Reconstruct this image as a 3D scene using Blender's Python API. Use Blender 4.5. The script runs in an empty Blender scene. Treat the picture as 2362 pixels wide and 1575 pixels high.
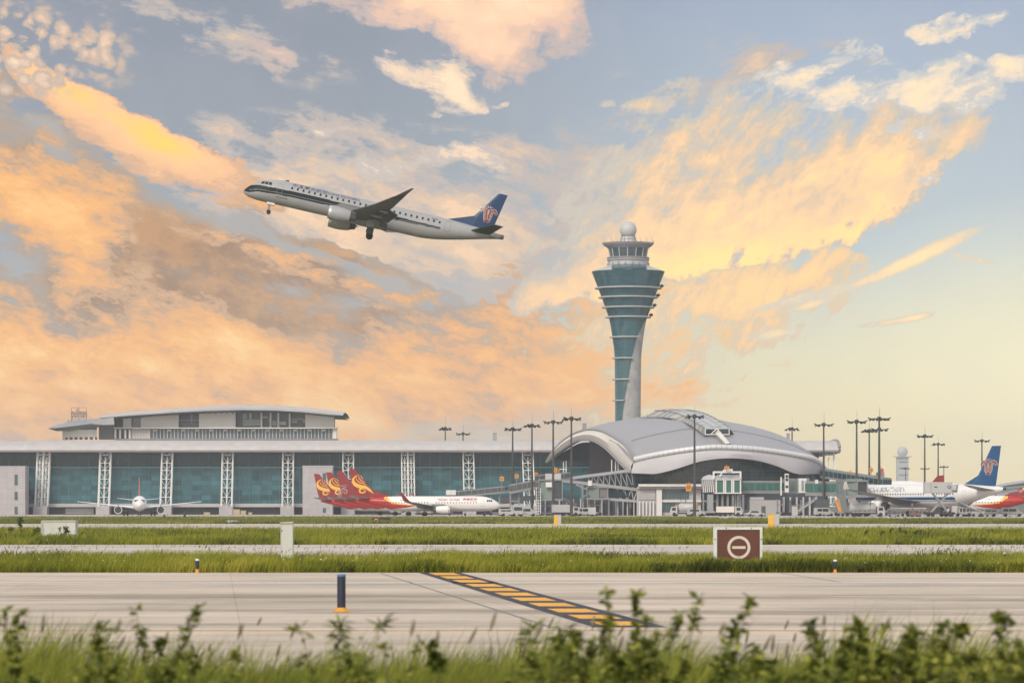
import bpy, bmesh, math, random
import numpy as np
from mathutils import Vector, Matrix, noise as mnoise
from mathutils.geometry import tessellate_polygon

random.seed(7)
RNG = np.random.default_rng(7)
SC = bpy.context.scene
COL = SC.collection
PI = math.pi
F = 8000.0          # focal length measured in pixels of the 2362 px wide photograph
CX, HY, EYE = 1181.0, 1174.0, 1.8   # picture centre column, horizon row, eye height

# ------------------------------------------------------------------ helpers
def Q(px, py, D):
    """real-world point seen at that pixel at distance D"""
    return Vector(((px - CX) * D / F, D, EYE + (HY - py) * D / F))

def lin(r, g, b):
    def f(c):
        c /= 255.0
        return c / 12.92 if c <= 0.04045 else ((c + 0.055) / 1.055) ** 2.4
    return (f(r), f(g), f(b))

class MB:
    def __init__(s):
        s.v, s.f, s.m, s.s = [], [], [], []
    def add(s, vs, fs, mi=0, sm=False):
        o = len(s.v)
        s.v.extend([tuple(p) for p in vs])
        for f in fs:
            s.f.append([i + o for i in f]); s.m.append(mi); s.s.append(sm)
        return s
    def bx(s, x0, x1, y0, y1, z0, z1, mi=0):
        vs = [(x, y, z) for z in (z0, z1) for y in (y0, y1) for x in (x0, x1)]
        return s.add(vs, [(0, 2, 3, 1), (4, 5, 7, 6), (0, 1, 5, 4), (1, 3, 7, 5), (3, 2, 6, 7), (2, 0, 4, 6)], mi)
    def beam(s, p0, p1, w, h, mi=0, up=(0, 0, 1)):
        p0, p1 = Vector(p0), Vector(p1)
        d = (p1 - p0).normalized()
        side = d.cross(Vector(up))
        if side.length < 1e-5: side = d.cross(Vector((0, 1, 0)))
        side.normalize(); u = side.cross(d).normalized()
        vs = []
        for p in (p0, p1):
            for a, b in ((-1, -1), (1, -1), (1, 1), (-1, 1)):
                vs.append(p + side * (a * w / 2) + u * (b * h / 2))
        return s.add(vs, [(0, 1, 2, 3), (7, 6, 5, 4), (0, 4, 5, 1), (1, 5, 6, 2), (2, 6, 7, 3), (3, 7, 4, 0)], mi)
    def tube(s, p0, p1, r0, r1=None, n=8, mi=0, cap=True):
        return s.path([p0, p1], [r0, r0 if r1 is None else r1], n, mi, cap)
    def path(s, pts, r, n=6, mi=0, cap=True):
        pts = [Vector(p) for p in pts]
        if not hasattr(r, '__len__'): r = [r] * len(pts)
        vs = []
        for i, p in enumerate(pts):
            a = pts[max(i - 1, 0)]; b = pts[min(i + 1, len(pts) - 1)]
            d = (b - a).normalized()
            side = d.cross(Vector((0, 0, 1)))
            if side.length < 1e-3: side = d.cross(Vector((0, 1, 0)))
            side.normalize(); u = side.cross(d)
            for k in range(n):
                t = 2 * PI * k / n
                vs.append(p + (side * math.cos(t) + u * math.sin(t)) * r[i])
        fs = [(i * n + k, i * n + (k + 1) % n, (i + 1) * n + (k + 1) % n, (i + 1) * n + k) for i in range(len(pts) - 1) for k in range(n)]
        s.add(vs, fs, mi, True)
        if cap:
            o = len(s.v) - len(vs)
            s.f.append([o + k for k in range(n)][::-1]); s.m.append(mi); s.s.append(False)
            s.f.append([o + (len(pts) - 1) * n + k for k in range(n)]); s.m.append(mi); s.s.append(False)
        return s
    def lathe(s, prof, c=(0, 0, 0), n=32, a0=0, a1=2 * PI, mi=0, sm=True, axis='z'):
        full = abs(a1 - a0 - 2 * PI) < 1e-6
        m = n if full else n + 1
        vs = []
        for r, z in prof:
            for k in range(m):
                t = a0 + (a1 - a0) * k / n
                if axis == 'z': vs.append((c[0] + r * math.cos(t), c[1] + r * math.sin(t), c[2] + z))
                elif axis == 'x': vs.append((c[0] + z, c[1] + r * math.cos(t), c[2] + r * math.sin(t)))
                else: vs.append((c[0] + r * math.cos(t), c[1] + z, c[2] + r * math.sin(t)))
        fs = []
        for i in range(len(prof) - 1):
            for k in range(n):
                k2 = (k + 1) % m
                fs.append((i * m + k, i * m + k2, (i + 1) * m + k2, (i + 1) * m + k))
        return s.add(vs, fs, mi, sm)
    def grid(s, rows, mi=0, sm=True, close=False):
        nr, nc = len(rows), len(rows[0])
        vs = [p for r in rows for p in r]
        fs = []
        for i in range(nr - 1):
            for k in range(nc if close else nc - 1):
                k2 = (k + 1) % nc
                fs.append((i * nc + k, i * nc + k2, (i + 1) * nc + k2, (i + 1) * nc + k))
        return s.add(vs, fs, mi, sm)
    def poly(s, pts, mi=0):
        pts = [Vector(p) for p in pts]
        tr = tessellate_polygon([pts])
        return s.add(pts, [tuple(t) for t in tr], mi)
    def prism(s, pts, vec, mi=0):
        pts = [Vector(p) for p in pts]; vec = Vector(vec); n = len(pts)
        tr = tessellate_polygon([pts])
        s.add(pts + [p + vec for p in pts],
              [tuple(t) for t in tr] + [tuple(i + n for i in t)[::-1] for t in tr] +
              [(i, (i + 1) % n, n + (i + 1) % n, n + i) for i in range(n)], mi)
        return s
    def build(s, name, mats, parent=None, local=False, fixn=True):
        me = bpy.data.meshes.new(name)
        off = Vector((0, 0, 0))
        if parent is not None and not local:
            q = parent
            while q is not None:
                off += Vector(q.location); q = q.parent
        me.from_pydata([(p[0] - off.x, p[1] - off.y, p[2] - off.z) for p in s.v] if off.length else s.v, [], s.f)
        if not isinstance(mats, (list, tuple)): mats = [mats]
        for m in mats: me.materials.append(m)
        me.polygons.foreach_set('material_index', s.m)
        me.polygons.foreach_set('use_smooth', s.s)
        me.validate()
        if fixn and len(s.f) < 60000:
            b = bmesh.new(); b.from_mesh(me)
            bmesh.ops.remove_doubles(b, verts=b.verts, dist=1e-4)
            bmesh.ops.recalc_face_normals(b, faces=b.faces)
            b.to_mesh(me); b.free()
        if any(s.s): me.set_sharp_from_angle(angle=math.radians(40))
        me.update()
        o = bpy.data.objects.new(name, me); COL.objects.link(o)
        if parent is not None: o.parent = parent
        return o

def tag(o, label=None, cat=None, group=None, kind=None):
    if label: o['label'] = label
    if cat: o['category'] = cat
    if group: o['group'] = group
    if kind: o['kind'] = kind
    return o

def thing(name, label, cat, loc=(0, 0, 0), rz=0, group=None):
    o = bpy.data.objects.new(name, None); COL.objects.link(o)
    o.empty_display_size = 0.2
    o.location = loc; o.rotation_euler = (0, 0, rz)
    return tag(o, label, cat, group)

def copy_tree(o, parent=None):
    c = o.copy(); COL.objects.link(c)
    c.parent = parent
    for ch in list(o.children): copy_tree(ch, c)
    return c

def resample(pts, n):
    """Catmull-Rom through pts, n points spaced evenly by arc length"""
    P = [Vector(p) for p in pts]
    ext = [P[0] * 2 - P[1]] + P + [P[-1] * 2 - P[-2]]
    out = []
    for i in range(1, len(ext) - 2):
        a, b, c, d = ext[i - 1:i + 3]
        for k in range(16):
            t = k / 16
            out.append(0.5 * ((2 * b) + (c - a) * t + (2 * a - 5 * b + 4 * c - d) * t * t + (3 * b - a - 3 * c + d) * t ** 3))
    out.append(P[-1])
    L = [0]
    for i in range(1, len(out)): L.append(L[-1] + (out[i] - out[i - 1]).length)
    res = []; j = 0
    for k in range(n):
        t = L[-1] * k / (n - 1)
        while j < len(L) - 2 and L[j + 1] < t: j += 1
        w = 0 if L[j + 1] == L[j] else (t - L[j]) / (L[j + 1] - L[j])
        res.append(out[j].lerp(out[j + 1], min(max(w, 0), 1)))
    return res

def interp(x, tab):
    if x <= tab[0][0]: return tab[0][1]
    for (a, va), (b, vb) in zip(tab, tab[1:]):
        if x <= b: return va + (vb - va) * (x - a) / (b - a)
    return tab[-1][1]

# ------------------------------------------------------------------ materials
def nodes_of(m):
    m.use_nodes = True
    nt = m.node_tree; nt.nodes.clear()
    return nt, nt.nodes, nt.links

def mat(name, col, rough=.55, metal=0.0, var=.10, scale=1.0, stretch=(1, 1, 1), bump=0.0, bscale=None, spec=.5, rvar=.1, coat=0.0):
    m = bpy.data.materials.new(name)
    nt, N, L = nodes_of(m)
    out = N.new('ShaderNodeOutputMaterial'); b = N.new('ShaderNodeBsdfPrincipled')
    L.new(b.outputs[0], out.inputs[0])
    tc = N.new('ShaderNodeTexCoord'); mp = N.new('ShaderNodeMapping')
    L.new(tc.outputs['Object'], mp.inputs[0]); mp.inputs['Scale'].default_value = stretch
    nz = N.new('ShaderNodeTexNoise'); nz.inputs['Scale'].default_value = scale; nz.inputs['Detail'].default_value = 6
    nz.inputs['Roughness'].default_value = .6
    L.new(mp.outputs[0], nz.inputs[0])
    mx = N.new('ShaderNodeMix'); mx.data_type = 'RGBA'
    mr = N.new('ShaderNodeMapRange'); mr.inputs['From Min'].default_value = .3; mr.inputs['From Max'].default_value = .7
    L.new(nz.outputs['Fac'], mr.inputs['Value']); L.new(mr.outputs[0], mx.inputs['Factor'])
    mx.inputs['A'].default_value = (*[c * (1 - var) for c in col], 1)
    mx.inputs['B'].default_value = (*[min(c * (1 + var), 1) for c in col], 1)
    L.new(mx.outputs['Result'], b.inputs['Base Color'])
    rr = N.new('ShaderNodeMapRange'); rr.inputs['To Min'].default_value = max(rough - rvar, .02); rr.inputs['To Max'].default_value = min(rough + rvar, 1)
    L.new(nz.outputs['Fac'], rr.inputs['Value']); L.new(rr.outputs[0], b.inputs['Roughness'])
    b.inputs['Metallic'].default_value = metal
    b.inputs['Specular IOR Level'].default_value = spec
    b.inputs['Coat Weight'].default_value = coat
    if bump:
        bp = N.new('ShaderNodeBump'); bp.inputs['Strength'].default_value = bump; bp.inputs['Distance'].default_value = .05
        n2 = N.new('ShaderNodeTexNoise'); n2.inputs['Scale'].default_value = bscale or scale * 4; n2.inputs['Detail'].default_value = 5
        L.new(mp.outputs[0], n2.inputs[0]); L.new(n2.outputs['Fac'], bp.inputs['Height']); L.new(bp.outputs[0], b.inputs['Normal'])
    return m

def panel_mat(name, col, pw, ph, var=.15, rough=.2, joint=None, jw=.02, spec=.5, metal=0., axis='xz', off=.0, grime=.08):
    """flat panels of slightly different tone with joints, on Object coordinates"""
    m = bpy.data.materials.new(name)
    nt, N, L = nodes_of(m)
    out = N.new('ShaderNodeOutputMaterial'); b = N.new('ShaderNodeBsdfPrincipled'); L.new(b.outputs[0], out.inputs[0])
    tc = N.new('ShaderNodeTexCoord'); sp = N.new('ShaderNodeSeparateXYZ'); cb = N.new('ShaderNodeCombineXYZ')
    L.new(tc.outputs['Object'], sp.inputs[0])
    L.new(sp.outputs[axis[0].upper()], cb.inputs['X']); L.new(sp.outputs[axis[1].upper()], cb.inputs['Y'])
    br = N.new('ShaderNodeTexBrick')
    br.offset = off; br.squash = 1; br.inputs['Scale'].default_value = 1
    br.inputs['Brick Width'].default_value = pw; br.inputs['Row Height'].default_value = ph
    br.inputs['Mortar Size'].default_value = jw; br.inputs['Mortar Smooth'].default_value = 0
    br.inputs['Color1'].default_value = (*[c * (1 - var) for c in col], 1)
    br.inputs['Color2'].default_value = (*[min(1, c * (1 + var)) for c in col], 1)
    br.inputs['Mortar'].default_value = (*(joint or [c * .6 for c in col]), 1)
    L.new(cb.outputs[0], br.inputs['Vector'])
    nz = N.new('ShaderNodeTexNoise'); nz.inputs['Scale'].default_value = .35; nz.inputs['Detail'].default_value = 6
    L.new(tc.outputs['Object'], nz.inputs['Vector'])
    mr = N.new('ShaderNodeMapRange'); mr.inputs['From Min'].default_value = .3; mr.inputs['From Max'].default_value = .7
    mr.inputs['To Min'].default_value = 1 - grime; mr.inputs['To Max'].default_value = 1 + grime
    L.new(nz.outputs['Fac'], mr.inputs['Value'])
    mx = N.new('ShaderNodeVectorMath'); mx.operation = 'SCALE'
    L.new(br.outputs['Color'], mx.inputs[0]); L.new(mr.outputs[0], mx.inputs['Scale'])
    L.new(mx.outputs[0], b.inputs['Base Color'])
    b.inputs['Roughness'].default_value = rough; b.inputs['Metallic'].default_value = metal
    b.inputs['Specular IOR Level'].default_value = spec
    return m

# ------------------------------------------------------------------ camera
cd = bpy.data.cameras.new('camera'); cam = bpy.data.objects.new('camera', cd); COL.objects.link(cam)
cam.location = (0, 0, EYE); cam.rotation_euler = (PI / 2, 0, 0)
cd.sensor_width = 36; cd.lens = F * 36 / 2362; cd.shift_y = (HY - 787.5) / 2362
cd.clip_start = .5; cd.clip_end = 30000
cd.dof.use_dof = True; cd.dof.focus_distance = 330; cd.dof.aperture_fstop = 4.6
SC.camera = cam
SC.view_settings.view_transform = 'Standard'; SC.view_settings.look = 'None'
SC.view_settings.exposure = 0.45; SC.view_settings.gamma = 1
cy = SC.cycles
cy.max_bounces = 6; cy.diffuse_bounces = 3; cy.glossy_bounces = 3; cy.transmission_bounces = 3; cy.volume_bounces = 1
cy.use_denoising = True
cy.use_adaptive_sampling = True; cy.adaptive_threshold = .015; cy.adaptive_min_samples = 10
cy.transparent_max_bounces = 8

# ------------------------------------------------------------------ world: dusk sky with lit clouds
W = bpy.data.worlds.new('World'); SC.world = W; W.use_nodes = True
nt = W.node_tree; nt.nodes.clear(); N, L = nt.nodes, nt.links
def nn(t, **k):
    n = N.new(t)
    for a, v in k.items(): setattr(n, a, v)
    return n
def setin(sock, v):
    if hasattr(v, 'is_linked'): L.new(v, sock)
    else: sock.default_value = v
def M(op, a, b=0.0, c=None, clamp=False):
    n = nn('ShaderNodeMath', operation=op, use_clamp=clamp)
    setin(n.inputs[0], a); setin(n.inputs[1], b)
    if c is not None: setin(n.inputs[2], c)
    return n.outputs[0]
def V3(op, a, b=None, s=None):
    n = nn('ShaderNodeVectorMath', operation=op)
    setin(n.inputs[0], a)
    if b is not None: setin(n.inputs[1], b)
    if s is not None: setin(n.inputs['Scale'], s)
    return n.outputs[0]
def smooth(x, lo, hi, a=0., b=1.):
    n = nn('ShaderNodeMapRange', interpolation_type='SMOOTHSTEP')
    setin(n.inputs['Value'], x); setin(n.inputs['From Min'], lo); setin(n.inputs['From Max'], hi)
    setin(n.inputs['To Min'], a); setin(n.inputs['To Max'], b)
    return n.outputs[0]
def mixc(f, a, b):
    n = nn('ShaderNodeMix', data_type='RGBA')
    setin(n.inputs['Factor'], f)
    for s, v in (('A', a), ('B', b)):
        if hasattr(v, 'is_linked'): L.new(v, n.inputs[s])
        else: n.inputs[s].default_value = (*v, 1)
    return n.outputs['Result']
def mapv(v, loc=(0, 0, 0), rot=0, sc=(1, 1, 1), kind='TEXTURE'):
    n = nn('ShaderNodeMapping', vector_type=kind)
    L.new(v, n.inputs[0]); n.inputs['Location'].default_value = loc
    n.inputs['Rotation'].default_value = (0, 0, rot); n.inputs['Scale'].default_value = sc
    return n.outputs[0]
def noise(v, scale, detail=7, rough=.55, out='Fac', dist=0., lac=2.):
    n = nn('ShaderNodeTexNoise'); L.new(v, n.inputs['Vector'])
    n.inputs['Scale'].default_value = scale; n.inputs['Detail'].default_value = detail
    n.inputs['Roughness'].default_value = rough; n.inputs['Distortion'].default_value = dist; n.inputs['Lacunarity'].default_value = lac
    return n.outputs[out]

tc = nn('ShaderNodeTexCoord')
sp = nn('ShaderNodeSeparateXYZ'); L.new(tc.outputs['Generated'], sp.inputs[0])
yy = M('MAXIMUM', sp.outputs['Y'], 0.05)
U = M('MULTIPLY', M('DIVIDE', sp.outputs['X'], yy), 8.0)      # thousands of photo pixels, a plain direction measure
Vv = M('MULTIPLY', M('DIVIDE', sp.outputs['Z'], yy), 8.0)
cb = nn('ShaderNodeCombineXYZ'); L.new(U, cb.inputs[0]); L.new(Vv, cb.inputs[1])
UV = cb.outputs[0]
def warp(v, amt, scale, det=4, seed=0.):
    c = noise(mapv(v, (seed, seed * .7, 0), kind='POINT'), scale, det, .6, 'Color')
    d = V3('SUBTRACT', c, (.5, .5, .5))
    d = V3('MULTIPLY', d, (amt, amt, 0))
    return V3('ADD', v, d)
UW = warp(warp(UV, .16, 3.2, 3), .05, 13, 4, 3.1)      # ragged edges
UWs = warp(UV, .22, 2.0, 3, 7.7)

def blobs(lst, v):
    acc = None
    for (px, py, rx, ry, ang, w) in lst:
        mv = mapv(v, ((px - CX) / 1000, (HY - py) / 1000, 0), math.radians(ang), (rx / 1000, ry / 1000, 1))
        g = nn('ShaderNodeTexGradient', gradient_type='SPHERICAL'); L.new(mv, g.inputs[0])
        acc = M('MULTIPLY', g.outputs['Fac'], w) if acc is None else M('MULTIPLY_ADD', g.outputs['Fac'], w, acc)
    return acc


# ---- clear-sky base: blue-grey above, pale yellow low on the sun side, orange low on the other
def ramp(x, stops):
    n = nn('ShaderNodeValToRGB'); L.new(x, n.inputs[0])
    e = n.color_ramp.elements
    while len(e) < len(stops): e.new(.5)
    for k, (p, c) in enumerate(stops):
        e[k].position = p; e[k].color = (*lin(*c), 1)
    return n.outputs[0]
Vn = M('DIVIDE', Vv, 1.2, clamp=True)
baseR = ramp(Vn, [(0, (250, 224, 168)), (.14, (248, 230, 180)), (.3, (230, 224, 194)), (.5, (194, 204, 206)), (1, (166, 179, 198))])
baseL = ramp(Vn, [(0, (240, 186, 130)), (.2, (210, 188, 162)), (.4, (178, 178, 178)), (.65, (158, 165, 173)), (1, (146, 154, 167))])
base = mixc(smooth(U, -.45, .75), baseL, baseR)
base = mixc(M('MULTIPLY', blobs([(2420, 850, 560, 420, 0, 1.0)], UV), .75), base, lin(253, 244, 206))
# soft mottling of the clear part
fine = noise(UV, 5, 6, .6)
base = mixc(smooth(fine, .35, .7, 0, .10), base, lin(205, 200, 195))

# noises
def wide(x, k=2.7): return M('MULTIPLY_ADD', x, k, .5 - .5 * k)
def mixv(f, a, b): return M('MULTIPLY_ADD', f, M('SUBTRACT', b, a), a)
side = smooth(U, -.05, .38)
nB = wide(noise(mapv(UW, (0, 0, 0), math.radians(-16), (2.4, 1, 1)), 4.6, 7, .66))
nC = wide(noise(mapv(UWs, (0, 0, 0), math.radians(20), (2.4, 1, 1)), 6.0, 7, .66))
flow = mixv(side, nB, nC)
nA = wide(noise(UW, 5.0, 7, .66))
WF = warp(UV, .04, 7, 3, 5.5)
nF = mixv(side, wide(noise(mapv(WF, (0, 0, 0), math.radians(-14), (2.5, 1, 1)), 15, 6, .72)), wide(noise(mapv(WF, (0, 0, 0), math.radians(20), (2.2, 1, 1)), 16, 6, .72)))
nG = wide(noise(mapv(warp(UV, .03, 11, 2, 2.5), (0, 0, 0), math.radians(58), (2.6, 1, 1)), 20, 4, .70))   # fibres of the fan
dF = M('SUBTRACT', nF, .5); dG = M('SUBTRACT', nG, .5); dA = M('SUBTRACT', nA, .5); dW = M('SUBTRACT', flow, .5)

def curve(pts):
    """height of a polyline given in photo pixels, as a function of U"""
    x0, x1 = pts[0][0], pts[-1][0]
    n = nn('ShaderNodeValToRGB'); n.color_ramp.interpolation = 'B_SPLINE' if len(pts) > 4 else 'LINEAR'
    L.new(M('MULTIPLY_ADD', U, 1000 / (x1 - x0), (CX - x0) / (x1 - x0)), n.inputs[0])
    e = n.color_ramp.elements
    while len(e) < len(pts): e.new(.5)
    for k, (x, y) in enumerate(pts):
        v = (HY - y) / 1200; e[k].position = (x - x0) / (x1 - x0); e[k].color = (v, v, v, 1)
    return M('MULTIPLY', n.outputs[0], 1.2)
def field(lst, noises, v=None, gate=.14, k=1.0):
    S = blobs(lst, v or UW); x = M('MULTIPLY', S, k)
    for nz, amp in noises: x = M('MULTIPLY_ADD', nz, amp, x)
    return M('MULTIPLY', x, smooth(S, 0, gate))
def tones(x, under, stops):
    """lay cloud tones over the sky: stops (level, colour); below the first level the sky shows"""
    c = under
    lo = stops[0][0]
    for k, (lv, colr) in enumerate(stops):
        p = max(.02, lo - .24) if k == 0 else stops[k - 1][0]
        c = mixc(smooth(x, p, lv), c, colr if hasattr(colr, 'is_linked') else lin(*colr))
    return c
c = base
# thin veils
x = field([(820, 400, 640, 190, -6, .42), (1000, 385, 260, 70, 6, .28), (640, 520, 500, 150, -15, .35), (960, 560, 580, 170, -10, .42), (1150, 660, 440, 170, -5, .42), (1280, 520, 400, 160, 10, .32), (420, 400, 320, 90, -25, .22), (1500, 330, 420, 170, 10, .25), (1900, 180, 420, 130, -5, .22), (380, 50, 380, 70, -12, .16), (680, 110, 240, 80, -25, .16)], [(dW, .75), (dF, .55)], k=.66)
c = tones(x, c, [(.24, (196, 186, 180)), (.46, (224, 200, 176)), (.7, (244, 212, 180))])
# unlit brown cloud on the left
x = field([(150, 420, 480, 130, -22, .7), (330, 640, 720, 190, -10, .95), (60, 790, 460, 230, 0, .5), (820, 660, 520, 90, -15, .75), (560, 740, 460, 120, -8, .6), (360, 490, 420, 100, -22, .65), (620, 560, 420, 60, -16, .5), (900, 790, 480, 120, 0, .5), (80, 280, 220, 90, -40, .35)], [(dW, .85), (dF, .60)], k=.66)
bt = smooth(M('MULTIPLY_ADD', dF, 1.0, M('MULTIPLY_ADD', dA, .8, .5)), .1, .9)
c = tones(x, c, [(.22, (180, 166, 154)), (.5, mixc(bt, lin(168, 142, 120), lin(208, 170, 132))), (.95, mixc(bt, lin(160, 134, 112), lin(198, 158, 120)))])
# blue-grey holes
x = field([(860, 655, 200, 50, -14, .7), (790, 715, 160, 60, 0, .6), (1010, 700, 180, 45, -4, .5), (520, 500, 280, 26, -20, .55), (660, 570, 280, 24, -18, .6), (1000, 590, 240, 24, -14, .5), (120, 330, 240, 50, -36, .6), (640, 800, 120, 40, -20, .3)], [(dW, .55), (dF, .3)])
c = mixc(smooth(x, .15, .55, 0, .8), c, lin(176, 180, 182))
# lit orange field
x = field([(120, 900, 900, 260, 0, .98), (600, 930, 820, 190, -3, .70), (1120, 880, 560, 180, 4, .85), (950, 770, 240, 90, -20, .5), (330, 740, 460, 80, -12, .32), (560, 800, 170, 60, -35, .62), (1230, 700, 400, 110, 6, .62), (1480, 810, 430, 110, 18, .62), (1600, 866, 260, 36, 8, .5), (1680, 765, 300, 50, 18, .6), (95, 480, 260, 130, -20, 1.0), (20, 650, 220, 110, 0, .45), (690, 630, 200, 55, -14, .55), (330, 445, 400, 44, -25, .42), (480, 420, 200, 60, -20, .4), (1330, 930, 420, 60, 2, .4), (1350, 640, 260, 50, 2, .45), (200, 610, 260, 50, -10, .25)], [(dW, 1.25), (dF, .85)], k=.55)
c = tones(x, c, [(.16, mixc(side, lin(206, 174, 144), lin(234, 208, 168))), (.40, mixc(side, lin(233, 184, 136), lin(246, 204, 152))), (.62, (246, 192, 132)), (.88, (252, 203, 142)), (1.15, (255, 216, 158))])
# streak with a crisp upper edge
e1 = M('SUBTRACT', curve([(0, 70), (75, 128), (200, 190), (330, 262), (440, 322), (530, 345), (640, 380)]), Vv)
e1 = M('MULTIPLY_ADD', dA, .030, M('MULTIPLY_ADD', dF, .034, e1))
x = field([(105, 165, 170, 70, -42, .8), (170, 205, 220, 90, -40, .5), (290, 280, 350, 105, -33, .85), (395, 335, 230, 95, -28, .55), (385, 335, 120, 60, -30, .55), (490, 365, 130, 80, -20, .5)], [(dA, .42), (dF, .42)], UV, k=.66)
x = M('MULTIPLY', x, smooth(e1, -.004, .022))
c = tones(x, c, [(.20, (222, 184, 154)), (.40, (246, 200, 158)), (.66, (252, 209, 160)), (.95, (254, 213, 140)), (1.2, (255, 220, 116))])
# cloud along the top and its ragged scraps
x = field([(1000, -10, 380, 85, -4, .75), (1140, 40, 260, 110, -20, .85), (1110, 100, 130, 70, -38, .6), (1225, 25, 110, 80, 0, .55), (640, 115, 90, 50, -25, .34), (1170, 130, 110, 50, -30, .3)], [(dA, .55), (dF, .40)], k=.72)
c = tones(x, c, [(.2, (202, 186, 180)), (.38, (232, 200, 180)), (.62, (250, 214, 184)), (.95, (254, 226, 194))])
x = field([(950, 158, 150, 34, -20, .75), (1030, 165, 95, 65, -50, .85), (1005, 235, 80, 28, -15, .65), (1065, 205, 60, 40, -45, .5), (1095, 368, 110, 38, -38, .7), (930, 372, 260, 40, 5, .42), (1140, 215, 40, 10, 0, .4), (720, 300, 120, 14, 4, .45)], [(dA, .60), (dF, .75)], k=.80)
c = tones(x, c, [(.34, (206, 196, 188)), (.5, (238, 214, 190)), (.8, (252, 228, 198))])
# dappled patch, top left
cell = nn('ShaderNodeTexVoronoi', feature='SMOOTH_F1'); L.new(warp(UV, .05, 14, 3), cell.inputs['Vector']); cell.inputs['Scale'].default_value = 30
cell.inputs['Smoothness'].default_value = .35; cell.inputs['Randomness'].default_value = 1
dS = blobs([(80, 95, 290, 110, -30, .95), (30, 180, 150, 70, -30, .6), (230, 90, 140, 60, -20, .4)], UW)
x = M('MULTIPLY', dS, M('MULTIPLY_ADD', dF, .9, M('MULTIPLY_ADD', cell.outputs['Distance'], -1.4, 1.0)))
c = tones(x, c, [(.22, (206, 186, 170)), (.42, (230, 204, 182)), (.7, (248, 222, 194))])
# fan: lit along its crisp lower border, fibres running back from it
ed = curve([(1180, 735), (1420, 690), (1620, 640), (1800, 600), (1960, 550), (2070, 500), (2150, 430), (2245, 330)])
d = M('SUBTRACT', Vv, ed)
d = M('MULTIPLY_ADD', dG, .045, M('MULTIPLY_ADD', dA, .075, M('MULTIPLY_ADD', dF, .06, d)))
S = blobs([(1640, 500, 520, 260, 20, .62), (1830, 500, 480, 180, 26, .62), (1720, 350, 400, 170, 12, .42), (2060, 390, 360, 150, 38, .95), (1560, 620, 480, 120, 10, .50), (1420, 600, 380, 120, 6, .30), (1820, 270, 330, 110, -8, .30), (1460, 275, 120, 26, 8, .62), (1500, 205, 150, 80, 10, .22)], UWs)
S = M('MULTIPLY', S, .56)
rib = M('MULTIPLY', smooth(d, .11, .0), smooth(S, .02, .22, 0, .46))
x = M('ADD', S, rib)
x = M('MULTIPLY_ADD', dG, .42, M('MULTIPLY_ADD', dW, .72, M('MULTIPLY_ADD', dF, .38, x)))
x = M('MULTIPLY', M('MULTIPLY', x, smooth(d, -.018, .03)), smooth(S, 0, .14))
c = tones(x, c, [(.24, (206, 198, 186)), (.40, (230, 204, 174)), (.60, (249, 214, 174)), (.84, (254, 225, 170)), (1.1, (255, 233, 164))])
# striped veil under the fan
x = field([(1640, 710, 420, 100, 14, .62), (1760, 650, 240, 70, 16, .40), (1720, 790, 340, 60, 20, .40), (1850, 640, 160, 40, 20, .3)], [(dG, .70), (dW, .45), (dF, .3)], k=.8)
c = tones(x, c, [(.22, (226, 206, 176)), (.45, (248, 212, 166)), (.75, (255, 220, 166))])
# puffs high on the right
x = field([(2170, 185, 200, 75, -8, .95), (2120, 215, 90, 60, -35, .5), (2000, 215, 200, 55, -8, .6), (1860, 150, 120, 40, 25, .5), (1800, 185, 120, 40, 30, .35), (2180, 70, 120, 36, -5, .48), (2310, 60, 110, 30, 20, .32), (2345, 160, 55, 32, -10, .9), (1950, 110, 130, 40, 10, .35), (2060, 290, 190, 50, -10, .3), (1890, 215, 150, 50, 0, .4), (2140, 430, 60, 30, 30, .5)], [(dA, .60), (dF, .80)], k=.74)
c = tones(x, c, [(.36, (208, 206, 202)), (.5, (236, 220, 200)), (.78, (253, 230, 196)), (1.05, (255, 236, 190))])
# stray streaks
x = field([(2120, 592, 200, 20, 25, .85), (1980, 650, 230, 20, 22, .5), (2060, 742, 100, 12, 8, .8), (2120, 732, 50, 14, 10, .8), (2260, 600, 80, 10, -14, .5), (1790, 770, 80, 14, 10, .7), (1830, 690, 140, 16, 18, .5), (1870, 705, 80, 10, 14, .5)], [(dF, .45), (dA, .25)], warp(UV, .015, 9, 3))
c = tones(x, c, [(.26, (222, 212, 192)), (.5, (246, 220, 182)), (.85, (255, 230, 184))])
# blue-grey bank low in the middle
x = field([(1090, 1000, 340, 50, 2, .7), (1260, 960, 260, 60, 0, .5)], [(dA, .5), (dF, .3)])
c = mixc(smooth(x, .2, .6, 0, .6), c, lin(208, 198, 182))

hs = nn('ShaderNodeHueSaturation'); L.new(c, hs.inputs['Color']); hs.inputs['Saturation'].default_value = 1.04; c = hs.outputs[0]
gm = nn('ShaderNodeGamma'); L.new(c, gm.inputs[0]); gm.inputs[1].default_value = 1.13; c = gm.outputs[0]
# ---- rest of the dome (never in the photo): Nishita sky plus an even brightness added as fill light
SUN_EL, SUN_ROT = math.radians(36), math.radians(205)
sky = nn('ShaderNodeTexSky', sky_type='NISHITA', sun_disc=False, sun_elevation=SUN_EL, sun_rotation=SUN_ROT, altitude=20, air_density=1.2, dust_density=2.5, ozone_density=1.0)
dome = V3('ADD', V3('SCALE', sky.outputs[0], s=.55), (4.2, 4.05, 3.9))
cs = V3('SCALE', c, s=8.3)
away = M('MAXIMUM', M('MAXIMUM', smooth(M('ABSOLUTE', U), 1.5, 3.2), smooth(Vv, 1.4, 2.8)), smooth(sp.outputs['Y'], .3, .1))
bg = nn('ShaderNodeBackground'); L.new(cs, bg.inputs[0]); bg.inputs['Strength'].default_value = .1
bg2 = nn('ShaderNodeBackground'); L.new(dome, bg2.inputs[0]); bg2.inputs['Strength'].default_value = .1
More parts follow.
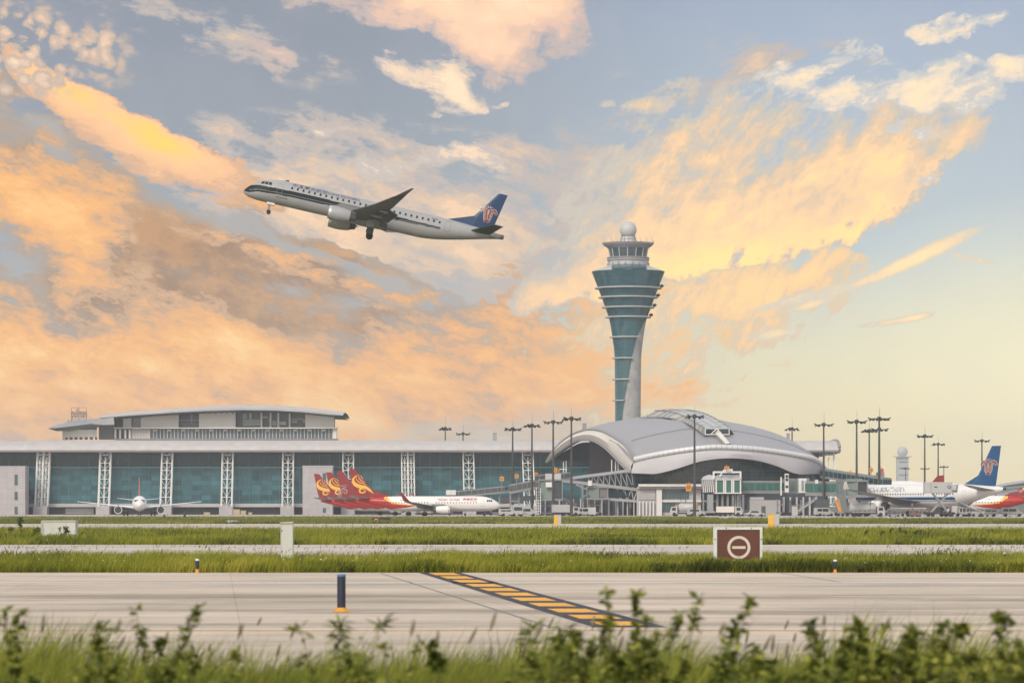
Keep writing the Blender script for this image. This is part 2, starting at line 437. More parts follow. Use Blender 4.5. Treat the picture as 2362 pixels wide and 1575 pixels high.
ms = nn('ShaderNodeMixShader'); L.new(away, ms.inputs[0]); L.new(bg.outputs[0], ms.inputs[1]); L.new(bg2.outputs[0], ms.inputs[2])
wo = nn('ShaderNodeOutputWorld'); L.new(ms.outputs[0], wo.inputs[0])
W.cycles.sampling_method = 'MANUAL'; W.cycles.sample_map_resolution = 512
sl = bpy.data.lights.new('sun', 'SUN'); so = bpy.data.objects.new('sun', sl); COL.objects.link(so)
sl.energy = 1.5; sl.angle = math.radians(12); sl.color = (1, .93, .82)
# same direction as the sky's sun
d = Vector((math.cos(SUN_EL) * math.sin(SUN_ROT), math.cos(SUN_EL) * math.cos(SUN_ROT), math.sin(SUN_EL)))
so.rotation_euler = d.to_track_quat('Z', 'Y').to_euler(); so.location = d * 400

HAZE = 0.0001
# ================================================================== ground, pavements, grass
def concrete_mat(name, col, ylen=1.0, stain=.22, sx=.02, sy=.3, joints=True, bands=()):
    m = bpy.data.materials.new(name)
    nt, N_, L_ = nodes_of(m)
    out = N_.new('ShaderNodeOutputMaterial'); b = N_.new('ShaderNodeBsdfPrincipled'); L_.new(b.outputs[0], out.inputs[0])
    tc = N_.new('ShaderNodeTexCoord')
    def nz(scale, st, det=6, rough=.6):
        mp = N_.new('ShaderNodeMapping'); L_.new(tc.outputs['Object'], mp.inputs[0]); mp.inputs['Scale'].default_value = st
        n = N_.new('ShaderNodeTexNoise'); L_.new(mp.outputs[0], n.inputs[0]); n.inputs['Scale'].default_value = scale
        n.inputs['Detail'].default_value = det; n.inputs['Roughness'].default_value = rough
        return n.outputs['Fac']
    def mr(x, a, b_, c, d):
        n = N_.new('ShaderNodeMapRange'); n.interpolation_type = 'SMOOTHSTEP'; L_.new(x, n.inputs[0])
        n.inputs[1].default_value, n.inputs[2].default_value, n.inputs[3].default_value, n.inputs[4].default_value = a, b_, c, d
        return n.outputs[0]
    def mul(a, b_):
        n = N_.new('ShaderNodeMath'); n.operation = 'MULTIPLY'; L_.new(a, n.inputs[0]); L_.new(b_, n.inputs[1]); return n.outputs[0]
    f = mul(mr(nz(1, (sx, sy, 1), 8, .72), .32, .70, 1 - stain, 1 + stain * .45), mr(nz(1, (.12, .12, 1), 6), .3, .7, .93, 1.06))
    f = mul(f, mr(nz(3, (1, 1, 1), 5, .7), .3, .7, .94, 1.06))
    f = mul(f, mr(nz(1, (sx * 3.3, sy * 2.2, 1), 7, .7), .52, .70, 1.0, 1 - stain))     # dark rubber and oil streaks
    sepc = N_.new('ShaderNodeSeparateXYZ'); L_.new(tc.outputs['Object'], sepc.inputs[0])
    for yc, hw, amt in bands:           # tyre tracks: rubber worn in along the taxi lines
        df = N_.new('ShaderNodeMath'); df.operation = 'SUBTRACT'; L_.new(sepc.outputs['Y'], df.inputs[0]); df.inputs[1].default_value = yc
        ab = N_.new('ShaderNodeMath'); ab.operation = 'ABSOLUTE'; L_.new(df.outputs[0], ab.inputs[0])
        bd = mr(ab.outputs[0], 0, hw, 1, 0)
        pt = mr(nz(1, (.09, .40, 1), 8, .70), .40, .64, 0, amt)
        pm = mul(bd, pt)
        iv = N_.new('ShaderNodeMath'); iv.operation = 'SUBTRACT'; iv.inputs[0].default_value = 1; L_.new(pm, iv.inputs[1])
        f = mul(f, iv.outputs[0])
    if joints:
        br = N_.new('ShaderNodeTexBrick'); br.offset = 0; mpj = N_.new('ShaderNodeMapping'); L_.new(tc.outputs['Object'], mpj.inputs[0]); mpj.inputs['Rotation'].default_value = (0, 0, -.0847); mpj.inputs['Location'].default_value = (-.35, 0, 0); L_.new(mpj.outputs[0], br.inputs[0]); br.inputs['Scale'].default_value = 1
        br.inputs['Brick Width'].default_value = 5; br.inputs['Row Height'].default_value = 5 * ylen; br.inputs['Mortar Size'].default_value = .012
        br.inputs['Color1'].default_value = (.97, .97, .97, 1); br.inputs['Color2'].default_value = (1.03, 1.02, 1.0, 1); br.inputs['Mortar'].default_value = (.80, .79, .78, 1)
        sc = N_.new('ShaderNodeVectorMath'); sc.operation = 'SCALE'; L_.new(br.outputs['Color'], sc.inputs[0]); L_.new(f, sc.inputs['Scale'])
        ml = N_.new('ShaderNodeVectorMath'); ml.operation = 'MULTIPLY'; L_.new(sc.outputs[0], ml.inputs[0]); ml.inputs[1].default_value = col
        L_.new(ml.outputs[0], b.inputs['Base Color'])
    else:
        sc = N_.new('ShaderNodeVectorMath'); sc.operation = 'SCALE'; sc.inputs[0].default_value = col; L_.new(f, sc.inputs['Scale'])
        L_.new(sc.outputs[0], b.inputs['Base Color'])
    b.inputs['Roughness'].default_value = .85; b.inputs['Specular IOR Level'].default_value = .25
    return m

def sheet(name, x0, x1, y0, y1, z, m, thick=.0):
    mb = MB()
    if thick: mb.bx(x0, x1, y0, y1, z - thick, z)
    else: mb.add([(x0, y0, z), (x1, y0, z), (x1, y1, z), (x0, y1, z)], [(0, 1, 2, 3)])
    o = mb.build(name, m); tag(o, kind='structure'); return o

m_soil = mat('soil under grass', (.075, .085, .028), .95, var=.25, scale=.4, stretch=(1, 1, 1), spec=.1)
m_conc1 = concrete_mat('taxiway concrete', (.56, .468, .375), 1.0, .17, .12, .27, bands=((70, 7, .62), (60.5, 5, .5), (54.5, 2, .4), (83, 6, .35), (47, 4, .3)))
m_conc2 = concrete_mat('far taxiway concrete', (.52, .455, .385), 1.0, .16, .02, .10, joints=False)
m_apron = concrete_mat('apron concrete', (.48, .42, .37), 1.0, .2, .01, .05, joints=False)
m_yel = mat('yellow road paint', (.74, .38, .06), .7, var=.18, scale=2.5, spec=.2)
m_blackp = mat('dark road paint', (.055, .055, .07), .8, var=.3, scale=2, spec=.2)
m_paleline = mat('worn pale paint', (.60, .575, .52), .8, var=.2, scale=1, stretch=(.2, 2, 1), spec=.2)
m_crack = mat('joint sealant', (.21, .20, .19), .9, var=.3, scale=3)

g = sheet('ground', -3500, 3500, -60, 6200, -0.06, m_soil)
tx = sheet('taxiway', -70, 70, 29.5, 98.6, 0.0, m_conc1)
sheet('second_taxiway', -120, 120, 121.5, 176.5, 0.0, m_conc2)
sheet('third_taxiway', -220, 220, 296, 430, 0.0, m_conc2)
sheet('apron', -500, 500, 618, 1300, 0.0, m_apron)
# markings of the first taxiway
mk = MB()
mk.add([(-70, 51.6, .004), (70, 51.2, .004), (70, 51.6, .004), (-70, 52.0, .004)], [(0, 1, 2, 3)])
mk.build('edge_line', mat('worn yellow line', (.60, .36, .13), .8, var=.3, scale=1.5), tx)
mk = MB(); mk.add([(-70, 52.05, .004), (70, 51.65, .004), (70, 51.95, .004), (-70, 52.35, .004)], [(0, 1, 2, 3)])
mk.build('edge_line', m_paleline, tx)
mk = MB(); mk.add([(-70, 84.2, .004), (70, 84.6, .004), (70, 85.6, .004), (-70, 85.2, .004)], [(0, 1, 2, 3)])
mk.build('pale_line', m_paleline, tx)
ax = lambda y: -2.07 + (98.6 - y) * (3.87 / 45.6)       # slanting marking
mk = MB(); mk.add([(ax(98.5) - .59, 98.5, .004), (ax(98.5) + .59, 98.5, .004), (ax(52.9) + .56, 52.9, .004), (ax(52.9) - .56, 52.9, .004)], [(3, 2, 1, 0)])
mk.build('dark_band', m_blackp, tx)
mk = MB()
for yp in (1323.6, 1331.6, 1340.3, 1349.7, 1359.6, 1370.3, 1382, 1394.4, 1408, 1422.5, 1438):
    y = 14400 / (yp - HY); h = .029 * y * .62
    mk.add([(ax(y - h) - .35, y - h, .008), (ax(y - h) + .35, y - h, .008), (ax(y + h) + .35, y + h, .008), (ax(y + h) - .35, y + h, .008)], [(0, 1, 2, 3)])
mk.build('dashed_marking', m_yel, tx)
mk = MB()
for (xa, ya, xb, yb) in ((879, 1322, 1275, 1447), (1801, 1321, 1940, 1342)):
    a, b = 14400 / (ya - HY), 14400 / (yb - HY)
    A, B = (xa - CX) * a / F, (xb - CX) * b / F
    mk.add([(A - .03, a, .004), (A + .03, a, .004), (B + .03, b, .004), (B - .03, b, .004)], [(3, 2, 1, 0)])
mk.build('joint_line', m_crack, tx)

# ---- grass
def grass_mat(name, c0, c1, c2, scale=.25, dry=.25):
    m = bpy.data.materials.new(name)
    nt, N_, L_ = nodes_of(m)
    out = N_.new('ShaderNodeOutputMaterial'); b = N_.new('ShaderNodeBsdfPrincipled')
    at = N_.new('ShaderNodeAttribute'); at.attribute_name = 'tint'
    rp = N_.new('ShaderNodeValToRGB'); e = rp.color_ramp.elements
    e[0].position = 0; e[0].color = (*c0, 1); e[1].position = .55; e[1].color = (*c1, 1)
    k = e.new(1.0); k.color = (*c2, 1)
    tc = N_.new('ShaderNodeTexCoord'); nz = N_.new('ShaderNodeTexNoise'); L_.new(tc.outputs['Object'], nz.inputs[0]); nz.inputs['Scale'].default_value = scale; nz.inputs['Detail'].default_value = 5
    ad = N_.new('ShaderNodeMath'); ad.operation = 'MULTIPLY_ADD'; L_.new(nz.outputs['Fac'], ad.inputs[0]); ad.inputs[1].default_value = 1.3; 
    a2 = N_.new('ShaderNodeMath'); a2.operation = 'MULTIPLY_ADD'; L_.new(at.outputs['Fac'], a2.inputs[0]); a2.inputs[1].default_value = .75; a2.inputs[2].default_value = -.52
    L_.new(a2.outputs[0], ad.inputs[2]); L_.new(ad.outputs[0], rp.inputs[0]); L_.new(rp.outputs[0], b.inputs['Base Color'])
    b.inputs['Roughness'].default_value = .65; b.inputs['Specular IOR Level'].default_value = .2
    tr = N_.new('ShaderNodeBsdfTranslucent'); L_.new(rp.outputs[0], tr.inputs[0])
    ms = N_.new('ShaderNodeMixShader'); ms.inputs[0].default_value = .35
    L_.new(b.outputs[0], ms.inputs[1]); L_.new(tr.outputs[0], ms.inputs[2]); L_.new(ms.outputs[0], out.inputs[0])
    return m

def vnoise(x, y, seed=0):
    """cheap smooth value noise, vectorised"""
    def h(i, j): 
        v = np.sin(i * 127.1 + j * 311.7 + seed * 74.7) * 43758.5453
        return v - np.floor(v)
    i, j = np.floor(x), np.floor(y); fx, fy = x - i, y - j
    fx = fx * fx * (3 - 2 * fx); fy = fy * fy * (3 - 2 * fy)
    return (h(i, j) * (1 - fx) + h(i + 1, j) * fx) * (1 - fy) + (h(i, j + 1) * (1 - fx) + h(i + 1, j + 1) * fx) * fy

def mesh_np(name, verts, faces_flat, loop_tot, mats, mi=None, tint=None, smooth=False):
    me = bpy.data.meshes.new(name)
    nv = len(verts); nl = len(faces_flat); nf = len(loop_tot)
    me.vertices.add(nv); me.vertices.foreach_set('co', np.asarray(verts, np.float32).ravel())
    me.loops.add(nl); me.loops.foreach_set('vertex_index', np.asarray(faces_flat, np.int32))
    me.polygons.add(nf)
    ls = np.concatenate([[0], np.cumsum(loop_tot)[:-1]]).astype(np.int32)
    me.polygons.foreach_set('loop_start', ls)
    for m in mats: me.materials.append(m)
    if mi is not None: me.polygons.foreach_set('material_index', np.asarray(mi, np.int32))
    if smooth: me.polygons.foreach_set('use_smooth', np.ones(nf, bool))
    if tint is not None:
        a = me.attributes.new('tint', 'FLOAT', 'POINT'); a.data.foreach_set('value', np.asarray(tint, np.float32))
    me.update(calc_edges=True)
    o = bpy.data.objects.new(name, me); COL.objects.link(o)
    return o

def blades(x, y, h, w, lean=.35, bend=.5, z0=-.05, wind=.25):
    """curved grass blades: 7 vertices and 3 faces each"""
    n = len(x); a = RNG.uniform(0, 2 * PI, n)
    ca, sa = np.cos(a), np.sin(a)
    le = RNG.uniform(.1, 1, n) * lean * h
    la = RNG.uniform(0, 2 * PI, n); lx = np.cos(la) * le + wind * h * RNG.uniform(.3, 1.2, n); ly = np.sin(la) * le
    ts = (0, .4, .75, 1.0); ws = (1, .9, .6, 0)
    V = np.zeros((n, 7, 3)); 
    k = 0
    for t, wd in zip(ts, ws):
        cx = x + lx * t ** (1 + bend * 2); cyy = y + ly * t ** (1 + bend * 2); cz = z0 + h * t * (1 - .12 * t)
        if wd > 0:
            for sgn in (-1, 1):
                V[:, k, 0] = cx + sgn * ca * w * wd / 2; V[:, k, 1] = cyy + sgn * sa * w * wd / 2; V[:, k, 2] = cz; k += 1
        else:
            V[:, k, 0] = cx; V[:, k, 1] = cyy; V[:, k, 2] = cz
    base = (np.arange(n) * 7)[:, None]
    fl = (base + np.array([0, 1, 3, 2, 2, 3, 5, 4, 4, 5, 6])[None]).ravel()
    lt = np.tile([4, 4, 3], n)
    return V.reshape(-1, 3), fl, lt

def seedheads(x, y, h, r, z0=-.05, wind=.2, ln=.12):
    """thin stalks carrying a spindle-shaped head: material 1"""
    n = len(x); V = np.zeros((n, 3 + 10, 3))
    lx = wind * h * RNG.uniform(.2, 1.5, n); ly = RNG.uniform(-.1, .1, n) * h
    w = r * .35
    V[:, 0] = np.stack([x - w / 2, y, np.full(n, z0)], 1); V[:, 1] = np.stack([x + w / 2, y, np.full(n, z0)], 1)
    top = np.stack([x + lx, y + ly, z0 + h], 1); V[:, 2] = top
    d = np.stack([lx * 1.6 + .02, ly, h * .75], 1); d /= np.linalg.norm(d, axis=1)[:, None]
    L = ln * RNG.uniform(.6, 1.3, n)
    V[:, 3] = top - d * (L * .1)[:, None]
    for q in range(4):
        ang = q * PI / 2
        o = np.stack([np.cos(ang) * r, np.sin(ang) * r, np.zeros(n)], 1) if hasattr(r, '__len__') else np.tile([math.cos(ang) * r, math.sin(ang) * r, 0], (n, 1))
        V[:, 4 + q] = top + d * (L * .35)[:, None] + o; V[:, 8 + q] = top + d * (L * .75)[:, None] + o * .8
    V[:, 12] = top + d * L[:, None]
    f = [0, 1, 2]; lt = [3]; mi = [0]
    for q in range(4):
        q2 = (q + 1) % 4
        f += [3, 4 + q, 4 + q2, 4 + q, 8 + q, 8 + q2, 4 + q2, 8 + q, 12, 8 + q2]; lt += [3, 4, 3]; mi += [1, 1, 1]
    base = (np.arange(n) * 13)[:, None]
    return V.reshape(-1, 3), (base + np.array(f)[None]).ravel(), np.tile(lt, n), np.tile(mi, n)

def join_np(parts):
    V, Fl, LT, MI, T = [], [], [], [], []; o = 0
    for v, f, lt, mi, t in parts:
        V.append(v); Fl.append(f + o); LT.append(lt); MI.append(mi); T.append(t); o += len(v)
    return np.concatenate(V), np.concatenate(Fl), np.concatenate(LT), np.concatenate(MI), np.concatenate(T)

m_gr = grass_mat('meadow grass', (.070, .085, .014), (.26, .275, .024), (.48, .42, .07))
m_gr_far = grass_mat('far meadow grass', (.085, .098, .024), (.21, .22, .036), (.36, .32, .08), .08)
m_head = mat('dry seed heads', (.12, .115, .045), .8, var=.35, scale=2)
m_flower = mat('white wild flowers', (.75, .72, .66), .7, var=.05)

def strip(name, x0, x1, y0, y1, n, h, w, nfront=0, fdepth=3, stalks=0, stalk_h=.55, sr=.010, flowers=0, m=None, broad=0, clump=.5, hvar=.55, z0=-.05):
    x = RNG.uniform(x0, x1, n); y = RNG.uniform(y0 + .15, y1, n)
    if nfront:
        x = np.concatenate([x, RNG.uniform(x0, x1, nfront)]); y = np.concatenate([y, y0 + .05 + fdepth * RNG.uniform(0, 1, nfront) ** 1.4])
    # ragged front edge
    edge = y0 + .5 * vnoise(x * 1.7, x * 0, 3) + .25 * vnoise(x * 7, x * 0, 5) - .3
    keep = y > edge; x, y = x[keep], y[keep]
    cl = vnoise(x * clump, y * clump * .35, 1) * .45 + vnoise(x * clump * 3.1, y * clump, 2) * .35 + vnoise(x * clump * 9, y * clump * 3, 4) * .2
    hh = h * (1 - hvar + 2 * hvar * cl) * RNG.uniform(.65, 1.2, len(x))
    hh *= np.clip(.5 + .35 * vnoise(x * .9, x * 0, 8) + (y - y0) / (2.2 * h * 3), .4, 1.05)
    v, f, lt = blades(x, y, hh, w * RNG.uniform(.6, 1.3, len(x)), z0=z0)
    t = np.repeat(np.clip(cl * 1.1 - .2 + RNG.uniform(-.2, .45, len(x)), 0, 1), 7)
    parts = [(v, f, lt, np.zeros(len(lt), int), t)]
    if broad:
        x = RNG.uniform(x0, x1, broad * 3); y = y0 + .1 + (y1 - y0) * RNG.uniform(0, 1, broad * 3) ** 2.2
        kk = vnoise(x * clump * .8, y * clump * .2, 31) * .6 + vnoise(x * clump * 2.5, y * clump * .7, 32) * .4
        sel = kk > .56; x, y, kk = x[sel], y[sel], kk[sel]
        hb = h * RNG.uniform(.4, 1.15, len(x)) * (kk * 1.5)
        v, f, lt = blades(x, y, hb, w * 2.6 * RNG.uniform(.6, 1.3, len(x)), lean=.8, bend=.9, z0=z0, wind=.1)
        parts.append((v, f, lt, np.zeros(len(lt), int), np.repeat(RNG.uniform(-.25, .25, len(x)), 7)))
    if stalks:
        x = RNG.uniform(x0, x1, stalks * 3); y = RNG.uniform(y0 + .4, y1, stalks * 3)
        k = vnoise(x * .35, y * .1, 9) > .5; x, y = x[k], y[k]
        v, f, lt, mi = seedheads(x, y, stalk_h * RNG.uniform(.6, 1.25, len(x)), sr, z0=z0, ln=sr * 11)
        parts.append((v, f, lt, mi, np.full(len(v), .4)))
    if flowers:
        x = RNG.uniform(x0, x1, flowers); y = RNG.uniform(y0 + .3, y0 + 8, flowers); z = RNG.uniform(.12, .36, flowers); r = RNG.uniform(.010, .022, flowers)
        V = np.stack([np.stack([x + math.cos(a) * r, y, z + math.sin(a) * r], 1) for a in (0, PI / 3, 2 * PI / 3, PI, 4 * PI / 3, 5 * PI / 3)], 1).reshape(-1, 3)
        parts.append((V, np.arange(len(V)), np.full(flowers, 6), np.full(flowers, 2), np.zeros(len(V))))
    V, Fl, LT, MI, T = join_np(parts)
    o = mesh_np(name, V, Fl, LT, [m or m_gr, m_head, m_flower], MI, T)
    return tag(o, kind='stuff')

tag(strip('grass', -40, 40, 98.7, 121.5, 160000, .42, .016, 92000, 2.5, 1300, .60, .0085, 480, broad=34000), 'tall wild grass strip behind the near taxiway', 'grass')
tag(strip('grass', -62, 62, 176.6, 296, 110000, .46, .030, 45000, 8, 1500, .60, .013, 60, broad=22000, clump=.3), 'long green grass strip between the two farther taxiways', 'grass')
tag(strip('grass', -105, 105, 430, 618, 70000, .46, .065, 25000, 20, 700, .60, .03, 0, m=m_gr_far, broad=9000, clump=.12), 'distant grass strip in front of the apron', 'grass')
tag(strip('grass', -150, 42, 700, 800, 26000, .30, .12, 6000, 20, 0, m=m_gr_far, clump=.1), 'thin farthest grass strip along the parked aircraft', 'grass')

# ================================================================== buildings
m_white = mat('white paint', (.64, .63, .61), .45, var=.05, scale=.6)
m_whitesteel = mat('white tube steel', (.80, .80, .78), .4, var=.04, scale=1)
m_roof = panel_mat('standing seam roof', (.44, .415, .40), 2.3, 60, .015, .5, [.46, .44, .43], .05, metal=.0, axis='xy', grime=.08)
m_roofh = mat('hall roof sheet', (.31, .30, .31), .45, metal=.1, var=.07, scale=.08, stretch=(1, 3, 1))
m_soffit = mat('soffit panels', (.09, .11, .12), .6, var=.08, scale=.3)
m_edge = mat('roof edge trim', (.24, .235, .25), .5, var=.1)
m_cream = mat('cream fascia', (.64, .60, .55), .5, var=.05, scale=.2)
m_gray = panel_mat('grey wall panels', (.38, .355, .36), 2.6, 1.75, .05, .6, [.30, .29, .30], .05)
m_grayl = mat('light grey wall', (.42, .41, .42), .6, var=.06, scale=.3)
m_fascia = mat('fascia metal', (.44, .43, .45), .5, metal=.0, var=.06, scale=.1)
m_glass_lo = panel_mat('teal curtain wall glass', (.030, .105, .128), 3.35, 1.63, .40, .15, [.016, .075, .09], .045, spec=.35, grime=.25)
m_glass_hi = panel_mat('shade darkened curtain wall glass', (.012, .048, .058), 3.35, 2.45, .14, .15, [.012, .03, .035], .05, spec=.3, grime=.15)  # darker than the lower glass: the roof overhang's shade is in the colour
m_glass_dk = panel_mat('hall glass', (.012, .042, .052), 2.2, 2.0, .45, .12, [.03, .06, .07], .05, spec=.5, grime=.3)
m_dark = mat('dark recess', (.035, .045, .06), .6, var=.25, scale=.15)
m_pale = mat('pale band', (.40, .39, .39), .6, var=.08, scale=.2)
m_black = mat('near black metal', (.025, .027, .03), .5, var=.1)
m_mull = mat('mullion grey', (.10, .17, .18), .4, var=.1)
m_conc_w = panel_mat('tower concrete', (.35, .34, .335), 40, 3.2, .07, .8, [.27, .265, .26], .05, spec=.2, grime=.14)
m_steel = mat('dull steel', (.30, .31, .32), .4, metal=.5, var=.1)
m_winds = mat('window glass', (.04, .085, .10), .1, var=.2, scale=.3, spec=.8)

# ---------------------------------------------------------------- long terminal concourse
XL, XR = -215.0, (1935 - CX) * 1150 / F
T0 = Q(600, HY, 1150); T0.z = 0
term = thing('terminal_building', 'long glass fronted terminal concourse with pale barrel roof and white truss columns', 'terminal', T0)
prof = [(1149.6, 20.95), (1149.2, 21.35), (1149.5, 22.0), (1150.6, 22.9), (1153, 23.9), (1157, 24.5), (1164, 24.75), (1180, 24.6), (1205, 23.4), (1228, 21)]
mb = MB(); n = 60
mb.grid([[(XL + (XR - XL) * k / n, y, z) for y, z in prof] for k in range(n + 1)])
mb.build('roof', m_roof, term)
mb = MB()
mb.grid([[(XL, y, z), (XR, y, z)] for y, z in ((1149.65, 20.9), (1158.2, 20.2), (1228, 20.2))], sm=False)
mb.build('soffit', m_soffit, term)
mb = MB(); mb.bx(XL, XR, 1149.0, 1149.5, 20.75, 21.05)
mb.bx(XR - .02, XR + .35, 1149.5, 1164, 20.4, 21.0)
mb.build('eave_trim', m_edge, term)
mb = MB()      # the rounded end rim at the right
rim = [(XR + .15, y - .0, z + .1) for y, z in prof]
mb.path(rim, .55, 6); mb.build('roof_end_rim', m_edge, term)
mb = MB(); mb.add([(XR - .1, y, z) for y, z in prof] + [(XR - .1, 1228, 20.2), (XR - .1, 1158.2, 20.2)], [list(range(len(prof) + 2))]); mb.build('gable_end', m_fascia, term)
zt = EYE + (HY - 1077) * 1158 / F; zs = EYE + (HY - 1161) * 1158 / F; zb = EYE + (HY - 1169) * 1158 / F
mb = MB(); mb.bx(XL, XR - 6, 1158, 1158.3, zt, 20.18); mb.build('upper_glazing', m_glass_hi, term)
mb = MB(); mb.bx(XL, XR - 6, 1157.9, 1158.3, zs, zt - .01); mb.build('lower_glazing', m_glass_lo, term)
mb = MB()
x = XL
while x < XR - 6:
    mb.bx(x - .05, x + .05, 1157.72, 1157.9, zs, 20.1); x += 3.35
mb.build('window_mullions', m_mull, term)
mb = MB(); mb.bx(XL, XR - 6, 1157.55, 1157.9, zt - .22, zt + .06); mb.build('transom', mat('teal transom', (.12, .33, .35), .4), term)
mb = MB(); mb.bx(XL, XR - 6, 1156.6, 1158.3, zb, zs - .01); mb.build('sill_band', m_pale, term)
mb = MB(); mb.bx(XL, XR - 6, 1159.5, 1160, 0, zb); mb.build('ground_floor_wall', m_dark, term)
# columns
def truss_column(xp, halfw, lean_px, D=1152.5, cells=7, both=True):
    col = MB(); k = D / F
    zt_, zb_ = EYE + (HY - 1041) * k, EYE + (HY - 1167.5) * k
    xb, xt = (xp - CX) * k, (xp + lean_px - CX) * k
    w = halfw * k
    def pt(u, t, y): return Vector((xb + (xt - xb) * t + u * w, y, zb_ + (zt_ - zb_) * t))
    hs = [0, .17, .34, .50, .655, .79, .93, 1.0]
    for y in ((D, D + 2.6) if both else (D,)):
        for u in (-1, 1): col.tube(pt(u, 0, y), pt(u, 1, y), .20, n=6)
        col.tube(pt(0, .05, y), pt(0, .90, y), .12, n=5)
        for i, t in enumerate(hs[:-1]):
            if y > D: continue
            col.tube(pt(-1, t, y), pt(1, t, y), .11, n=5)
            if i < len(hs) - 2:
                t2 = hs[i + 1]
                a, b = (t, t2) if i % 2 == 0 or i > 3 else (t, t2)
                col.tube(pt(0, a, y), pt(-1, b, y), .06, n=4); col.tube(pt(0, a, y), pt(1, b, y), .06, n=4)
        col.tube(pt(0, .93, y), pt(-1, 1, y), .08, n=4); col.tube(pt(0, .93, y), pt(1, 1, y), .08, n=4)
    if both:
        for t in hs:
            for u in (-1, 1): col.tube(pt(u, t, D), pt(u, t, D + 2.6), .08, n=4)
    return col.build('truss_column', m_whitesteel, term)
def plinth(xp, hw):
    k = 1152.5 / F
    mb = MB(); mb.bx((xp - hw - CX) * k, (xp + hw - CX) * k, 1150.5, 1156, 0, EYE + (HY - 1167) * k); mb.build('plinth', m_gray, term)
for xp, dx in ((238, 5), (381, 4.5), (522, 3), (663, 1.5), (803, 0), (1083, -3), (1222, -5)):
    truss_column(xp, 12.2, dx); plinth(xp, 15.5)
for xp, dx in ((94, 6), (942, -2)):
    truss_column(xp - 7, 7, dx); truss_column(xp + 7.6, 7, dx); plinth(xp, 16)
truss_column(1918, 12, -6)
# low openings behind the plinths
for xa, xb2 in ((58, 76), (150, 215), (262, 300), (400, 505), (560, 640)):
    mb = MB(); mb.bx((xa - CX) * .1448, (xb2 - CX) * .1448, 1159.2, 1159.45, 0.2, 2.2); mb.build('loading_door', m_black if xa % 3 else m_steel, term)

# service blocks in front of the glass
def service_block(label, x0, x1, ytop, slots, D=1141):
    k = D / F; o = Q((x0 + x1) / 2, HY, D); o.z = 0
    t = thing('service_block', label, 'stair block', o)
    zt_ = EYE + (HY - ytop) * k
    mb = MB(); mb.bx((x0 - CX) * k, (x1 - CX) * k, D, D + 8.5, 0, zt_); mb.build('wall', m_gray, t)
    mb = MB(); mb.bx((x0 - CX) * k - .15, (x1 - CX) * k + .15, D - .15, D + 8.6, zt_ + .01, zt_ + .35); mb.build('coping', m_grayl, t)
    for (a, b, c, d) in slots:
        mb = MB(); mb.bx((a - CX) * k, (b - CX) * k, D - .06, D + .1, EYE + (HY - d) * k, EYE + (HY - c) * k)
        mb.build('window', m_winds, t)
    return t
service_block('pale grey panelled stair block with stacked slot windows at the left edge', -60, 58, 1077, [(33.5, 41, 1094, 1119), (33.5, 41, 1133.5, 1153), (33.5, 41, 1168, 1186)])
service_block('pale grey panelled stair block rising behind the four red tail fins', 698, 767, 1076, [(744.5, 752, 1091, 1112), (744.5, 752, 1128, 1150), (744.5, 752, 1171, 1182)])

# roof vents
def vent_stack(label, xp, y0, y1, w, D):
    k = D / F; p = Q(xp, y1, D)
    t = thing('roof_vent', label, 'roof vent', p, group='metal vents standing on the terminal roofs')
    mb = MB(); mb.bx(-w * k * .42, w * k * .42, -1, 1, -1.2, (y1 - y0) * k * .82); mb.build('stack', m_steel, t, local=True)
    h = (y1 - y0) * k
    mb = MB(); mb.lathe([(w * k * .42, h * .66), (w * k * .62, h * .86), (w * k * .62, h), (0, h)], n=4, a0=PI / 4, a1=2 * PI + PI / 4, sm=False); mb.build('cowl', m_edge, t, local=True)
vent_stack('square grey roof vent on the concourse roof in the middle', 1141, 998, 1014, 11, 1175)
vent_stack('square grey roof vent beside the arched hall mouth', 1348, 976, 994, 11, 1110)
vent_stack('small square roof vent behind the hall roof next to a mast', 1818, 999, 1016, 8, 1165)

# ---------------------------------------------------------------- arched hall at the head of the pier
hall = thing('arched_hall', 'big vaulted grey metal hall with cream arched mouth and ridge skylight', 'terminal hall', (60, 1000, 0))
def pts3(l): return [Q(*p) for p in l]
NU, NV = 48, 20
bot = resample(pts3([(1464, 1058, 985), (1478, 1055, 984), (1510, 1048, 982), (1560, 1039.5, 980), (1610, 1033, 979), (1660, 1030, 979), (1750, 1035, 981), (1850, 1050, 987), (1885, 1062, 992), (1904, 1082, 998)]), NU + 1)
top = resample(pts3([(1357, 990, 1035), (1376, 981, 1040), (1435, 968.5, 1050), (1500, 958.5, 1058), (1560, 953, 1062), (1600, 955, 1062), (1661, 970, 1060), (1716, 980.5, 1055), (1772, 995, 1045), (1816, 1012, 1033), (1856, 1036, 1018), (1888, 1062, 1004), (1904.5, 1081, 999)]), NU + 1)
lef = resample(pts3([(1464, 1058, 985), (1452, 1040, 993), (1435, 1021, 1004), (1400, 1000, 1020), (1357, 990, 1035)]), NV + 1)
rig = resample([bot[-1], (bot[-1] + top[-1]) / 2 + Vector((0, 0, .05)), top[-1]], NV + 1)
def roof_pt(u, v):
    iu, iv = u * NU, v * NV
    def at(l, q, n): i = min(int(q), n - 1); return l[i].lerp(l[i + 1], q - i)
    B, T, Lf, R = at(bot, iu, NU), at(top, iu, NU), at(lef, iv, NV), at(rig, iv, NV)
    p = B * (1 - v) + T * v + Lf * (1 - u) + R * u - (bot[0] * (1 - u) * (1 - v) + bot[-1] * u * (1 - v) + top[0] * (1 - u) * v + top[-1] * u * v)
    p.z += 2.2 * math.sin(PI * v) * math.sin(PI * min(u * 1.2, 1)) * .6        # the sheet bulges outward
    p.y -= 5 * math.sin(PI * v) * math.sin(PI * u)
    return p
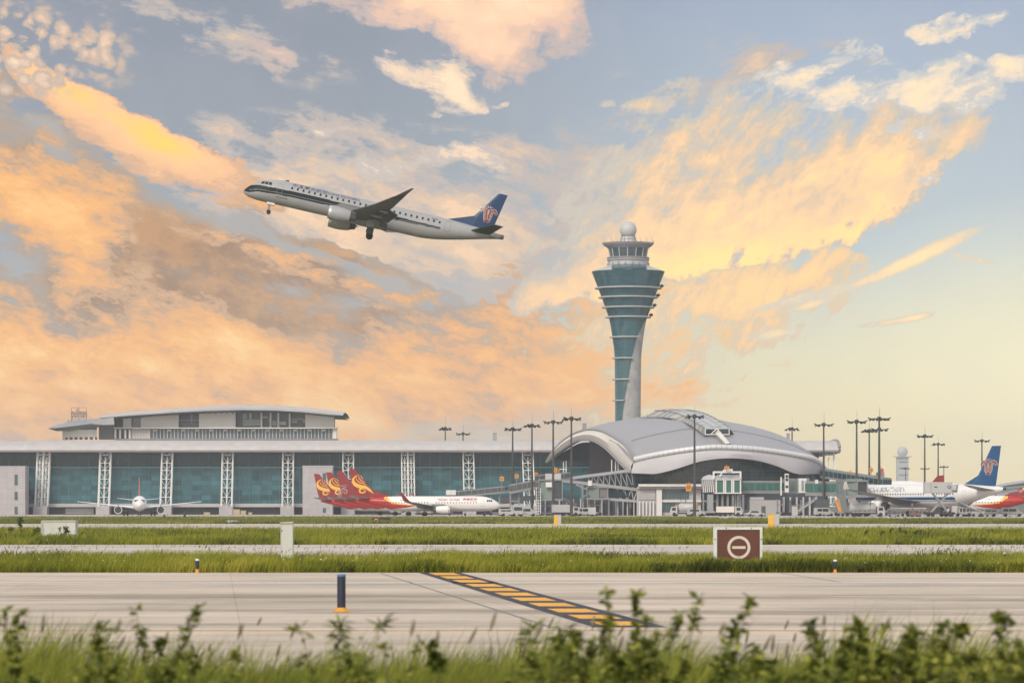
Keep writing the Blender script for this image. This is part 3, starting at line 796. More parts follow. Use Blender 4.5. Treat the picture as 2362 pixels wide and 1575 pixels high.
rows = [[roof_pt(i / NU, j / NV) for i in range(NU + 1)] for j in range(NV + 1)]
back = [[Vector((p.x * 1.02, p.y + 14 * s, p.z - (p.z - 2) * s * s * .8)) for p in rows[-1]] for s in (.35, .7, 1.0)]
mb = MB(); mb.grid(rows + back); mb.build('roof', m_roofh, hall)
ROOFS = [((p.x * F / p.y + CX, HY - (p.z - EYE) * F / p.y), p.y) for r in rows for p in r]
def roofD(px, py):
    """depth of the hall roof along that sight line (for standing things on it)"""
    best = sorted(ROOFS, key=lambda q: (q[0][0] - px) ** 2 + (q[0][1] - py) ** 2)[:4]
    return sum(b[1] for b in best) / 4
# seams on the roof
mb = MB()
for v in (.34,):
    mb.path([roof_pt(i / NU, v) + Vector((0, -.15, .12)) for i in range(2, NU)], .10, 4)
for u in ():
    mb.path([roof_pt(u, j / NV) + Vector((0, -.1, .06)) for j in range(NV + 1)], .05, 4)
mb.build('roof_seams', m_edge, hall)
# silver gutter tube along the front eave with clamps
mb = MB(); mb.path([p + Vector((0, -.6, -.1)) for p in bot], .75, 10); mb.build('eave_tube', mat('bright gutter', (.60, .60, .61), .4, metal=.1, var=.03), hall)
for i, p in enumerate(resample(bot, 44)):
    mb = MB(); q = p + Vector((0, -.6, -.1)); mb.tube(q + Vector((-.06, 0, -.85)), q + Vector((-.06, 0, .85)), .85, .85, 8) if False else mb.lathe([(.79, -.05), (.79, .05)], q, 10, axis='x'); mb.build('eave_clamp', m_edge, hall)
# fascia below
ft = resample([p + Vector((0, -.5, -.7)) for p in bot], 41)
fb = resample(pts3([(1456, 1091, 983.5), (1485, 1092, 982.5), (1515, 1092, 981), (1560, 1081, 979), (1620, 1063, 978), (1680, 1056.5, 978), (1740, 1061, 980), (1790, 1074, 982.5), (1835, 1092, 985.5), (1870, 1093, 990), (1904, 1092, 997)]), 41)
ft[0] = Q(1462, 1064, 985); 
mb = MB(); mb.grid([ft, [a.lerp(b, .5) + Vector((0, -.5, 0)) for a, b in zip(ft, fb)], fb]); mb.build('fascia', m_fascia, hall)
mb = MB(); mb.grid([fb, [p + Vector((0, 12, .4)) for p in fb]]); mb.build('soffit', m_soffit, hall)
# cream lip of the arched mouth
outer = [(1261, 1066), (1270, 1048), (1290, 1024), (1315, 1005), (1342, 993.5), (1362, 990), (1385, 993), (1402, 1000), (1420, 1010), (1437, 1022), (1452, 1040), (1466, 1058)]
inner = [(1265, 1065), (1278, 1051), (1299, 1036), (1318, 1024), (1336, 1016), (1354, 1014.5), (1371, 1017), (1388, 1026), (1403, 1038), (1420, 1055), (1438, 1074), (1457, 1092)]
dep = lambda x: 985 + (1466 - x) / 206 * 82
O = resample([Q(x, y, dep(x)) for x, y in outer], 50); I = resample([Q(x, y, dep(x) + 1.5) for x, y in inner], 50)
mb = MB(); mb.grid([O, [a.lerp(b, .5) + Vector((-.8, -.8, 0)) for a, b in zip(O, I)], I]); mb.build('arch_lip', m_cream, hall)
mb = MB(); mb.path(O, .40, 6); mb.path([p + Vector((-.3, -.3, 0)) for p in I], .30, 6); mb.build('arch_rim', m_edge, hall)
mb = MB(); mb.path(resample(pts3([(1407, 1014, 1008), (1425, 1024, 1001), (1443, 1043, 992), (1462, 1062, 984)]), 16), .35, 5); mb.build('arch_rib', m_edge, hall)
mb = MB(); mb.grid([I, [p + Vector((3, 62, 1.6)) for p in I]]); mb.build('mouth_soffit', m_soffit, hall)
mb = MB(); mb.grid([O[:26], [p + Vector((2.5, 55, 2)) for p in O[:26]]]); mb.build('roof_back', m_roofh, hall)
wl = [p + Vector((1.5, 58, .4)) for p in I]; zw = EYE + (HY - 1073) * 1100 / F
mb = MB(); mb.grid([wl, [Vector((p.x, p.y, min(p.z - .1, zw))) for p in wl]], sm=False); mb.build('inner_glass', m_glass_hi, hall)
# white struts inside the mouth
mb = MB()
for a, b in (((1340, 1040, 1100), (1352, 1026, 1100)), ((1352, 1026, 1100), (1396, 1034, 1100)), ((1334, 1038, 1100), (1400, 1037, 1100)), ((1396, 1042, 1090), (1395, 1056, 1090)), ((1420, 1088, 1010), (1420, 1062, 1010)), ((1426, 1088, 1010), (1426, 1066, 1010)), ((1411, 1088, 1010), (1411, 1060, 1010)), ((1300, 1098, 1060), (1300, 1064, 1060)), ((1306, 1098, 1060), (1306, 1062, 1060)), ((1290, 1082, 1060), (1308, 1082, 1060))):
    mb = MB(); mb.tube(Q(*a), Q(*b), .16, n=5); mb.build('inner_strut', m_whitesteel, hall)
# glass below the fascia and the front corner
gt = [p + Vector((0, 10, .2)) for p in fb]
mb = MB(); mb.grid([gt, [Vector((p.x, p.y, 6.2)) for p in gt]], sm=False); mb.build('glass_front', m_glass_dk, hall)
mb = MB()
for p in gt[::2]: mb.bx(p.x - .07, p.x + .07, p.y - .3, p.y - .05, 6.2, p.z - .2)
for z in (8.4, 10.6, 12.8):
    for a, b in zip(gt, gt[1:]):
        if min(a.z, b.z) > z: mb.beam((a.x, a.y - .12, z), (b.x, b.y - .12, z), .08, .1)
mb.build('glass_mullions', mat('hall mullion', (.075, .115, .125), .4), hall)
mb = MB(); a = gt[0]; mb.grid([[Vector((a.x, a.y, a.z)), Vector((a.x + 9, a.y + 60, a.z + 2))], [Vector((a.x, a.y, 0)), Vector((a.x + 9, a.y + 60, 0))]], sm=False); mb.build('glass_side', m_glass_dk, hall)
mb = MB(); b_ = gt[-1]; mb.grid([[Vector((b_.x, b_.y, b_.z)), Vector((b_.x + 4, b_.y + 50, b_.z))], [Vector((b_.x, b_.y, 0)), Vector((b_.x + 4, b_.y + 50, 0))]], sm=False); mb.build('glass_side', m_glass_dk, hall)
# ground floor
def hbox(name, x0, x1, y0, y1, D, dd, m, par=hall):
    k = D / F; mb = MB(); mb.bx((x0 - CX) * k, (x1 - CX) * k, D, D + dd, max(0, EYE + (HY - y1) * k), EYE + (HY - y0) * k); return mb.build(name, m, par)
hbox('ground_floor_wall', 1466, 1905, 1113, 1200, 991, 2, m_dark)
hbox('ground_floor_shade', 1236, 1466, 1152, 1200, 1002, 2, m_dark)  # added dark block, the shade of the ground floor put into its colour
for a in range(14): hbox('pillar', 1240 + a * 16.3, 1243 + a * 16.3, 1150, 1200, 1000, .8, m_steel if a % 3 else m_grayl)
hbox('annex_wall', 1469, 1513, 1127, 1200, 986.5, 4, m_grayl)
hbox('annex_canopy', 1473, 1618, 1116, 1121.5, 984, 6, m_white)
hbox('annex_canopy_edge', 1470, 1620, 1122, 1127, 985.5, 5, m_fascia)
hbox('annex_pillar', 1514, 1527, 1128, 1200, 985.5, 4, m_white)
hbox('annex_wall', 1528, 1617, 1128, 1200, 987, 3.5, m_pale)
hbox('annex_panel', 1472, 1512, 1129, 1152, 986.2, .25, m_gray)
for a in range(6): hbox('window', 1529 + a * 10.2, 1538 + a * 10.2, 1127.5, 1149.5, 986.7, .25, m_winds)
for a in range(3): hbox('window', 1527.5 + a * 10, 1536.5 + a * 10, 1160.5, 1180, 986.7, .25, m_winds)
hbox('window_ledge', 1514, 1618, 1153, 1157.5, 985.8, 1, m_white)
for a in range(5): hbox('pillar', 1474 + a * 8, 1477 + a * 8, 1156, 1190, 985.6, .5, m_white)
hbox('side_block', 1730, 1800, 1153, 1200, 986, 5, m_pale); hbox('side_block', 1731, 1762, 1146, 1152.5, 986, 5, m_grayl)
for a in range(7): hbox('pillar', 1640 + a * 12, 1645 + a * 12, 1140, 1200, 989.5, 1, m_steel)
for a in range(6): hbox('pillar', 1806 + a * 15, 1810 + a * 15, 1146, 1200, 989.5, 1, m_fascia)

# ridge skylight lying on the vault
SL = [(1511, 947), (1537, 948), (1564, 954), (1586, 963), (1604, 974), (1626, 987)]
SR = [(1560, 945), (1595, 946.6), (1623, 953), (1645, 963), (1665, 975), (1683, 987)]
SB = [(1476, 963), (1513, 961.5), (1546, 964), (1566, 969), (1595, 981), (1626, 1003)]
dl = [roofD(x, max(y, 962)) for x, y in SB]; dr = [roofD(x + 4, y + 12) for x, y in SR]; dl = [min(d, 1060) for d in dl]; dr = [min(d, 1060) for d in dr]
A = resample([Q(*p, d - 3) for p, d in zip(SL, dl)], 25); Bq = resample([Q(*p, d - 3) for p, d in zip(SR, dr)], 25); Cq = resample([Q(*p, d - 2.5) for p, d in zip(SB, dl)], 25)
mb = MB(); mb.grid([A, [a.lerp(b, .5) + Vector((0, 0, .3)) for a, b in zip(A, Bq)], Bq, [p + Vector((2.5, 2, -3.5)) for p in Bq]])
mb.build('skylight_roof', mat('skylight panels', (.46, .455, .44), .4, metal=.1, var=.08, scale=.3), hall)
mb = MB(); mb.grid([A, Cq], sm=False); mb.build('skylight_side', mat('skylight louvres', (.36, .345, .31), .5, var=.2, scale=.8), hall)
mb = MB()
for i in range(1, 25, 2): mb.tube(A[i] + Vector((-.15, -.3, 0)), Cq[i] + Vector((-.15, -.3, 0)), .09, n=4)
for i in range(0, 25, 3): mb.tube(A[i] + Vector((0, -.1, .12)), Bq[i] + Vector((0, -.1, .12)), .07, n=4)
for f in (.33, .66): mb.path([a.lerp(b, f) + Vector((0, -.1, .3)) for a, b in zip(A, Bq)], .06, 4)
mb.path([p + Vector((-.1, -.3, .1)) for p in A], .14, 5); mb.path([p + Vector((.1, -.3, .1)) for p in Bq], .14, 5); mb.path([p + Vector((-.1, -.4, 0)) for p in Cq], .16, 5)
mb.build('skylight_frame', m_edge, hall)
mb = MB(); mb.add([A[-1], Bq[-1], Q(1683, 1003, roofD(1683, 1003) - 2.5), Cq[-1]], [(0, 1, 2, 3)]); mb.build('skylight_window', m_glass_dk, hall)
mb = MB()
for a, b in (((1626, 988), (1683, 988)), ((1626, 1002), (1683, 1002)), ((1627, 988), (1627, 1002)), ((1682, 988), (1682, 1002)), ((1640, 1001), (1654, 988)), ((1656, 988), (1656, 1002))):
    mb.tube(Q(*a, A[-1].y - .5), Q(*b, A[-1].y - .5), .16, n=5)
mb.build('skylight_window_frame', m_white, hall)
mb = MB(); mb.prism([Q(1649, 997, roofD(1649, 999) - 4), Q(1658, 991, roofD(1658, 999) - 4), Q(1684, 1022, roofD(1684, 1022) - 2), Q(1674, 1024, roofD(1674, 1024) - 2)], (0, 2.5, -.5)); mb.build('spine', m_cream, hall)
mb = MB(); mb.path([Q(1646, 998, roofD(1646, 998) - 4), Q(1671, 1025, roofD(1671, 1025) - 2.2), Q(1686, 1023, roofD(1686, 1023) - 2.2)], .14, 5); mb.build('spine_edge', m_edge, hall)

# ---------------------------------------------------------------- hotel behind the roof
HD = 1330.0; hk = HD / F
hot = thing('hotel_building', 'white low hotel with sweeping lens shaped roof behind the concourse roof', 'hotel', (-120, HD, 0))
def wbox(name, x0, x1, y0, y1, d0, dd, m): 
    D = HD + d0; k = D / F; mb = MB(); mb.bx((x0 - CX) * k, (x1 - CX) * k, D, D + dd, EYE + (HY - y1) * k, EYE + (HY - y0) * k); return mb.build(name, m, hot)
m_hw = mat('hotel white panels', (.72, .69, .65), .55, var=.05, scale=.1)
m_hd = mat('hotel shaded glass', (.10, .13, .15), .25, var=.3, scale=.12)
m_hg = panel_mat('hotel band glass', (.07, .115, .145), 1.25, 4, .35, .15, [.10, .14, .15], .03)
# main roof lens
upx = [(238, 963.5), (300, 957), (400, 949), (480, 943.5), (560, 941), (640, 942), (700, 946.5), (760, 953), (794, 958)]
lox = [(238, 965.5), (300, 960.5), (400, 953.5), (480, 949), (560, 947), (640, 948), (700, 951.5), (760, 957.5), (794, 959.5)]
mb = MB()
rs = []
for off, sc in ((-9, 0), (-6, .5), (8, 1.5), (30, 1.2), (45, 0)):
    rs.append([Q(x, y, HD) + Vector((0, off, sc - .1)) for x, y in upx])
mb.grid([[Q(x, y, HD) + Vector((0, -8.9, 0)) for x, y in lox]] + rs)
mb.build('roof', mat('hotel roof metal', (.52, .50, .48), .4, metal=.2, var=.06, scale=.1), hot)
mb = MB(); mb.grid([[Q(x, y, HD) + Vector((0, -8.8, 0)) for x, y in lox], [Q(x, y + 2.5, HD) + Vector((0, 0, -.2)) for x, y in lox], [Q(x, y + 2.5, HD) + Vector((0, 44, 0)) for x, y in lox]]); mb.build('roof_underside', m_soffit, hot)
lowy = lambda x: interp(x, [(a, b + 1) for a, b in lox])
def wall_strip(name, x0, x1, ybot, d0, m, n=6):
    D = HD + d0; r1 = [Q(x0 + (x1 - x0) * i / n, lowy(x0 + (x1 - x0) * i / n), D) for i in range(n + 1)]
    mb = MB(); mb.grid([r1, [Q(x0 + (x1 - x0) * i / n, ybot, D) for i in range(n + 1)]], sm=False)
    mb.grid([[p + Vector((0, 3, 0)) for p in r1], [Q(x0 + (x1 - x0) * i / n, ybot, D) + Vector((0, 3, 0)) for i in range(n + 1)]], sm=False)
    return mb.build(name, m, hot)
for x0, x1 in ((284, 303), (325, 412), (459, 543), (704, 771)): wall_strip('wall', x0, x1, 987.5, 0, m_hw)
wall_strip('recess_wall', 262, 772, 987.4, 6, m_hd)
wbox('opening_floor', 412, 459, 974, 984, 3, 2, m_hd); wbox('opening_beam', 412, 459, 969, 970, 2.6, .5, m_hw)
wbox('balcony_glass', 560, 601, 967, 982, 3.5, .5, mat('balcony glass', (.25, .32, .31), .2, var=.1))
for x in (601, 622, 640, 666): wbox('pillar', x, x + 4, 951, 987, 2, 2, m_hw)
for x0, x1, y0, y1 in ((560, 570, 953, 966), (575, 580, 953, 975), (605, 618, 960, 964), (628, 638, 970, 982), (645, 660, 972, 980), (670, 700, 965, 968), (672, 686, 970, 975), (698, 703, 966, 974), (440, 444, 953, 975), (415, 430, 975, 980)): wbox('terrace_furniture', x0, x1, y0, y1, 4.4, .8, m_hw if (x0 % 2) else m_steel)
for i in range(7): wbox('clerestory_post', 470 + i * 13, 473 + i * 13, 949.5, 954, -.3, .4, m_winds)
wbox('opening_window', 304, 325, 962, 985, 2.5, .5, m_winds)
wbox('floor_slab', 262, 778, 985.6, 988, -2.2, 8, m_hw)
wbox('base_slab', 262, 778, 1011, 1014, -2.2, 8, m_edge)
wbox('lower_wall', 303, 345, 988.2, 1011, 0, 4, m_hw)
for i in range(11): wbox('wall_rib', 305 + i * 3.6, 306 + i * 3.6, 988.2, 1011, -.25, .24, m_grayl)
wbox('band_window', 345, 771, 988.2, 1011, .5, 2, m_hg)
for i in range(53):
    wbox('window_fin', 345 + i * 8.1, 346.2 + i * 8.1, 988.2, 1011, .2, .3, m_hw)
wbox('corner_wall', 768, 776, 988, 1011, -.8, 6, m_hw)
# small panels between fins
for i in range(13): wbox('window_shade', 354 + i * 32.4, 361 + i * 32.4, 990, 994, .1, .3, m_hw)
# left part: round drum with leaf canopy
wbox('recess_block', 228, 264, 965, 1013, 4, 6, mat('hotel grey block', (.27, .28, .30), .6, var=.1))
for i, x in enumerate((264, 275, 287, 297)): wbox('balcony_column', x, x + 4, 990, 1013, -1, 1.5, m_hw)
wbox('balcony_recess', 262, 303, 989, 1013, 2, 1, m_hd)
cx0 = (205 - CX) * hk; zA = EYE + (HY - 1012) * hk
mb = MB(); R0 = 64 * hk
arc = [(cx0 + (x - 205) * hk, HD + 6 - 9 * math.sqrt(max(0, 1 - ((x - 205) / 66) ** 2))) for x in range(141, 231, 6)]
mb.grid([[Vector((x, y, EYE + (HY - t) * hk)) for x, y in arc] for t in (991, 1008)]); mb.build('drum_wall', m_hw, hot)
mb = MB(); mb.grid([[Vector((x, y + .8, EYE + (HY - t) * hk)) for x, y in arc] for t in (978, 991)]); mb.grid([[Vector((x, y + .8, EYE + (HY - t) * hk)) for x, y in arc] for t in (1008, 1014)]); mb.build('drum_window', m_hd, hot)
mb = MB()
for x, y in arc[1::2]: mb.bx(x - .35, x + .35, y - .1, y + .3, EYE + (HY - 1014) * hk, EYE + (HY - 1008) * hk)
mb.build('drum_posts', m_hw, hot)
lt_ = [(112, 986.5), (130, 980), (160, 973), (200, 968), (240, 963)]; lb_ = [(112, 988.5), (130, 994), (160, 993.5), (200, 989), (240, 983)]
mb = MB(); mb.grid([[Q(x, y, HD - 2) for x, y in lb_], [Q(x, (y + y2) / 2, HD - 9) for (x, y), (_, y2) in zip(lt_, lb_)], [Q(x, y, HD - 4) for x, y in lt_], [Q(x, y + 1, HD + 25) for x, y in lt_]]); mb.build('canopy', mat('canopy grey', (.30, .31, .33), .45, metal=.2, var=.06), hot)
mb = MB(); mb.grid([[Q(205, 974, HD - 9.5), Q(230, 966, HD - 9.5), Q(262, 962, HD - 9.5)], [Q(214, 978, HD - 9), Q(238, 980, HD - 9), Q(264, 979, HD - 9)]]); mb.build('canopy_shell', m_grayl, hot)

# aerials and the sign on the hotel roof
for i, x in enumerate((576, 586)):
    mb = MB(); mb.tube(Q(x, 943, HD + 4), Q(x, 934.5, HD + 4), .3, n=5); mb.build('aerial', m_edge, hot)
def text_mesh(s, size, extr=0.0, bold=0.0):
    cu = bpy.data.curves.new('lettering', 'FONT'); cu.body = s; cu.size = size; cu.extrude = extr; cu.offset = bold; cu.resolution_u = 3
    ob = bpy.data.objects.new('lettering', cu); COL.objects.link(ob)
    dg = bpy.context.evaluated_depsgraph_get(); me = bpy.data.meshes.new_from_object(ob.evaluated_get(dg))
    v = [tuple(p.co) for p in me.vertices]; f = [tuple(p.vertices) for p in me.polygons]
    bpy.data.objects.remove(ob); bpy.data.curves.remove(cu); bpy.data.meshes.remove(me)
    return v, f
sg = thing('roof_sign', 'small lettered sign on a frame above the hotel canopy', 'sign', Q(182, 968, HD - 3))
v, f = text_mesh('pullman', 4.0, .15, .03)
wv = max(p[0] for p in v); sx = 34 * hk / wv; 
mb = MB(); mb.add([((p[0] - wv / 2) * sx, -p[2], p[1] * 1.25 + .9) for p in v], f); mb.build('lettering', mat('sign letters', (.11, .10, .10), .5), sg, local=True)
mb = MB()
for z in (.2, 2.3, 4.7): mb.tube((-2.9, .5, z), (2.9, .5, z), .09, n=4)
for x in (-2.9, 0, 2.9): mb.tube((x, .5, -2.5), (x, .5, 4.7), .1, n=4)
mb.build('frame', m_edge, sg, local=True)
mb = MB()
for i in range(7): mb.bx(-4.4 + i * 1.15, -3.8 + i * 1.15, .1, .4, -1.2, -.2)
mb.build('lower_letters', m_edge, sg, local=True)

# ---------------------------------------------------------------- control tower
TD = 1356.0; tk = TD / F
tw = thing('control_tower', 'tall flared control tower with teal glass cone and white radome on top', 'control tower', Q(1449, HY, TD) * 1)
tw.location.z = 0
tz = lambda yz: EYE + (HY - (500 + yz / 3.268)) * tk          # from the zoomed row
tr = lambda w: w / 3.268 * tk
rad = [(1700, 95), (1600, 95), (1535, 95), (1385, 96), (1226, 97), (1066, 99), (985, 105), (908, 116), (832, 127), (758, 143), (685, 169), (610, 196), (540, 223), (478, 247), (415, 272)]
bnd = {1700: -.66, 1600: -.6, 1535: -.52, 1385: -.33, 1226: -.04, 1066: .23, 985: .38, 908: .53, 832: .76, 758: .97, 685: .99, 610: .99, 540: .99, 478: .99, 415: .99}
NA = 96
RADT, BNDT = sorted(rad), sorted(bnd.items())
aL = -PI / 2 - PI / 2 - 1.35                      # round the back on the left
gl_rows, co_rows = [], []
fixed = [aL + (PI * 2.35) * i / NA for i in range(NA + 1)]
for j in range(65):
    yz = 1700 + (415 - 1700) * j / 64
    r = tr(interp(yz, RADT)); z = tz(yz); b = interp(yz, BNDT)
    aR = -PI / 2 + math.asin(max(-1, min(1, b)))  # glass ends here on the front
    if b > .985: aR = aL + 2 * PI
    gl_rows.append([Vector(((r + .22) * math.cos(min(t, aR)), (r + .22) * math.sin(min(t, aR)), z)) for t in fixed])
    co_rows.append([Vector(((r - .05) * math.cos(t), (r - .05) * math.sin(t), z)) for t in [2 * PI * i / 72 for i in range(72)]])
mb = MB(); mb.grid(gl_rows); mc = MB()
m_tg = panel_mat('tower glass', (.016, .080, .100), .9, 1.55, .18, .12, [.03, .12, .14], .06, spec=.7, axis='xz', grime=.12)
mb.build('glass_shaft', m_tg, tw, local=True)
mc.grid(co_rows, close=True); mc.build('concrete_shaft', m_conc_w, tw, local=True)
m_tw = mat('tower white trim', (.44, .435, .42), .5, var=.05)
for yz in (540, 610, 685, 758, 908, 1066, 1226, 1385):
    r = tr(interp(yz, sorted([(a, b) for a, b in rad]))); z = tz(yz); b = interp(yz, sorted(bnd.items()))
    aR = -PI / 2 + math.asin(min(1, b)) + .03; aL = -PI / 2 - PI / 2 - 1.35
    if b > .95: aR, aL = 2 * PI, 0
    ro = r + (1.55 if yz < 800 else 1.3)
    mb = MB(); mb.lathe([(r - .2, -.2), (ro, -.2), (ro, .2), (r - .2, .2)], (0, 0, z), 64, aL, aR, sm=False); mb.build('ledge', m_tw, tw, local=True)
    if yz < 800:
        for a in (-.12, .1):
            p = Vector((ro * math.cos(a), ro * math.sin(a) - .6, z + .9))
            mb = MB(); mb.lathe([(0, -.6), (.7, -.35), (.85, .1), (.4, .5), (0, .6)], p, 10); mb.build('floodlight', m_black, tw, local=True)
# bright upper glazing band and top disc
mb = MB(); mb.grid([[Vector(((tr(w) + .06) * math.cos(2 * PI * i / 72), (tr(w) + .06) * math.sin(2 * PI * i / 72), tz(yz))) for i in range(72)] for yz, w in ((532, 226), (478, 247), (420, 270))], close=True)
mb.build('upper_glazing', panel_mat('tower upper glass', (.022, .105, .115), .62, 9, .28, .15, [.05, .19, .20], .05, spec=.7), tw, local=True)
mb = MB(); mb.lathe([(tr(272), tz(419)), (tr(276), tz(416)), (tr(272), tz(411)), (tr(150), tz(368)), (0, tz(368))], n=10, a0=PI / 10, a1=2 * PI + PI / 10, sm=False); mb.build('sloping_deck', m_tw, tw, local=True)
mb = MB(); mb.lathe([(tr(150), tz(409)), (tr(133), tz(369))], n=10, a0=PI / 10, a1=2 * PI + PI / 10, sm=False)
mb = MB(); mb.grid([[Vector((r * math.cos(-PI / 2 + h * u), r * math.sin(-PI / 2 + h * u) - .25, z + .12)) for u in [-1 + i / 6 for i in range(13)]] for r, z, h in ((tr(272), tz(411), .5), (tr(212), tz(390), .66), (tr(152), tz(368.5), 1.05))]); mb.build('deck_glazing', m_tg, tw, local=True)
mb = MB(); mb.lathe([(tr(152), tz(370)), (tr(152), tz(336))], n=32); mb.build('drum', m_tw, tw, local=True)
for i in range(18):
    mb = MB(); a = 2 * PI * i / 18; p = Vector((tr(153) * math.cos(a), tr(153) * math.sin(a), 0)); mb.bx(p.x - .3, p.x + .3, p.y - .3, p.y + .3, tz(368), tz(352 if i % 2 else 345)); mb.build('drum_fitting', m_edge, tw, local=True)
mb = MB(); mb.lathe([(tr(140), tz(338)), (tr(159), tz(334)), (tr(160), tz(326)), (tr(140), tz(323))], n=40, sm=False); mb.lathe([(tr(140), tz(319)), (tr(161), tz(316)), (tr(161), tz(308)), (tr(140), tz(305))], n=40, sm=False); mb.build('gallery', m_edge, tw, local=True)
mb = MB(); mb.lathe([(tr(157), tz(334)), (tr(159.5), tz(324)), (tr(157), tz(321))], n=40); mb.build('gallery_trim', m_tw, tw, local=True)
mb = MB(); mb.lathe([(tr(138), tz(318)), (tr(138), tz(305)), (tr(149), tz(238))], n=32); mb.build('cab_glazing', mat('cab glass', (.035, .055, .07), .1, var=.3, scale=.3, spec=.8), tw, local=True)
for i in range(14):
    mb = MB(); a = 2 * PI * (i + .35) / 14
    mb.tube((tr(139.5) * math.cos(a), tr(139.5) * math.sin(a), tz(305)), (tr(150.5) * math.cos(a), tr(150.5) * math.sin(a), tz(240)), .2, n=5); mb.build('cab_mullion', m_tw, tw, local=True)
mb = MB(); mb.lathe([(0, tz(238)), (tr(155), tz(240)), (tr(166), tz(226)), (tr(158), tz(222)), (0, tz(220))], n=40, sm=False); mb.build('cab_roof', m_steel, tw, local=True)
mb = MB()
NR = 40
for i in range(NR):
    a, b = 2 * PI * i / NR, 2 * PI * (i + 1) / NR
    po = lambda t, w, yz: (tr(w) * math.cos(t), tr(w) * math.sin(t), tz(yz))
    mb.tube(po(a, 194, 202), po(b, 194, 202), .14, n=4); mb.tube(po(a, 184, 215), po(b, 184, 215), .10, n=4)
    mb.tube(po(a, 166, 228), po(a, 194, 202), .09, n=4); mb.tube(po(a, 166, 228), po((a + b) / 2, 186, 214), .06, n=3)
    mb.tube(po(a, 194, 202), po(a, 195, 194), .08, n=3)
mb.build('lattice_ring', m_edge, tw, local=True)
mb = MB(); mb.lathe([(tr(165), tz(226)), (tr(192), tz(207)), (tr(192), tz(205)), (tr(160), tz(222))], n=40); mb.build('ring_deck', m_grayl, tw, local=True)
mb = MB(); mb.lathe([(tr(66), tz(222)), (tr(62), tz(195)), (tr(52), tz(148)), (0, tz(148))], n=24); mb.build('radome_base', m_tw, tw, local=True)
mb = MB()
for i in range(12):
    a = 2 * PI * i / 12; mb.tube((tr(63) * math.cos(a), tr(63) * math.sin(a), tz(196)), (tr(53) * math.cos(a), tr(53) * math.sin(a), tz(148)), .1, n=4)
mb.lathe([(tr(58), tz(172)), (tr(59.5), tz(170)), (tr(58), tz(168))], n=24); mb.lathe([(tr(54), tz(150)), (tr(56), tz(147)), (tr(50), tz(144))], n=24)
mb.build('base_ribs', m_edge, tw, local=True)
mb = MB(); R = tr(64); zc = tz(100)
mb.lathe([(R * math.sin(t), zc - R * math.cos(t)) for t in [PI * i / 20 for i in range(3, 21)]], n=32); mb.build('radome', m_tw, tw, local=True)
mb = MB()
for i in range(26):
    a = RNG.uniform(0, 2 * PI); h = RNG.uniform(.8, 2.2); r_ = tr(194)
    mb.tube((r_ * math.cos(a), r_ * math.sin(a), tz(202)), (r_ * math.cos(a), r_ * math.sin(a), tz(202) + h), .05, n=3)
mb.build('whip_aerials', m_edge, tw, local=True)

# far radar tower in the haze
rt = thing('radar_tower', 'distant hazy white radar tower with ball radome', 'radar tower', Q(2081.5, HY, 5600)); rt.location.z = 0
k = 5600 / F
mb = MB(); w = 13 * k
zt_ = EYE + (HY - 1054) * k
mb.bx(-w, w, -w, w, 0, zt_); mb.build('shaft', m_grayl, rt, local=True)
for yy in (1064, 1078, 1094):
    mb = MB(); mb.bx(-w * .75, w * .85, -w - .15, -w - .02, EYE + (HY - yy - 3) * k, EYE + (HY - yy) * k); mb.build('window', m_winds, rt, local=True)
mb = MB(); mb.bx(-19.5 * k, 19.5 * k, -19.5 * k, 19.5 * k, zt_ + .02, zt_ + 1.2)
for sx in (-1, 1): 
    for i in range(5): mb.tube((sx * 19 * k, -19 * k + 9.5 * k * i, zt_ + 1.2), (sx * 19 * k, -19 * k + 9.5 * k * i, zt_ + 2.6), .15, n=4)
mb.build('platform', m_grayl, rt, local=True)
mb = MB(); R = 12.5 * k; mb.lathe([(R * math.sin(t), zt_ + 1.0 + R * .86 - R * math.cos(t)) for t in [PI * i / 16 for i in range(2, 17)]], n=24); mb.build('radome', m_tw, rt, local=True)

# ================================================================== aircraft
m_acw = mat('aircraft white', (.70, .69, .67), .35, var=.03, scale=.3, coat=.1)
m_acg = mat('aircraft belly grey', (.50, .50, .51), .35, var=.05, scale=.3, coat=.2)
m_wing = mat('wing grey', (.16, .163, .17), .4, var=.08, scale=.4)
m_wingd = mat('wing dark grey', (.075, .078, .085), .45, var=.1, scale=.4)
m_navy = mat('black green stripe', (.008, .010, .013), .5, var=.1, spec=.2)
m_green = mat('dark green stripe', (.008, .018, .020), .5, var=.1, spec=.2)
m_pin = mat('pale pinstripe', (.22, .25, .25), .4)
m_blue = mat('fin blue', (.006, .068, .18), .35, var=.05, scale=.3, spec=.3)
m_bluef = mat('fin slate blue', (.014, .045, .110), .35, var=.05, scale=.3, spec=.3)
m_red = mat('fuselage red', (.42, .026, .018), .35, var=.06, scale=.3, spec=.3)
m_redd = mat('fin dark red', (.23, .020, .020), .4, var=.06, scale=.3, spec=.3)
m_yellow = mat('livery yellow', (.78, .42, .06), .35, var=.05, coat=.2)
m_emr = mat('emblem red brown', (.21, .045, .035), .4, var=.1)
m_emw = mat('emblem white', (.50, .45, .42), .4)
m_emg = mat('emblem grey', (.34, .25, .23), .4)
m_tyre = mat('tyre rubber', (.012, .012, .013), .7, var=.2)
m_wind = mat('cabin window glass', (.015, .017, .02), .2, spec=.7)
m_fan = mat('engine fan dark', (.03, .032, .036), .4, var=.2)
m_rett = mat('title red', (.42, .03, .03), .4)
m_bluet = mat('title navy', (.02, .035, .09), .4)
m_metal = mat('bright metal lip', (.62, .62, .63), .22, metal=.6, var=.05)

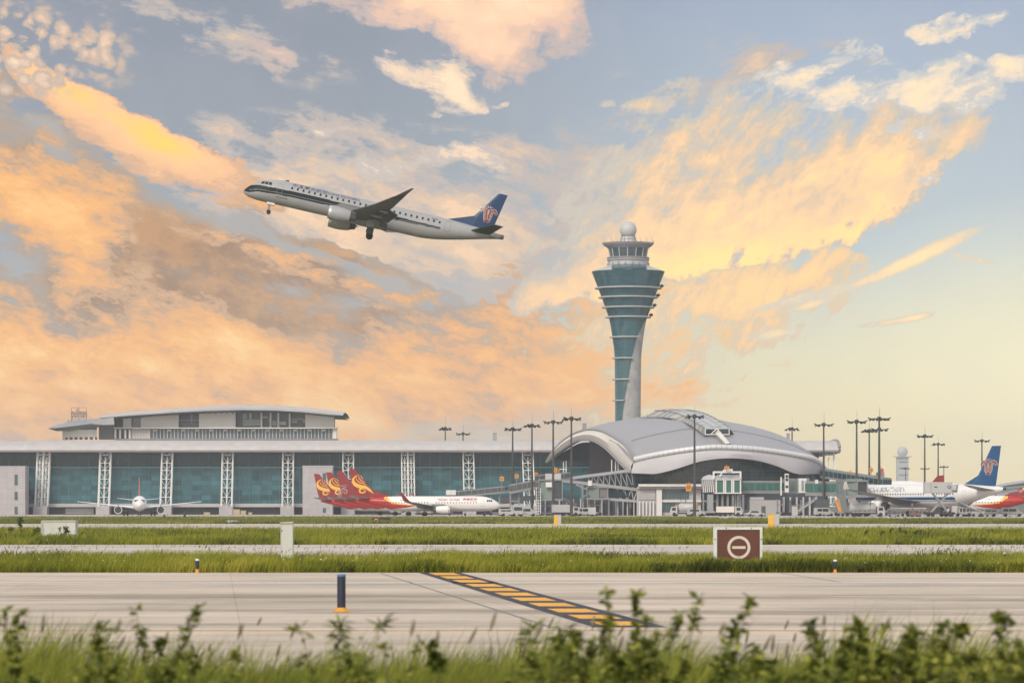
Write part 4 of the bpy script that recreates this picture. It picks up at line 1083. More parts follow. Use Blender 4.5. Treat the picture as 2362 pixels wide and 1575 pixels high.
m_ace = mat('climbing jet dimmed white', (.32, .32, .325), .4, var=.04, scale=.3)  # aircraft white darkened all over, the jet's dim light put into colour
AIRF = [(0, 0), (.02, .32), (.08, .62), (.2, .93), (.35, 1.0), (.55, .85), (.78, .45), (1.0, .03)]
def foil(le, chord, thick, tdir, cdir=Vector((-1, 0, 0)), drop=0.0):
    """closed section: le leading edge point; thickness along tdir"""
    up = [Vector(le) + cdir * (c * chord) + tdir * (t * thick * chord * .55) for c, t in AIRF]
    lo = [Vector(le) + cdir * (c * chord) - tdir * (t * thick * chord * .45) for c, t in AIRF[1:-1]]
    return up + lo[::-1]
def loft(mb, secs, mi=0):
    n = len(secs[0])
    mb.grid(secs, mi, True, close=True)
    for s in (secs[0], secs[-1]): mb.add(s, [list(range(n))], mi)

class Plane:
    """nose at +X, left wing at +Y, wheels at z = 0; s is metres aft of the nose"""
    def __init__(p, name, label, cat, L, w, h, zc, nose, tail, color, mats, droop=.5, tail_up=.62, tail_r=.16, nst=220, nseg=56, group=None):
        p.root = thing(name, label, cat, group=group); p.L, p.w, p.h, p.zc = L, w, h, zc
        p.nose, p.tail, p.droop, p.tail_up, p.tail_r = nose, tail, droop, tail_up, tail_r
        rows = []; ss = []
        for i in range(nst + 1):
            t = i / nst
            s = L * t if t > .12 else L * .12 * (t / .12) ** 2
            ss.append(s)
            zc_, hw, hh = p.sect(max(s, 1e-3))
            rows.append([p.P(s, hw * math.sin(2 * PI * k / nseg), zc_ + hh * math.cos(2 * PI * k / nseg)) for k in range(nseg)])
        mb = MB(); mb.grid(rows, 0, True, close=True)
        # livery: material by place on the skin
        for fi in range(len(mb.f)):
            i, k = divmod(fi, nseg)
            s = (ss[i] + ss[i + 1]) / 2; a = 2 * PI * (k + .5) / nseg
            zc_, hw, hh = p.sect(max(s, 1e-3))
            mb.m[fi] = color(s, zc_ + hh * math.cos(a) - zc, math.sin(a))
        n0 = len(mb.v); mb.f.append(list(range(n0 - nseg, n0))); mb.m.append(color(L, 0, 0)); mb.s.append(False)
        p.fus = mb.build('fuselage', mats, p.root, local=True)
    def P(p, s, y, z): return Vector((p.L / 2 - s, y, z))
    def sect(p, s):
        zc, hw, hh = p.zc, p.w, p.h
        if s < p.nose:
            q = 1 - s / p.nose
            f = max(1 - q ** 2.1, 0) ** .62
            return zc - p.droop * q ** 1.8, hw * f, hh * f
        if s > p.L - p.tail:
            q = (s - (p.L - p.tail)) / p.tail
            e = q * q * (3 - 2 * q) * .35 + q ** 1.5 * .65
            top = hh * (1 - .32 * q ** 2); bot = -hh + hh * (1.68 - 2 * p.tail_r + .0) * e * (p.tail_up / .62)
            bot = min(bot, top - hh * 2 * p.tail_r)
            return zc + (top + bot) / 2, hw * (1 - (1 - p.tail_r) * q ** 1.7), (top - bot) / 2
        return zc, hw, hh
    def skin(p, s, z, side, off=.015):
        zc, hw, hh = p.sect(s)
        u = max(-.98, min(.98, (z - zc) / hh))
        y = hw * math.sqrt(1 - u * u)
        return p.P(s, side * (y + off), zc + u * hh)
    def patch(p, name, s0, s1, z0, z1, side, m, off=.015, parent=None):
        mb = MB(); n = 3
        mb.grid([[p.skin(s0 + (s1 - s0) * i / 2, z0 + (z1 - z0) * j / n, side, off) for j in range(n + 1)] for i in range(3)])
        return mb.build(name, m, parent or p.root, local=True)
    def windows(p, slist, z, side, ww=.24, wh=.36):
        for s in slist: p.patch('cabin_window', s - ww / 2, s + ww / 2, z - wh / 2, z + wh / 2, side, m_wind)
    def door(p, s, z0, z1, side, w=.85):
        mb = MB(); t = .045
        for a, b, c, d in ((s - w / 2, s - w / 2 + t, z0, z1), (s + w / 2 - t, s + w / 2, z0, z1), (s - w / 2 + t, s + w / 2 - t, z0, z0 + t), (s - w / 2 + t, s + w / 2 - t, z1 - t, z1)):
            mb.grid([[p.skin(a + (b - a) * i, c + (d - c) * j / 4, side, .012) for j in range(5)] for i in range(2)])
        mb.build('door', m_wing, p.root, local=True)
    def cockpit(p, s0, s1, z0, z1):
        for side in (-1, 1):
            mb = MB()
            for i in range(3):
                a, b = s0 + (s1 - s0) * (i / 3 + .02), s0 + (s1 - s0) * ((i + 1) / 3 - .03)
                mb.grid([[p.skin(a + (b - a) * k / 2, z0 + (z1 - z0) * j / 3 - (.10 if k == 0 and i == 0 else 0), side, .02) for j in range(4)] for k in range(3)])
            mb.build('cockpit_window', m_wind, p.root, local=True)
    def title(p, s, size, s_start, z, side, m, stretch=1.0, bold=.015):
        v, f = text_mesh(s, size, 0, bold * size)
        sg = 1 if side > 0 else -1          # on the left side the text runs aft, on the right side forward
        mb = MB(); mb.add([p.skin(s_start + sg * q[0] * stretch, z + q[1], side, .03) for q in v], f)
        return mb.build('lettering', m, p.root, local=True)
    def wing(p, secs, side, m, name='wing', tip=None, tipm=None):
        """secs: (s of leading edge, y, z, chord, thickness)"""
        mb = MB(); loft(mb, [foil(p.P(s, side * y, z), c, t, Vector((0, 0, 1))) for s, y, z, c, t in secs])
        w = mb.build(name, m, p.root, local=True)
        if tip:
            s, y, z, c, t = secs[-1]; pr = foil(p.P(s, side * y, z), c, t, Vector((0, 0, 1)))
            ss = [pr]
            for (s, y, z, c, t, cant) in tip:
                ss.append(foil(p.P(s, side * y, z), c, t, Vector((0, -side * math.sin(cant), math.cos(cant)))))
            mb = MB(); loft(mb, ss); mb.build('winglet', tipm or m, w, local=True)
        return w
    def fin(p, secs, m, dorsal=None):
        """secs: (s of leading edge, z, chord, thickness)"""
        p.finsecs = secs
        mb = MB(); loft(mb, [foil(p.P(s, 0, z), c, t, Vector((0, 1, 0))) for s, z, c, t in secs])
        if dorsal:
            s0, z0, s1, z1, s2, z2 = dorsal
            mb.add([p.P(s0, 0, z0), p.P(s1, .08, z1), p.P(s1, -.08, z1), p.P(s2, .3, z2), p.P(s2, -.3, z2)], [(0, 3, 1), (0, 2, 4), (1, 3, 4, 2), (0, 1, 2)])
        p.finob = mb.build('tail_fin', m, p.root, local=True)
    def fin_pt(p, s, z, side, off):
        se = p.finsecs
        for a, b in zip(se, se[1:]):
            if z <= b[1] or b is se[-1]:
                t = (z - a[1]) / (b[1] - a[1]); le = a[0] + (b[0] - a[0]) * t; c = a[2] + (b[2] - a[2]) * t; th = a[3] + (b[3] - a[3]) * t
                break
        u = max(0, min(1, (s - le) / c))
        return p.P(s, side * (interp(u, AIRF) * th * c * .55 + off), z)
    def strokes(p, name, strokes, side, m, off=.02):
        """each stroke: list of (s, z, width) drawn on the fin"""
        mb = MB()
        for st in strokes:
            pts = resample([(s, w, z) for s, z, w in st], max(10, 6 * len(st)))
            r1, r2, r3 = [], [], []
            for i, q in enumerate(pts):
                d = pts[min(i + 1, len(pts) - 1)] - pts[max(i - 1, 0)]
                d = Vector((d.x, 0, d.z)); d = d.normalized() if d.length > 1e-6 else Vector((1, 0, 0))
                nx, nz_ = -d.z, d.x; w = q.y / 2
                r1.append(p.fin_pt(q.x + nx * w, q.z + nz_ * w, side, off)); r2.append(p.fin_pt(q.x, q.z, side, off)); r3.append(p.fin_pt(q.x - nx * w, q.z - nz_ * w, side, off))
            mb.grid([r1, r2, r3])
        return mb.build(name, m, p.finob, local=True)
    def engine(p, s, y, z, r, ln, side, m=None, zr=1.0, pyl=2.0, exh=.55, lipm=None):
        e = MB()
        pr = [(r * .80, .25), (r * .86, .02), (r * .93, -.0), (r * 1.0, .22 * ln), (r * 1.03, .42 * ln), (r * .98, .68 * ln), (r * .80, ln), (r * .74, ln)]
        c = p.P(s, side * y, z)
        e.lathe([(a, -b) for a, b in pr], c, 28, axis='x')
        o = e.build('engine', m or m_acw, p.root, local=True)
        f = MB(); f.lathe([(r * .82, -.4), (r * .25, -.4), (0, -.1)], c, 24, axis='x'); f.build('fan', m_fan, o, local=True)
        li = MB(); li.lathe([(r * .80, -.26), (r * .865, -.015), (r * .935, -.015), (r * .975, -.12 * ln)], c, 28, axis='x'); li.build('intake_lip', lipm or m_metal, o, local=True)
        x = MB(); x.lathe([(r * .74, -ln * .97), (r * .6, -ln * 1.12), (r * .45, -ln * (1 + exh * .5)), (r * .38, -ln * (1 + exh * .5)), (r * .2, -ln * (1 + exh * .4)), (0, -ln * (1 + exh * .75))], c, 20, axis='x'); x.build('exhaust', m_wingd, o, local=True)
        q = MB(); yb = side * y
        q.prism([(c.x - ln * .18, yb - .14, z + r * .95), (c.x - ln * .45, yb - .14, z + r + pyl * .32), (c.x - ln * 1.35, yb - .14, z + r + pyl * .30), (c.x - ln * 1.25, yb - .14, z + r * .55), (c.x - ln * .7, yb - .14, z + r * .6)], (0, .28, 0)); q.build('pylon', m_wing, o, local=True)
        return o
    def gear(p, s, y, z_top, r, wdt, pairs=((0, 0),), name='landing_gear', strut=.11, split=.42):
        g = MB(); g.tube(p.P(s, y, z_top), p.P(s, y, r * 1.0), strut, strut * .7, 8)
        g.tube(p.P(s - .5, y, z_top), p.P(s, y, r * 1.5), strut * .55, n=6)
        g.tube(p.P(s, y - split, r), p.P(s, y + split, r), strut * .6, n=6)
        if len(pairs) > 1: g.tube(p.P(s + pairs[0][0], y, r), p.P(s + pairs[-1][0], y, r), strut, n=6)
        o = g.build(name, m_wing, p.root, local=True)
        for ds, _ in pairs:
            for sy in (-split, split):
                w = MB(); c = p.P(s + ds, y + sy, r)
                w.lathe([(0, -wdt * .42), (r * .55, -wdt * .42), (r * .6, -wdt * .5), (r * .9, -wdt * .5), (r, -wdt * .3), (r, wdt * .3), (r * .9, wdt * .5), (r * .6, wdt * .5), (r * .55, wdt * .42), (0, wdt * .42)], c, 20, axis='y')
                w.build('wheel', m_tyre, o, local=True)
        return o

def kapok(P, sc, cs, cz, side, wx=1.0):
    """the stylised flower on the blue fins: white outline below, red-brown petals over it. P maps the fin; unit = half emblem width"""
    cen = lambda l: [(cs + a * sc * wx, cz + b * sc, w * sc * (1 + wx) / 2) for a, b, w in l]
    cores = [[(-.30, -.55, .22), (-.36, -.1, .24), (-.42, .35, .26), (-.62, .56, .27), (-.88, .42, .24), (-.97, .12, .16)],
             [(.30, -.55, .22), (.36, -.1, .24), (.42, .35, .26), (.62, .56, .27), (.88, .42, .24), (.97, .12, .16)],
             [(-.10, -.5, .16), (-.14, 0, .17), (-.22, .45, .20), (-.12, .62, .10)], [(.10, -.5, .16), (.14, 0, .17), (.22, .45, .20), (.12, .62, .10)],
             [(0, -.55, .72), (0, -.75, .70), (0, -.93, .50), (0, -1.04, .22)],
             [(-.30, .78, .14), (-.28, .92, .14)], [(0, .72, .16), (0, 1.0, .16)], [(.30, .78, .14), (.28, .92, .14)]]
    wide_ = [[(a, b, w + .12) for a, b, w in st] for st in cores]
    P.strokes('emblem_outline', [cen(s) for s in wide_], side, m_emw, .02)
    P.strokes('emblem', [cen(s) for s in cores], side, m_emr, .035)
    P.strokes('emblem_veins', [cen(s) for s in ([(-.33, -.45, .05), (-.38, .1, .06), (-.46, .38, .05), (-.64, .50, .03)], [(.33, -.45, .05), (.38, .1, .06), (.46, .38, .05), (.64, .50, .03)], [(-.40, -.50, .06), (-.2, -.66, .06), (0, -.52, .06), (.2, -.66, .06), (.40, -.50, .06)], [(0, -.5, .05), (0, .1, .05), (0, .55, .04)])], side, m_emw, .05)

# ---------------------------------------------------------------- airliner climbing out
def col_e190(s, z, y):
    if s < 27.6:
        hi = interp(s, [(0, .0), (.6, .05), (2, .26), (7, .37), (15, .34), (20, .2), (27.6, .10)])
        lo = interp(s, [(0, -.9), (.7, -1.0), (2, -.68), (7, -.43), (15, -.40), (20, -.32), (27.6, -.16)])
        if lo < z < hi:
            mid = lo + (hi - lo) * .34
            if s > .8 and abs(z - mid) < .03: return 3
            return 2 if z < mid else 1
    if s > 34.4: return 4
    return 0
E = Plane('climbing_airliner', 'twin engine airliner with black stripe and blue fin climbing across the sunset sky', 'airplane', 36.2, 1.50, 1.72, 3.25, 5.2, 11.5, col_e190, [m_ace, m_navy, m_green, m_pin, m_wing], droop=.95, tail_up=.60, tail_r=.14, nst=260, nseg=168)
zc = E.zc
E.windows([6.5 + i * .80 for i in range(27) if not (17.3 < 6.5 + i * .80 < 19.5)], zc + .80, 1, .27, .36)
E.cockpit(2.15, 3.7, zc + .55, zc + .98)
E.door(4.9, zc - .45, zc + 1.05, 1, .75); E.door(28.5, zc - .25, zc + 1.2, 1, .75)
E.title('中国南方航空', .62, 6.4, zc + 1.10, 1, m_bluet, 1.35, .01); E.title('CHINA SOUTHERN', .50, 11.4, zc + 1.12, 1, m_bluet, 1.05, .01); E.title('B-3146', .28, 26.2, zc + 1.0, 1, m_bluet)
E.patch('ram_air_slot', 4.55, 6.2, zc - .86, zc - .78, 1, m_black)
E.fin([(30.7, zc + 1.25, 3.95, .10), (31.6, zc + 2.7, 3.25, .10), (34.4, zc + 6.72, 1.25, .09)], m_bluef, (28.1, zc + 1.60, 32.0, zc + 3.0, 32.0, zc + 1.4))
kapok(E, 1.15, 33.55, zc + 3.55, 1)
for sd in (1, -1):
    E.wing([(13.4, 1.0, zc - 1.15, 6.0, .13), (15.3, 4.6, zc - .72, 3.9, .12), (18.2, 9.2, zc + .15, 2.5, .11), (20.2, 12.4, zc + 1.05, 1.45, .10)], sd, m_wing,
           tip=[(20.8, 13.2, zc + 1.30, 1.1, .09, .4), (21.6, 13.9, zc + 1.85, .75, .08, .8), (22.7, 14.35, zc + 2.65, .3, .08, 1.0)], tipm=m_wingd)
    for s0, y0, z0, l0 in ((17.6, 3.2, -1.3, 3.0), (17.9, 5.6, -.95, 2.6), (18.9, 8.0, -.45, 2.2)):
        mb = MB(); mb.lathe([(0, 0), (.16, -.4), (.2, -1.2), (.12, -l0 + .4), (0, -l0)], E.P(s0, sd * y0, zc + z0), 8, axis='x'); mb.build('flap_fairing', m_wing, E.root, local=True)
    mb = MB()         # flaps partly down
    for (s0, y0, z0), (s1, y1, z1) in (((19.2, 1.6, -1.35), (19.1, 4.6, -.95)), ((19.15, 4.8, -.92), (20.4, 9.0, -.1))):
        for (a, b, c, d) in (((s0, y0, z0, 0), (s1, y1, z1, 0), 1.25, .5),):
            A_, B_ = E.P(a[0], sd * a[1], zc + a[2]), E.P(b[0], sd * b[1], zc + b[2]); o = Vector((-c, 0, -d))
            mb.add([A_, B_, B_ + o, A_ + o, A_ + Vector((0, 0, -.22)), B_ + Vector((0, 0, -.22))], [(0, 1, 2, 3), (4, 5, 2, 3), (0, 4, 5, 1), (0, 3, 4), (1, 5, 2)])
    mb.build('flap', m_wingd, E.root, local=True)
    E.wing([(31.5, .5, zc + .72, 2.9, .10), (34.6, 6.05, zc + 1.5, 1.35, .09)], sd, m_wingd, 'tailplane')
    E.engine(12.2, 4.25, zc - 1.62, .98, 3.0, sd, m_ace, pyl=1.6)
    E.gear(18.2, sd * 2.3, zc - .9, .50, .38, name='main_gear', split=.34)
    mb = MB(); mb.bx(*sorted((E.P(17.6, 0, 0).x, E.P(18.6, 0, 0).x)), sd * 2.9 - .05, sd * 2.9 + .05, zc - 2.15, zc - 1.2); mb.build('gear_door', m_wing, E.root, local=True)
E.gear(4.0, 0, zc - 1.3, .30, .22, name='nose_gear', strut=.08, split=.2)
mb = MB(); mb.bx(*sorted((E.P(3.5, 0, 0).x, E.P(4.6, 0, 0).x)), -.45, -.40, zc - 1.95, zc - 1.4); mb.bx(*sorted((E.P(3.5, 0, 0).x, E.P(4.6, 0, 0).x)), .40, .45, zc - 1.95, zc - 1.4); mb.build('gear_door', m_acw, E.root, local=True)
mb = MB()        # belly fairing
rows = []
for i in range(13):
    t = i / 12; s = 12.6 + 8.6 * t; f = math.sin(PI * t) ** .5
    rows.append([E.P(s, 1.45 * f * math.sin(a), zc - 1.0 - .98 * f * math.cos(a)) for a in [-1.5 + 3 * k / 14 for k in range(15)]])
mb.grid(rows); mb.build('belly_fairing', m_ace, E.root, local=True)
mb = MB(); mb.lathe([(.36, 0), (.30, -.45), (.22, -.5)], E.P(35.9, 0, E.sect(36.0)[0]), 14, axis='x'); mb.build('tail_exhaust', m_wingd, E.root, local=True)
mb = MB(); mb.prism([E.P(5.1, -.02, zc + 1.7), E.P(5.6, -.02, zc + 1.95), E.P(5.85, -.02, zc + 1.95), E.P(5.75, -.02, zc + 1.7)], (0, .04, 0)); mb.build('blade_aerial', m_black, E.root, local=True)
R = Matrix.Rotation(PI + math.radians(2), 4, 'Z') @ Matrix.Rotation(math.radians(-12.8), 4, 'Y') @ Matrix.Rotation(math.radians(3.0), 4, 'X')
nose = R @ E.P(0, 0, zc - .95)
E.root.rotation_euler = R.to_euler(); E.root.location = Q(561.6, 441.5, 478) - nose

# ---------------------------------------------------------------- red-tailed single aisle jets
def col_red(s, z, y):
    zt_ = interp(s, [(21.8, -.35), (24, -.20), (26.5, .05), (28.6, .55), (30.3, 2.2)])
    zb_ = interp(s, [(21.8, -.42), (24.5, -1.0), (29, -1.45), (33, -1.7), (35.5, -2.4)])
    if s > 21.8 and zb_ < z < zt_:
        rib = interp(s, [(22.2, .10), (25, .28), (28, .42), (30.2, 1.0)])
        if z > zt_ - rib and s < 30.8: return 2
        return 1
    # flash under the windows ahead of the wing
    if 10.8 < s < 20 and abs(y) > .3:
        top_ = interp(s, [(10.8, -1.50), (13, -.75), (16, -.25), (20, .02)]); t = interp(s, [(10.8, .03), (14, .34), (20, .03)])
        if top_ - t < z < top_: return 1 if z > top_ - t * .5 else 2
    return 3 if z < -1.35 else 0
def swirl(P, side, m, ds=0, dz=0):
    g = lambda l: [((2232 - X) / 40.9 + ds, (705 - Y) / 40.9 + dz, w) for X, Y, w in l]
    P.strokes('emblem', [g(s) for s in (
        [(690, 262, .10), (655, 278, .28), (635, 315, .62), (655, 360, .95), (712, 386, 1.0), (775, 398, .8), (822, 428, .6), (872, 462, .42)],
        [(672, 262, .08), (668, 300, .16), (700, 338, .22), (745, 352, .2), (778, 372, .1)],
        [(700, 258, .08), (698, 290, .16), (725, 322, .2), (760, 338, .1)],
        [(722, 262, .06), (722, 280, .14), (742, 305, .10)],
        [(845, 428, .10), (800, 410, .22), (745, 405, .34), (708, 420, .42), (712, 446, .42), (742, 452, .36), (768, 440, .26), (762, 424, .16), (742, 424, .08)])], side, m, .02)
def swirl_grey(P, side, m):
    g = lambda l: [((2232 - X - 92) / 40.9, (705 - Y) / 40.9, w) for X, Y, w in l]
    P.strokes('emblem', [g(s) for s in (
        [(535, 358, .1), (560, 366, .22), (620, 352, .1)], [(520, 500, .12), (548, 420, .34), (585, 385, .3), (622, 372, .1)],
        [(515, 480, .12), (530, 430, .3), (575, 402, .3), (612, 412, .3), (618, 440, .28), (595, 452, .2), (585, 436, .1)], [(540, 500, .1), (562, 445, .22), (600, 420, .1)])], side, m, .02)

def jet737(name, label, D, fx, ftop, yaw, detail, grey=False, group='red tailed jets parked in a row', flip=False, cat='airplane'):
    p = Plane(name, label, cat, 38.0, 1.88, 2.0, 3.25, 5.6, 13.0, col_red, [m_acw, m_red, m_yellow, m_acg], droop=.55, tail_up=.60, tail_r=.13, nst=220 if detail or flip else 120, nseg=112 if detail or flip else 40, group=group)
    zc = p.zc
    p.fin([(32.4, 5.0, 6.0, .10), (33.9, 6.6, 5.05, .10), (38.55, 12.5, 1.55, .09)], m_redd, (29.0, 4.95, 34.6, 7.4, 34.6, 5.0))
    side = 1 if flip else -1
    (swirl_grey if grey else swirl)(p, side, m_emg if grey else m_yellow)
    if detail or flip:
        zw = zc + .32
        p.windows([6.2 + i * .76 for i in range(35) if i not in (15, 16)], zw, side, .22, .34)
        p.cockpit(2.0, 3.5, zc + .55, zc + 1.02); p.door(4.6, zc - .7, zc + 1.1, side); p.door(32.6, zc - .5, zc + 1.1, side)
        if not flip:
            p.title('Hainan Airlines', .98, 16.5, zc + .80, -1, m_rett, .98, .012); p.title('海南航空', .86, 9.85, zc + .80, -1, m_rett, 1.12, .02)
        p.title('B-5418', .36, 26.4 if not flip else 25.4, zc + .85, side, m_bluet)
        mb = MB()
        for s in (13, 17, 27.2): mb.prism([p.P(s, -.02, zc + 1.95), p.P(s + .35, -.02, zc + 2.3), p.P(s + .6, -.02, zc + 2.3), p.P(s + .7, -.02, zc + 1.95)], (0, .04, 0))
        mb.build('blade_aerial', m_redd, p.root, local=True)
    for sd in (1, -1):
        p.wing([(14.0, 1.2, zc - 1.05, 8.0, .13), (17.4, 5.6, zc - .62, 4.4, .12), (22.1, 15.9, zc + .38, 1.75, .10)], sd, m_wingd,
               tip=[(22.8, 16.5, zc + .75, 1.5, .09, .6), (23.6, 16.95, zc + 1.7, 1.1, .08, 1.1), (24.6, 17.25, zc + 2.9, .55, .08, 1.25)], tipm=m_redd)
        p.wing([(34.2, .6, zc + 1.35, 3.9, .09), (38.1, 7.1, zc + 2.05, 1.5, .08)], sd, m_wing, 'tailplane')
        p.engine(13.0, 4.85, zc - 1.55, 1.02, 3.6, sd, m_acw, pyl=1.4)
        p.gear(20.0, sd * 2.85, zc - .9, .55, .4, name='main_gear', split=.4)
    p.gear(4.2, 0, zc - 1.4, .34, .2, name='nose_gear', strut=.08, split=.2)
    # stand it so that the fin tip meets its sight line
    Rz = Matrix.Rotation(yaw, 4, 'Z'); tip = Rz @ p.P(38.55, 0, 12.5)
    w = Q(fx, ftop, D); p.root.rotation_euler = (0, 0, yaw); p.root.location = (w.x - tip.x, D - tip.y, 0)
    return p
jet737('parked_jet', 'front white jet with red tail and golden swirl parked before the glass concourse', 920, 819, 1081, math.radians(-3), True)
jet737('parked_jet', 'red tailed jet with grey swirl on its fin just behind the front red jet', 968, 789.5, 1086, math.radians(-3), False, grey=True)
jet737('parked_jet', 'red tailed jet with golden swirl third from the front of the row', 1006, 764.5, 1089, math.radians(-3), False)
jet737('parked_jet', 'rearmost red tailed jet of the row, its fin before the grey stair block', 1052, 736, 1093.5, math.radians(-3), False)
jr = jet737('parked_jet', 'red tailed jet with yellow ribbon cut off by the right picture edge', 868, 2398, 1086, math.radians(180 - 14), True, group=None, flip=True)

# ---------------------------------------------------------------- jet seen head on
def col_plain(s, z, y): return 1 if z < -1.5 else 0
hp = Plane('head_on_jet', 'small white jet seen from straight ahead with thin pink fin', 'airplane', 37.0, 1.97, 2.05, 3.35, 5.2, 12.5, col_plain, [m_acw, m_acg], droop=.5, nst=90, nseg=40)
zc = hp.zc
hp.fin([(29.6, 5.1, 5.4, .10), (34.0, 10.6, 2.2, .09)], mat('fin faded red', (.45, .13, .10), .4), (27, 5.2, 31, 6.6, 31, 5.1))
hp.cockpit(1.25, 2.6, zc + .50, zc + .98)
mb = MB(); mb.grid([[hp.P(1.55 - .1 * abs(u), u * .75, hp.sect(1.5)[0] + .92 + .0 * u) + Vector((.16, 0, t * .34)) for u in (-1, -.5, 0, .5, 1)] for t in (0, 1)]); mb.build('windscreen', m_wind, hp.root, local=True)
for sd in (1, -1):
    hp.wing([(11.8, 1.3, zc - 1.15, 7.0, .13), (15.2, 6.2, zc - .65, 3.8, .12), (19.8, 16.9, zc + .55, 1.5, .11)], sd, m_acw)
    hp.wing([(30.8, .6, zc + .9, 3.6, .09), (33.6, 6.1, zc + 1.5, 1.5, .08)], sd, m_acw, 'tailplane')
    hp.engine(10.8, 5.75, zc - 1.75, 1.10, 3.6, sd, m_acw, pyl=1.5)
    hp.gear(17.6, sd * 3.7, zc - .9, .56, .4, name='main_gear', split=.45)
hp.gear(5.0, 0, zc - 1.4, .38, .22, name='nose_gear', split=.25)
hp.root.rotation_euler = (0, 0, -PI / 2 + .109); w = Q(306, HY, 930); hp.root.location = (w.x, 930 + 17, 0)

# ---------------------------------------------------------------- wide-body at the gate
def col_a330(s, z, y):
    if 6 < s < 44 and abs(y) > .25:
        if -1.02 < z < -.30: return 1
        if -1.35 < z < -1.15: return 1
    return 2 if z < -1.9 else 0
A3 = Plane('widebody_jet', 'white wide body jet with blue stripe and blue flower fin parked at the gate', 'airplane', 59.0, 2.82, 2.85, 5.05, 7.5, 20.0, col_a330, [m_acw, m_blue, m_acg], droop=.7, tail_up=.60, tail_r=.10, nst=160, nseg=120)
zc = A3.zc
A3.fin([(47.4, zc + 2.3, 8.6, .10), (49.0, zc + 4.0, 7.4, .10), (54.6, 16.9, 3.3, .09)], m_blue, (44.0, zc + 2.6, 50.6, zc + 5.2, 50.6, zc + 2.2))
kapok(A3, 2.0, 53.6, zc + 6.9, 1, 1.45)
A3.windows([13 + i * .98 for i in range(32) if i not in (21, 22, 23, 24)], zc + .45, 1, .34, .42)
A3.title('CHINA SOUTHERN', 1.5, 9.0, zc + 1.10, 1, m_bluet, 1.25, .012)
A3.door(7, zc - .9, zc + 1.2, 1, 1.1); A3.door(35.2, zc - .9, zc + 1.2, 1, 1.1); A3.door(47, zc - .6, zc + 1.2, 1, 1.1); A3.cockpit(2.2, 4.2, zc + .7, zc + 1.4)
for sd in (1, -1):
    A3.wing([(19.5, 1.9, zc - 1.6, 11.5, .13), (25.0, 9.6, zc - .7, 6.8, .11), (33.8, 28.6, zc + 1.55, 2.5, .10)], sd, m_wing, tip=[(34.7, 29.3, zc + 2.2, 1.7, .09, .7), (35.9, 29.9, zc + 3.3, .9, .08, 1.2)], tipm=m_acw)
    A3.wing([(50.6, .8, zc + 1.3, 6.0, .09), (55.6, 9.7, zc + 2.4, 2.4, .08)], sd, m_wing, 'tailplane')
    A3.engine(20.5, 9.4, zc - 2.55, 1.45, 5.2, sd, m_acw, pyl=2.2)
    A3.gear(31.5, sd * 5.3, zc - 1.8, .70, .5, pairs=((-.9, 0), (.9, 0)), name='main_gear', split=.65, strut=.2)
A3.gear(7.0, 0, zc - 2.2, .52, .35, name='nose_gear', split=.35, strut=.14)
mb = MB(); mb.lathe([(.35, 0), (.30, -.5), (.24, -.5)], A3.P(58.9, 0, A3.sect(59)[0]), 12, axis='x'); mb.build('tail_exhaust', m_black, A3.root, local=True)
th = math.radians(57); yawA = PI - th
Rz = Matrix.Rotation(yawA, 4, 'Z'); tip = Rz @ A3.P(54.6, 0, 16.9); w = Q(2288, 1023, 828)
A3.root.rotation_euler = (0, 0, yawA); A3.root.location = (w.x - tip.x, 828 - tip.y, 0)

# tail of a jet far behind the wide-body
far = thing('far_tail_jet', 'brown tail fin of a jet standing behind the white wide body', 'airplane', (Q(2165, HY, 1000).x, 1000, 0))
mb = MB(); k = 1000 / F
mb.prism([Q(2150, 1112, 1000), Q(2162.5, 1097, 1000), Q(2178, 1095.5, 1000), Q(2177, 1113, 1000)], (0, .5, 0)); mb.build('tail_fin', m_redd, far)
c = Q(2150, 1124, 1000)
mb = MB(); mb.lathe([(.3, 4), (1.2, 1), (1.9, -6), (1.9, -24), (1.2, -28), (0, -29.5)], c, 24, axis='x'); mb.build('fuselage', m_acw, far)

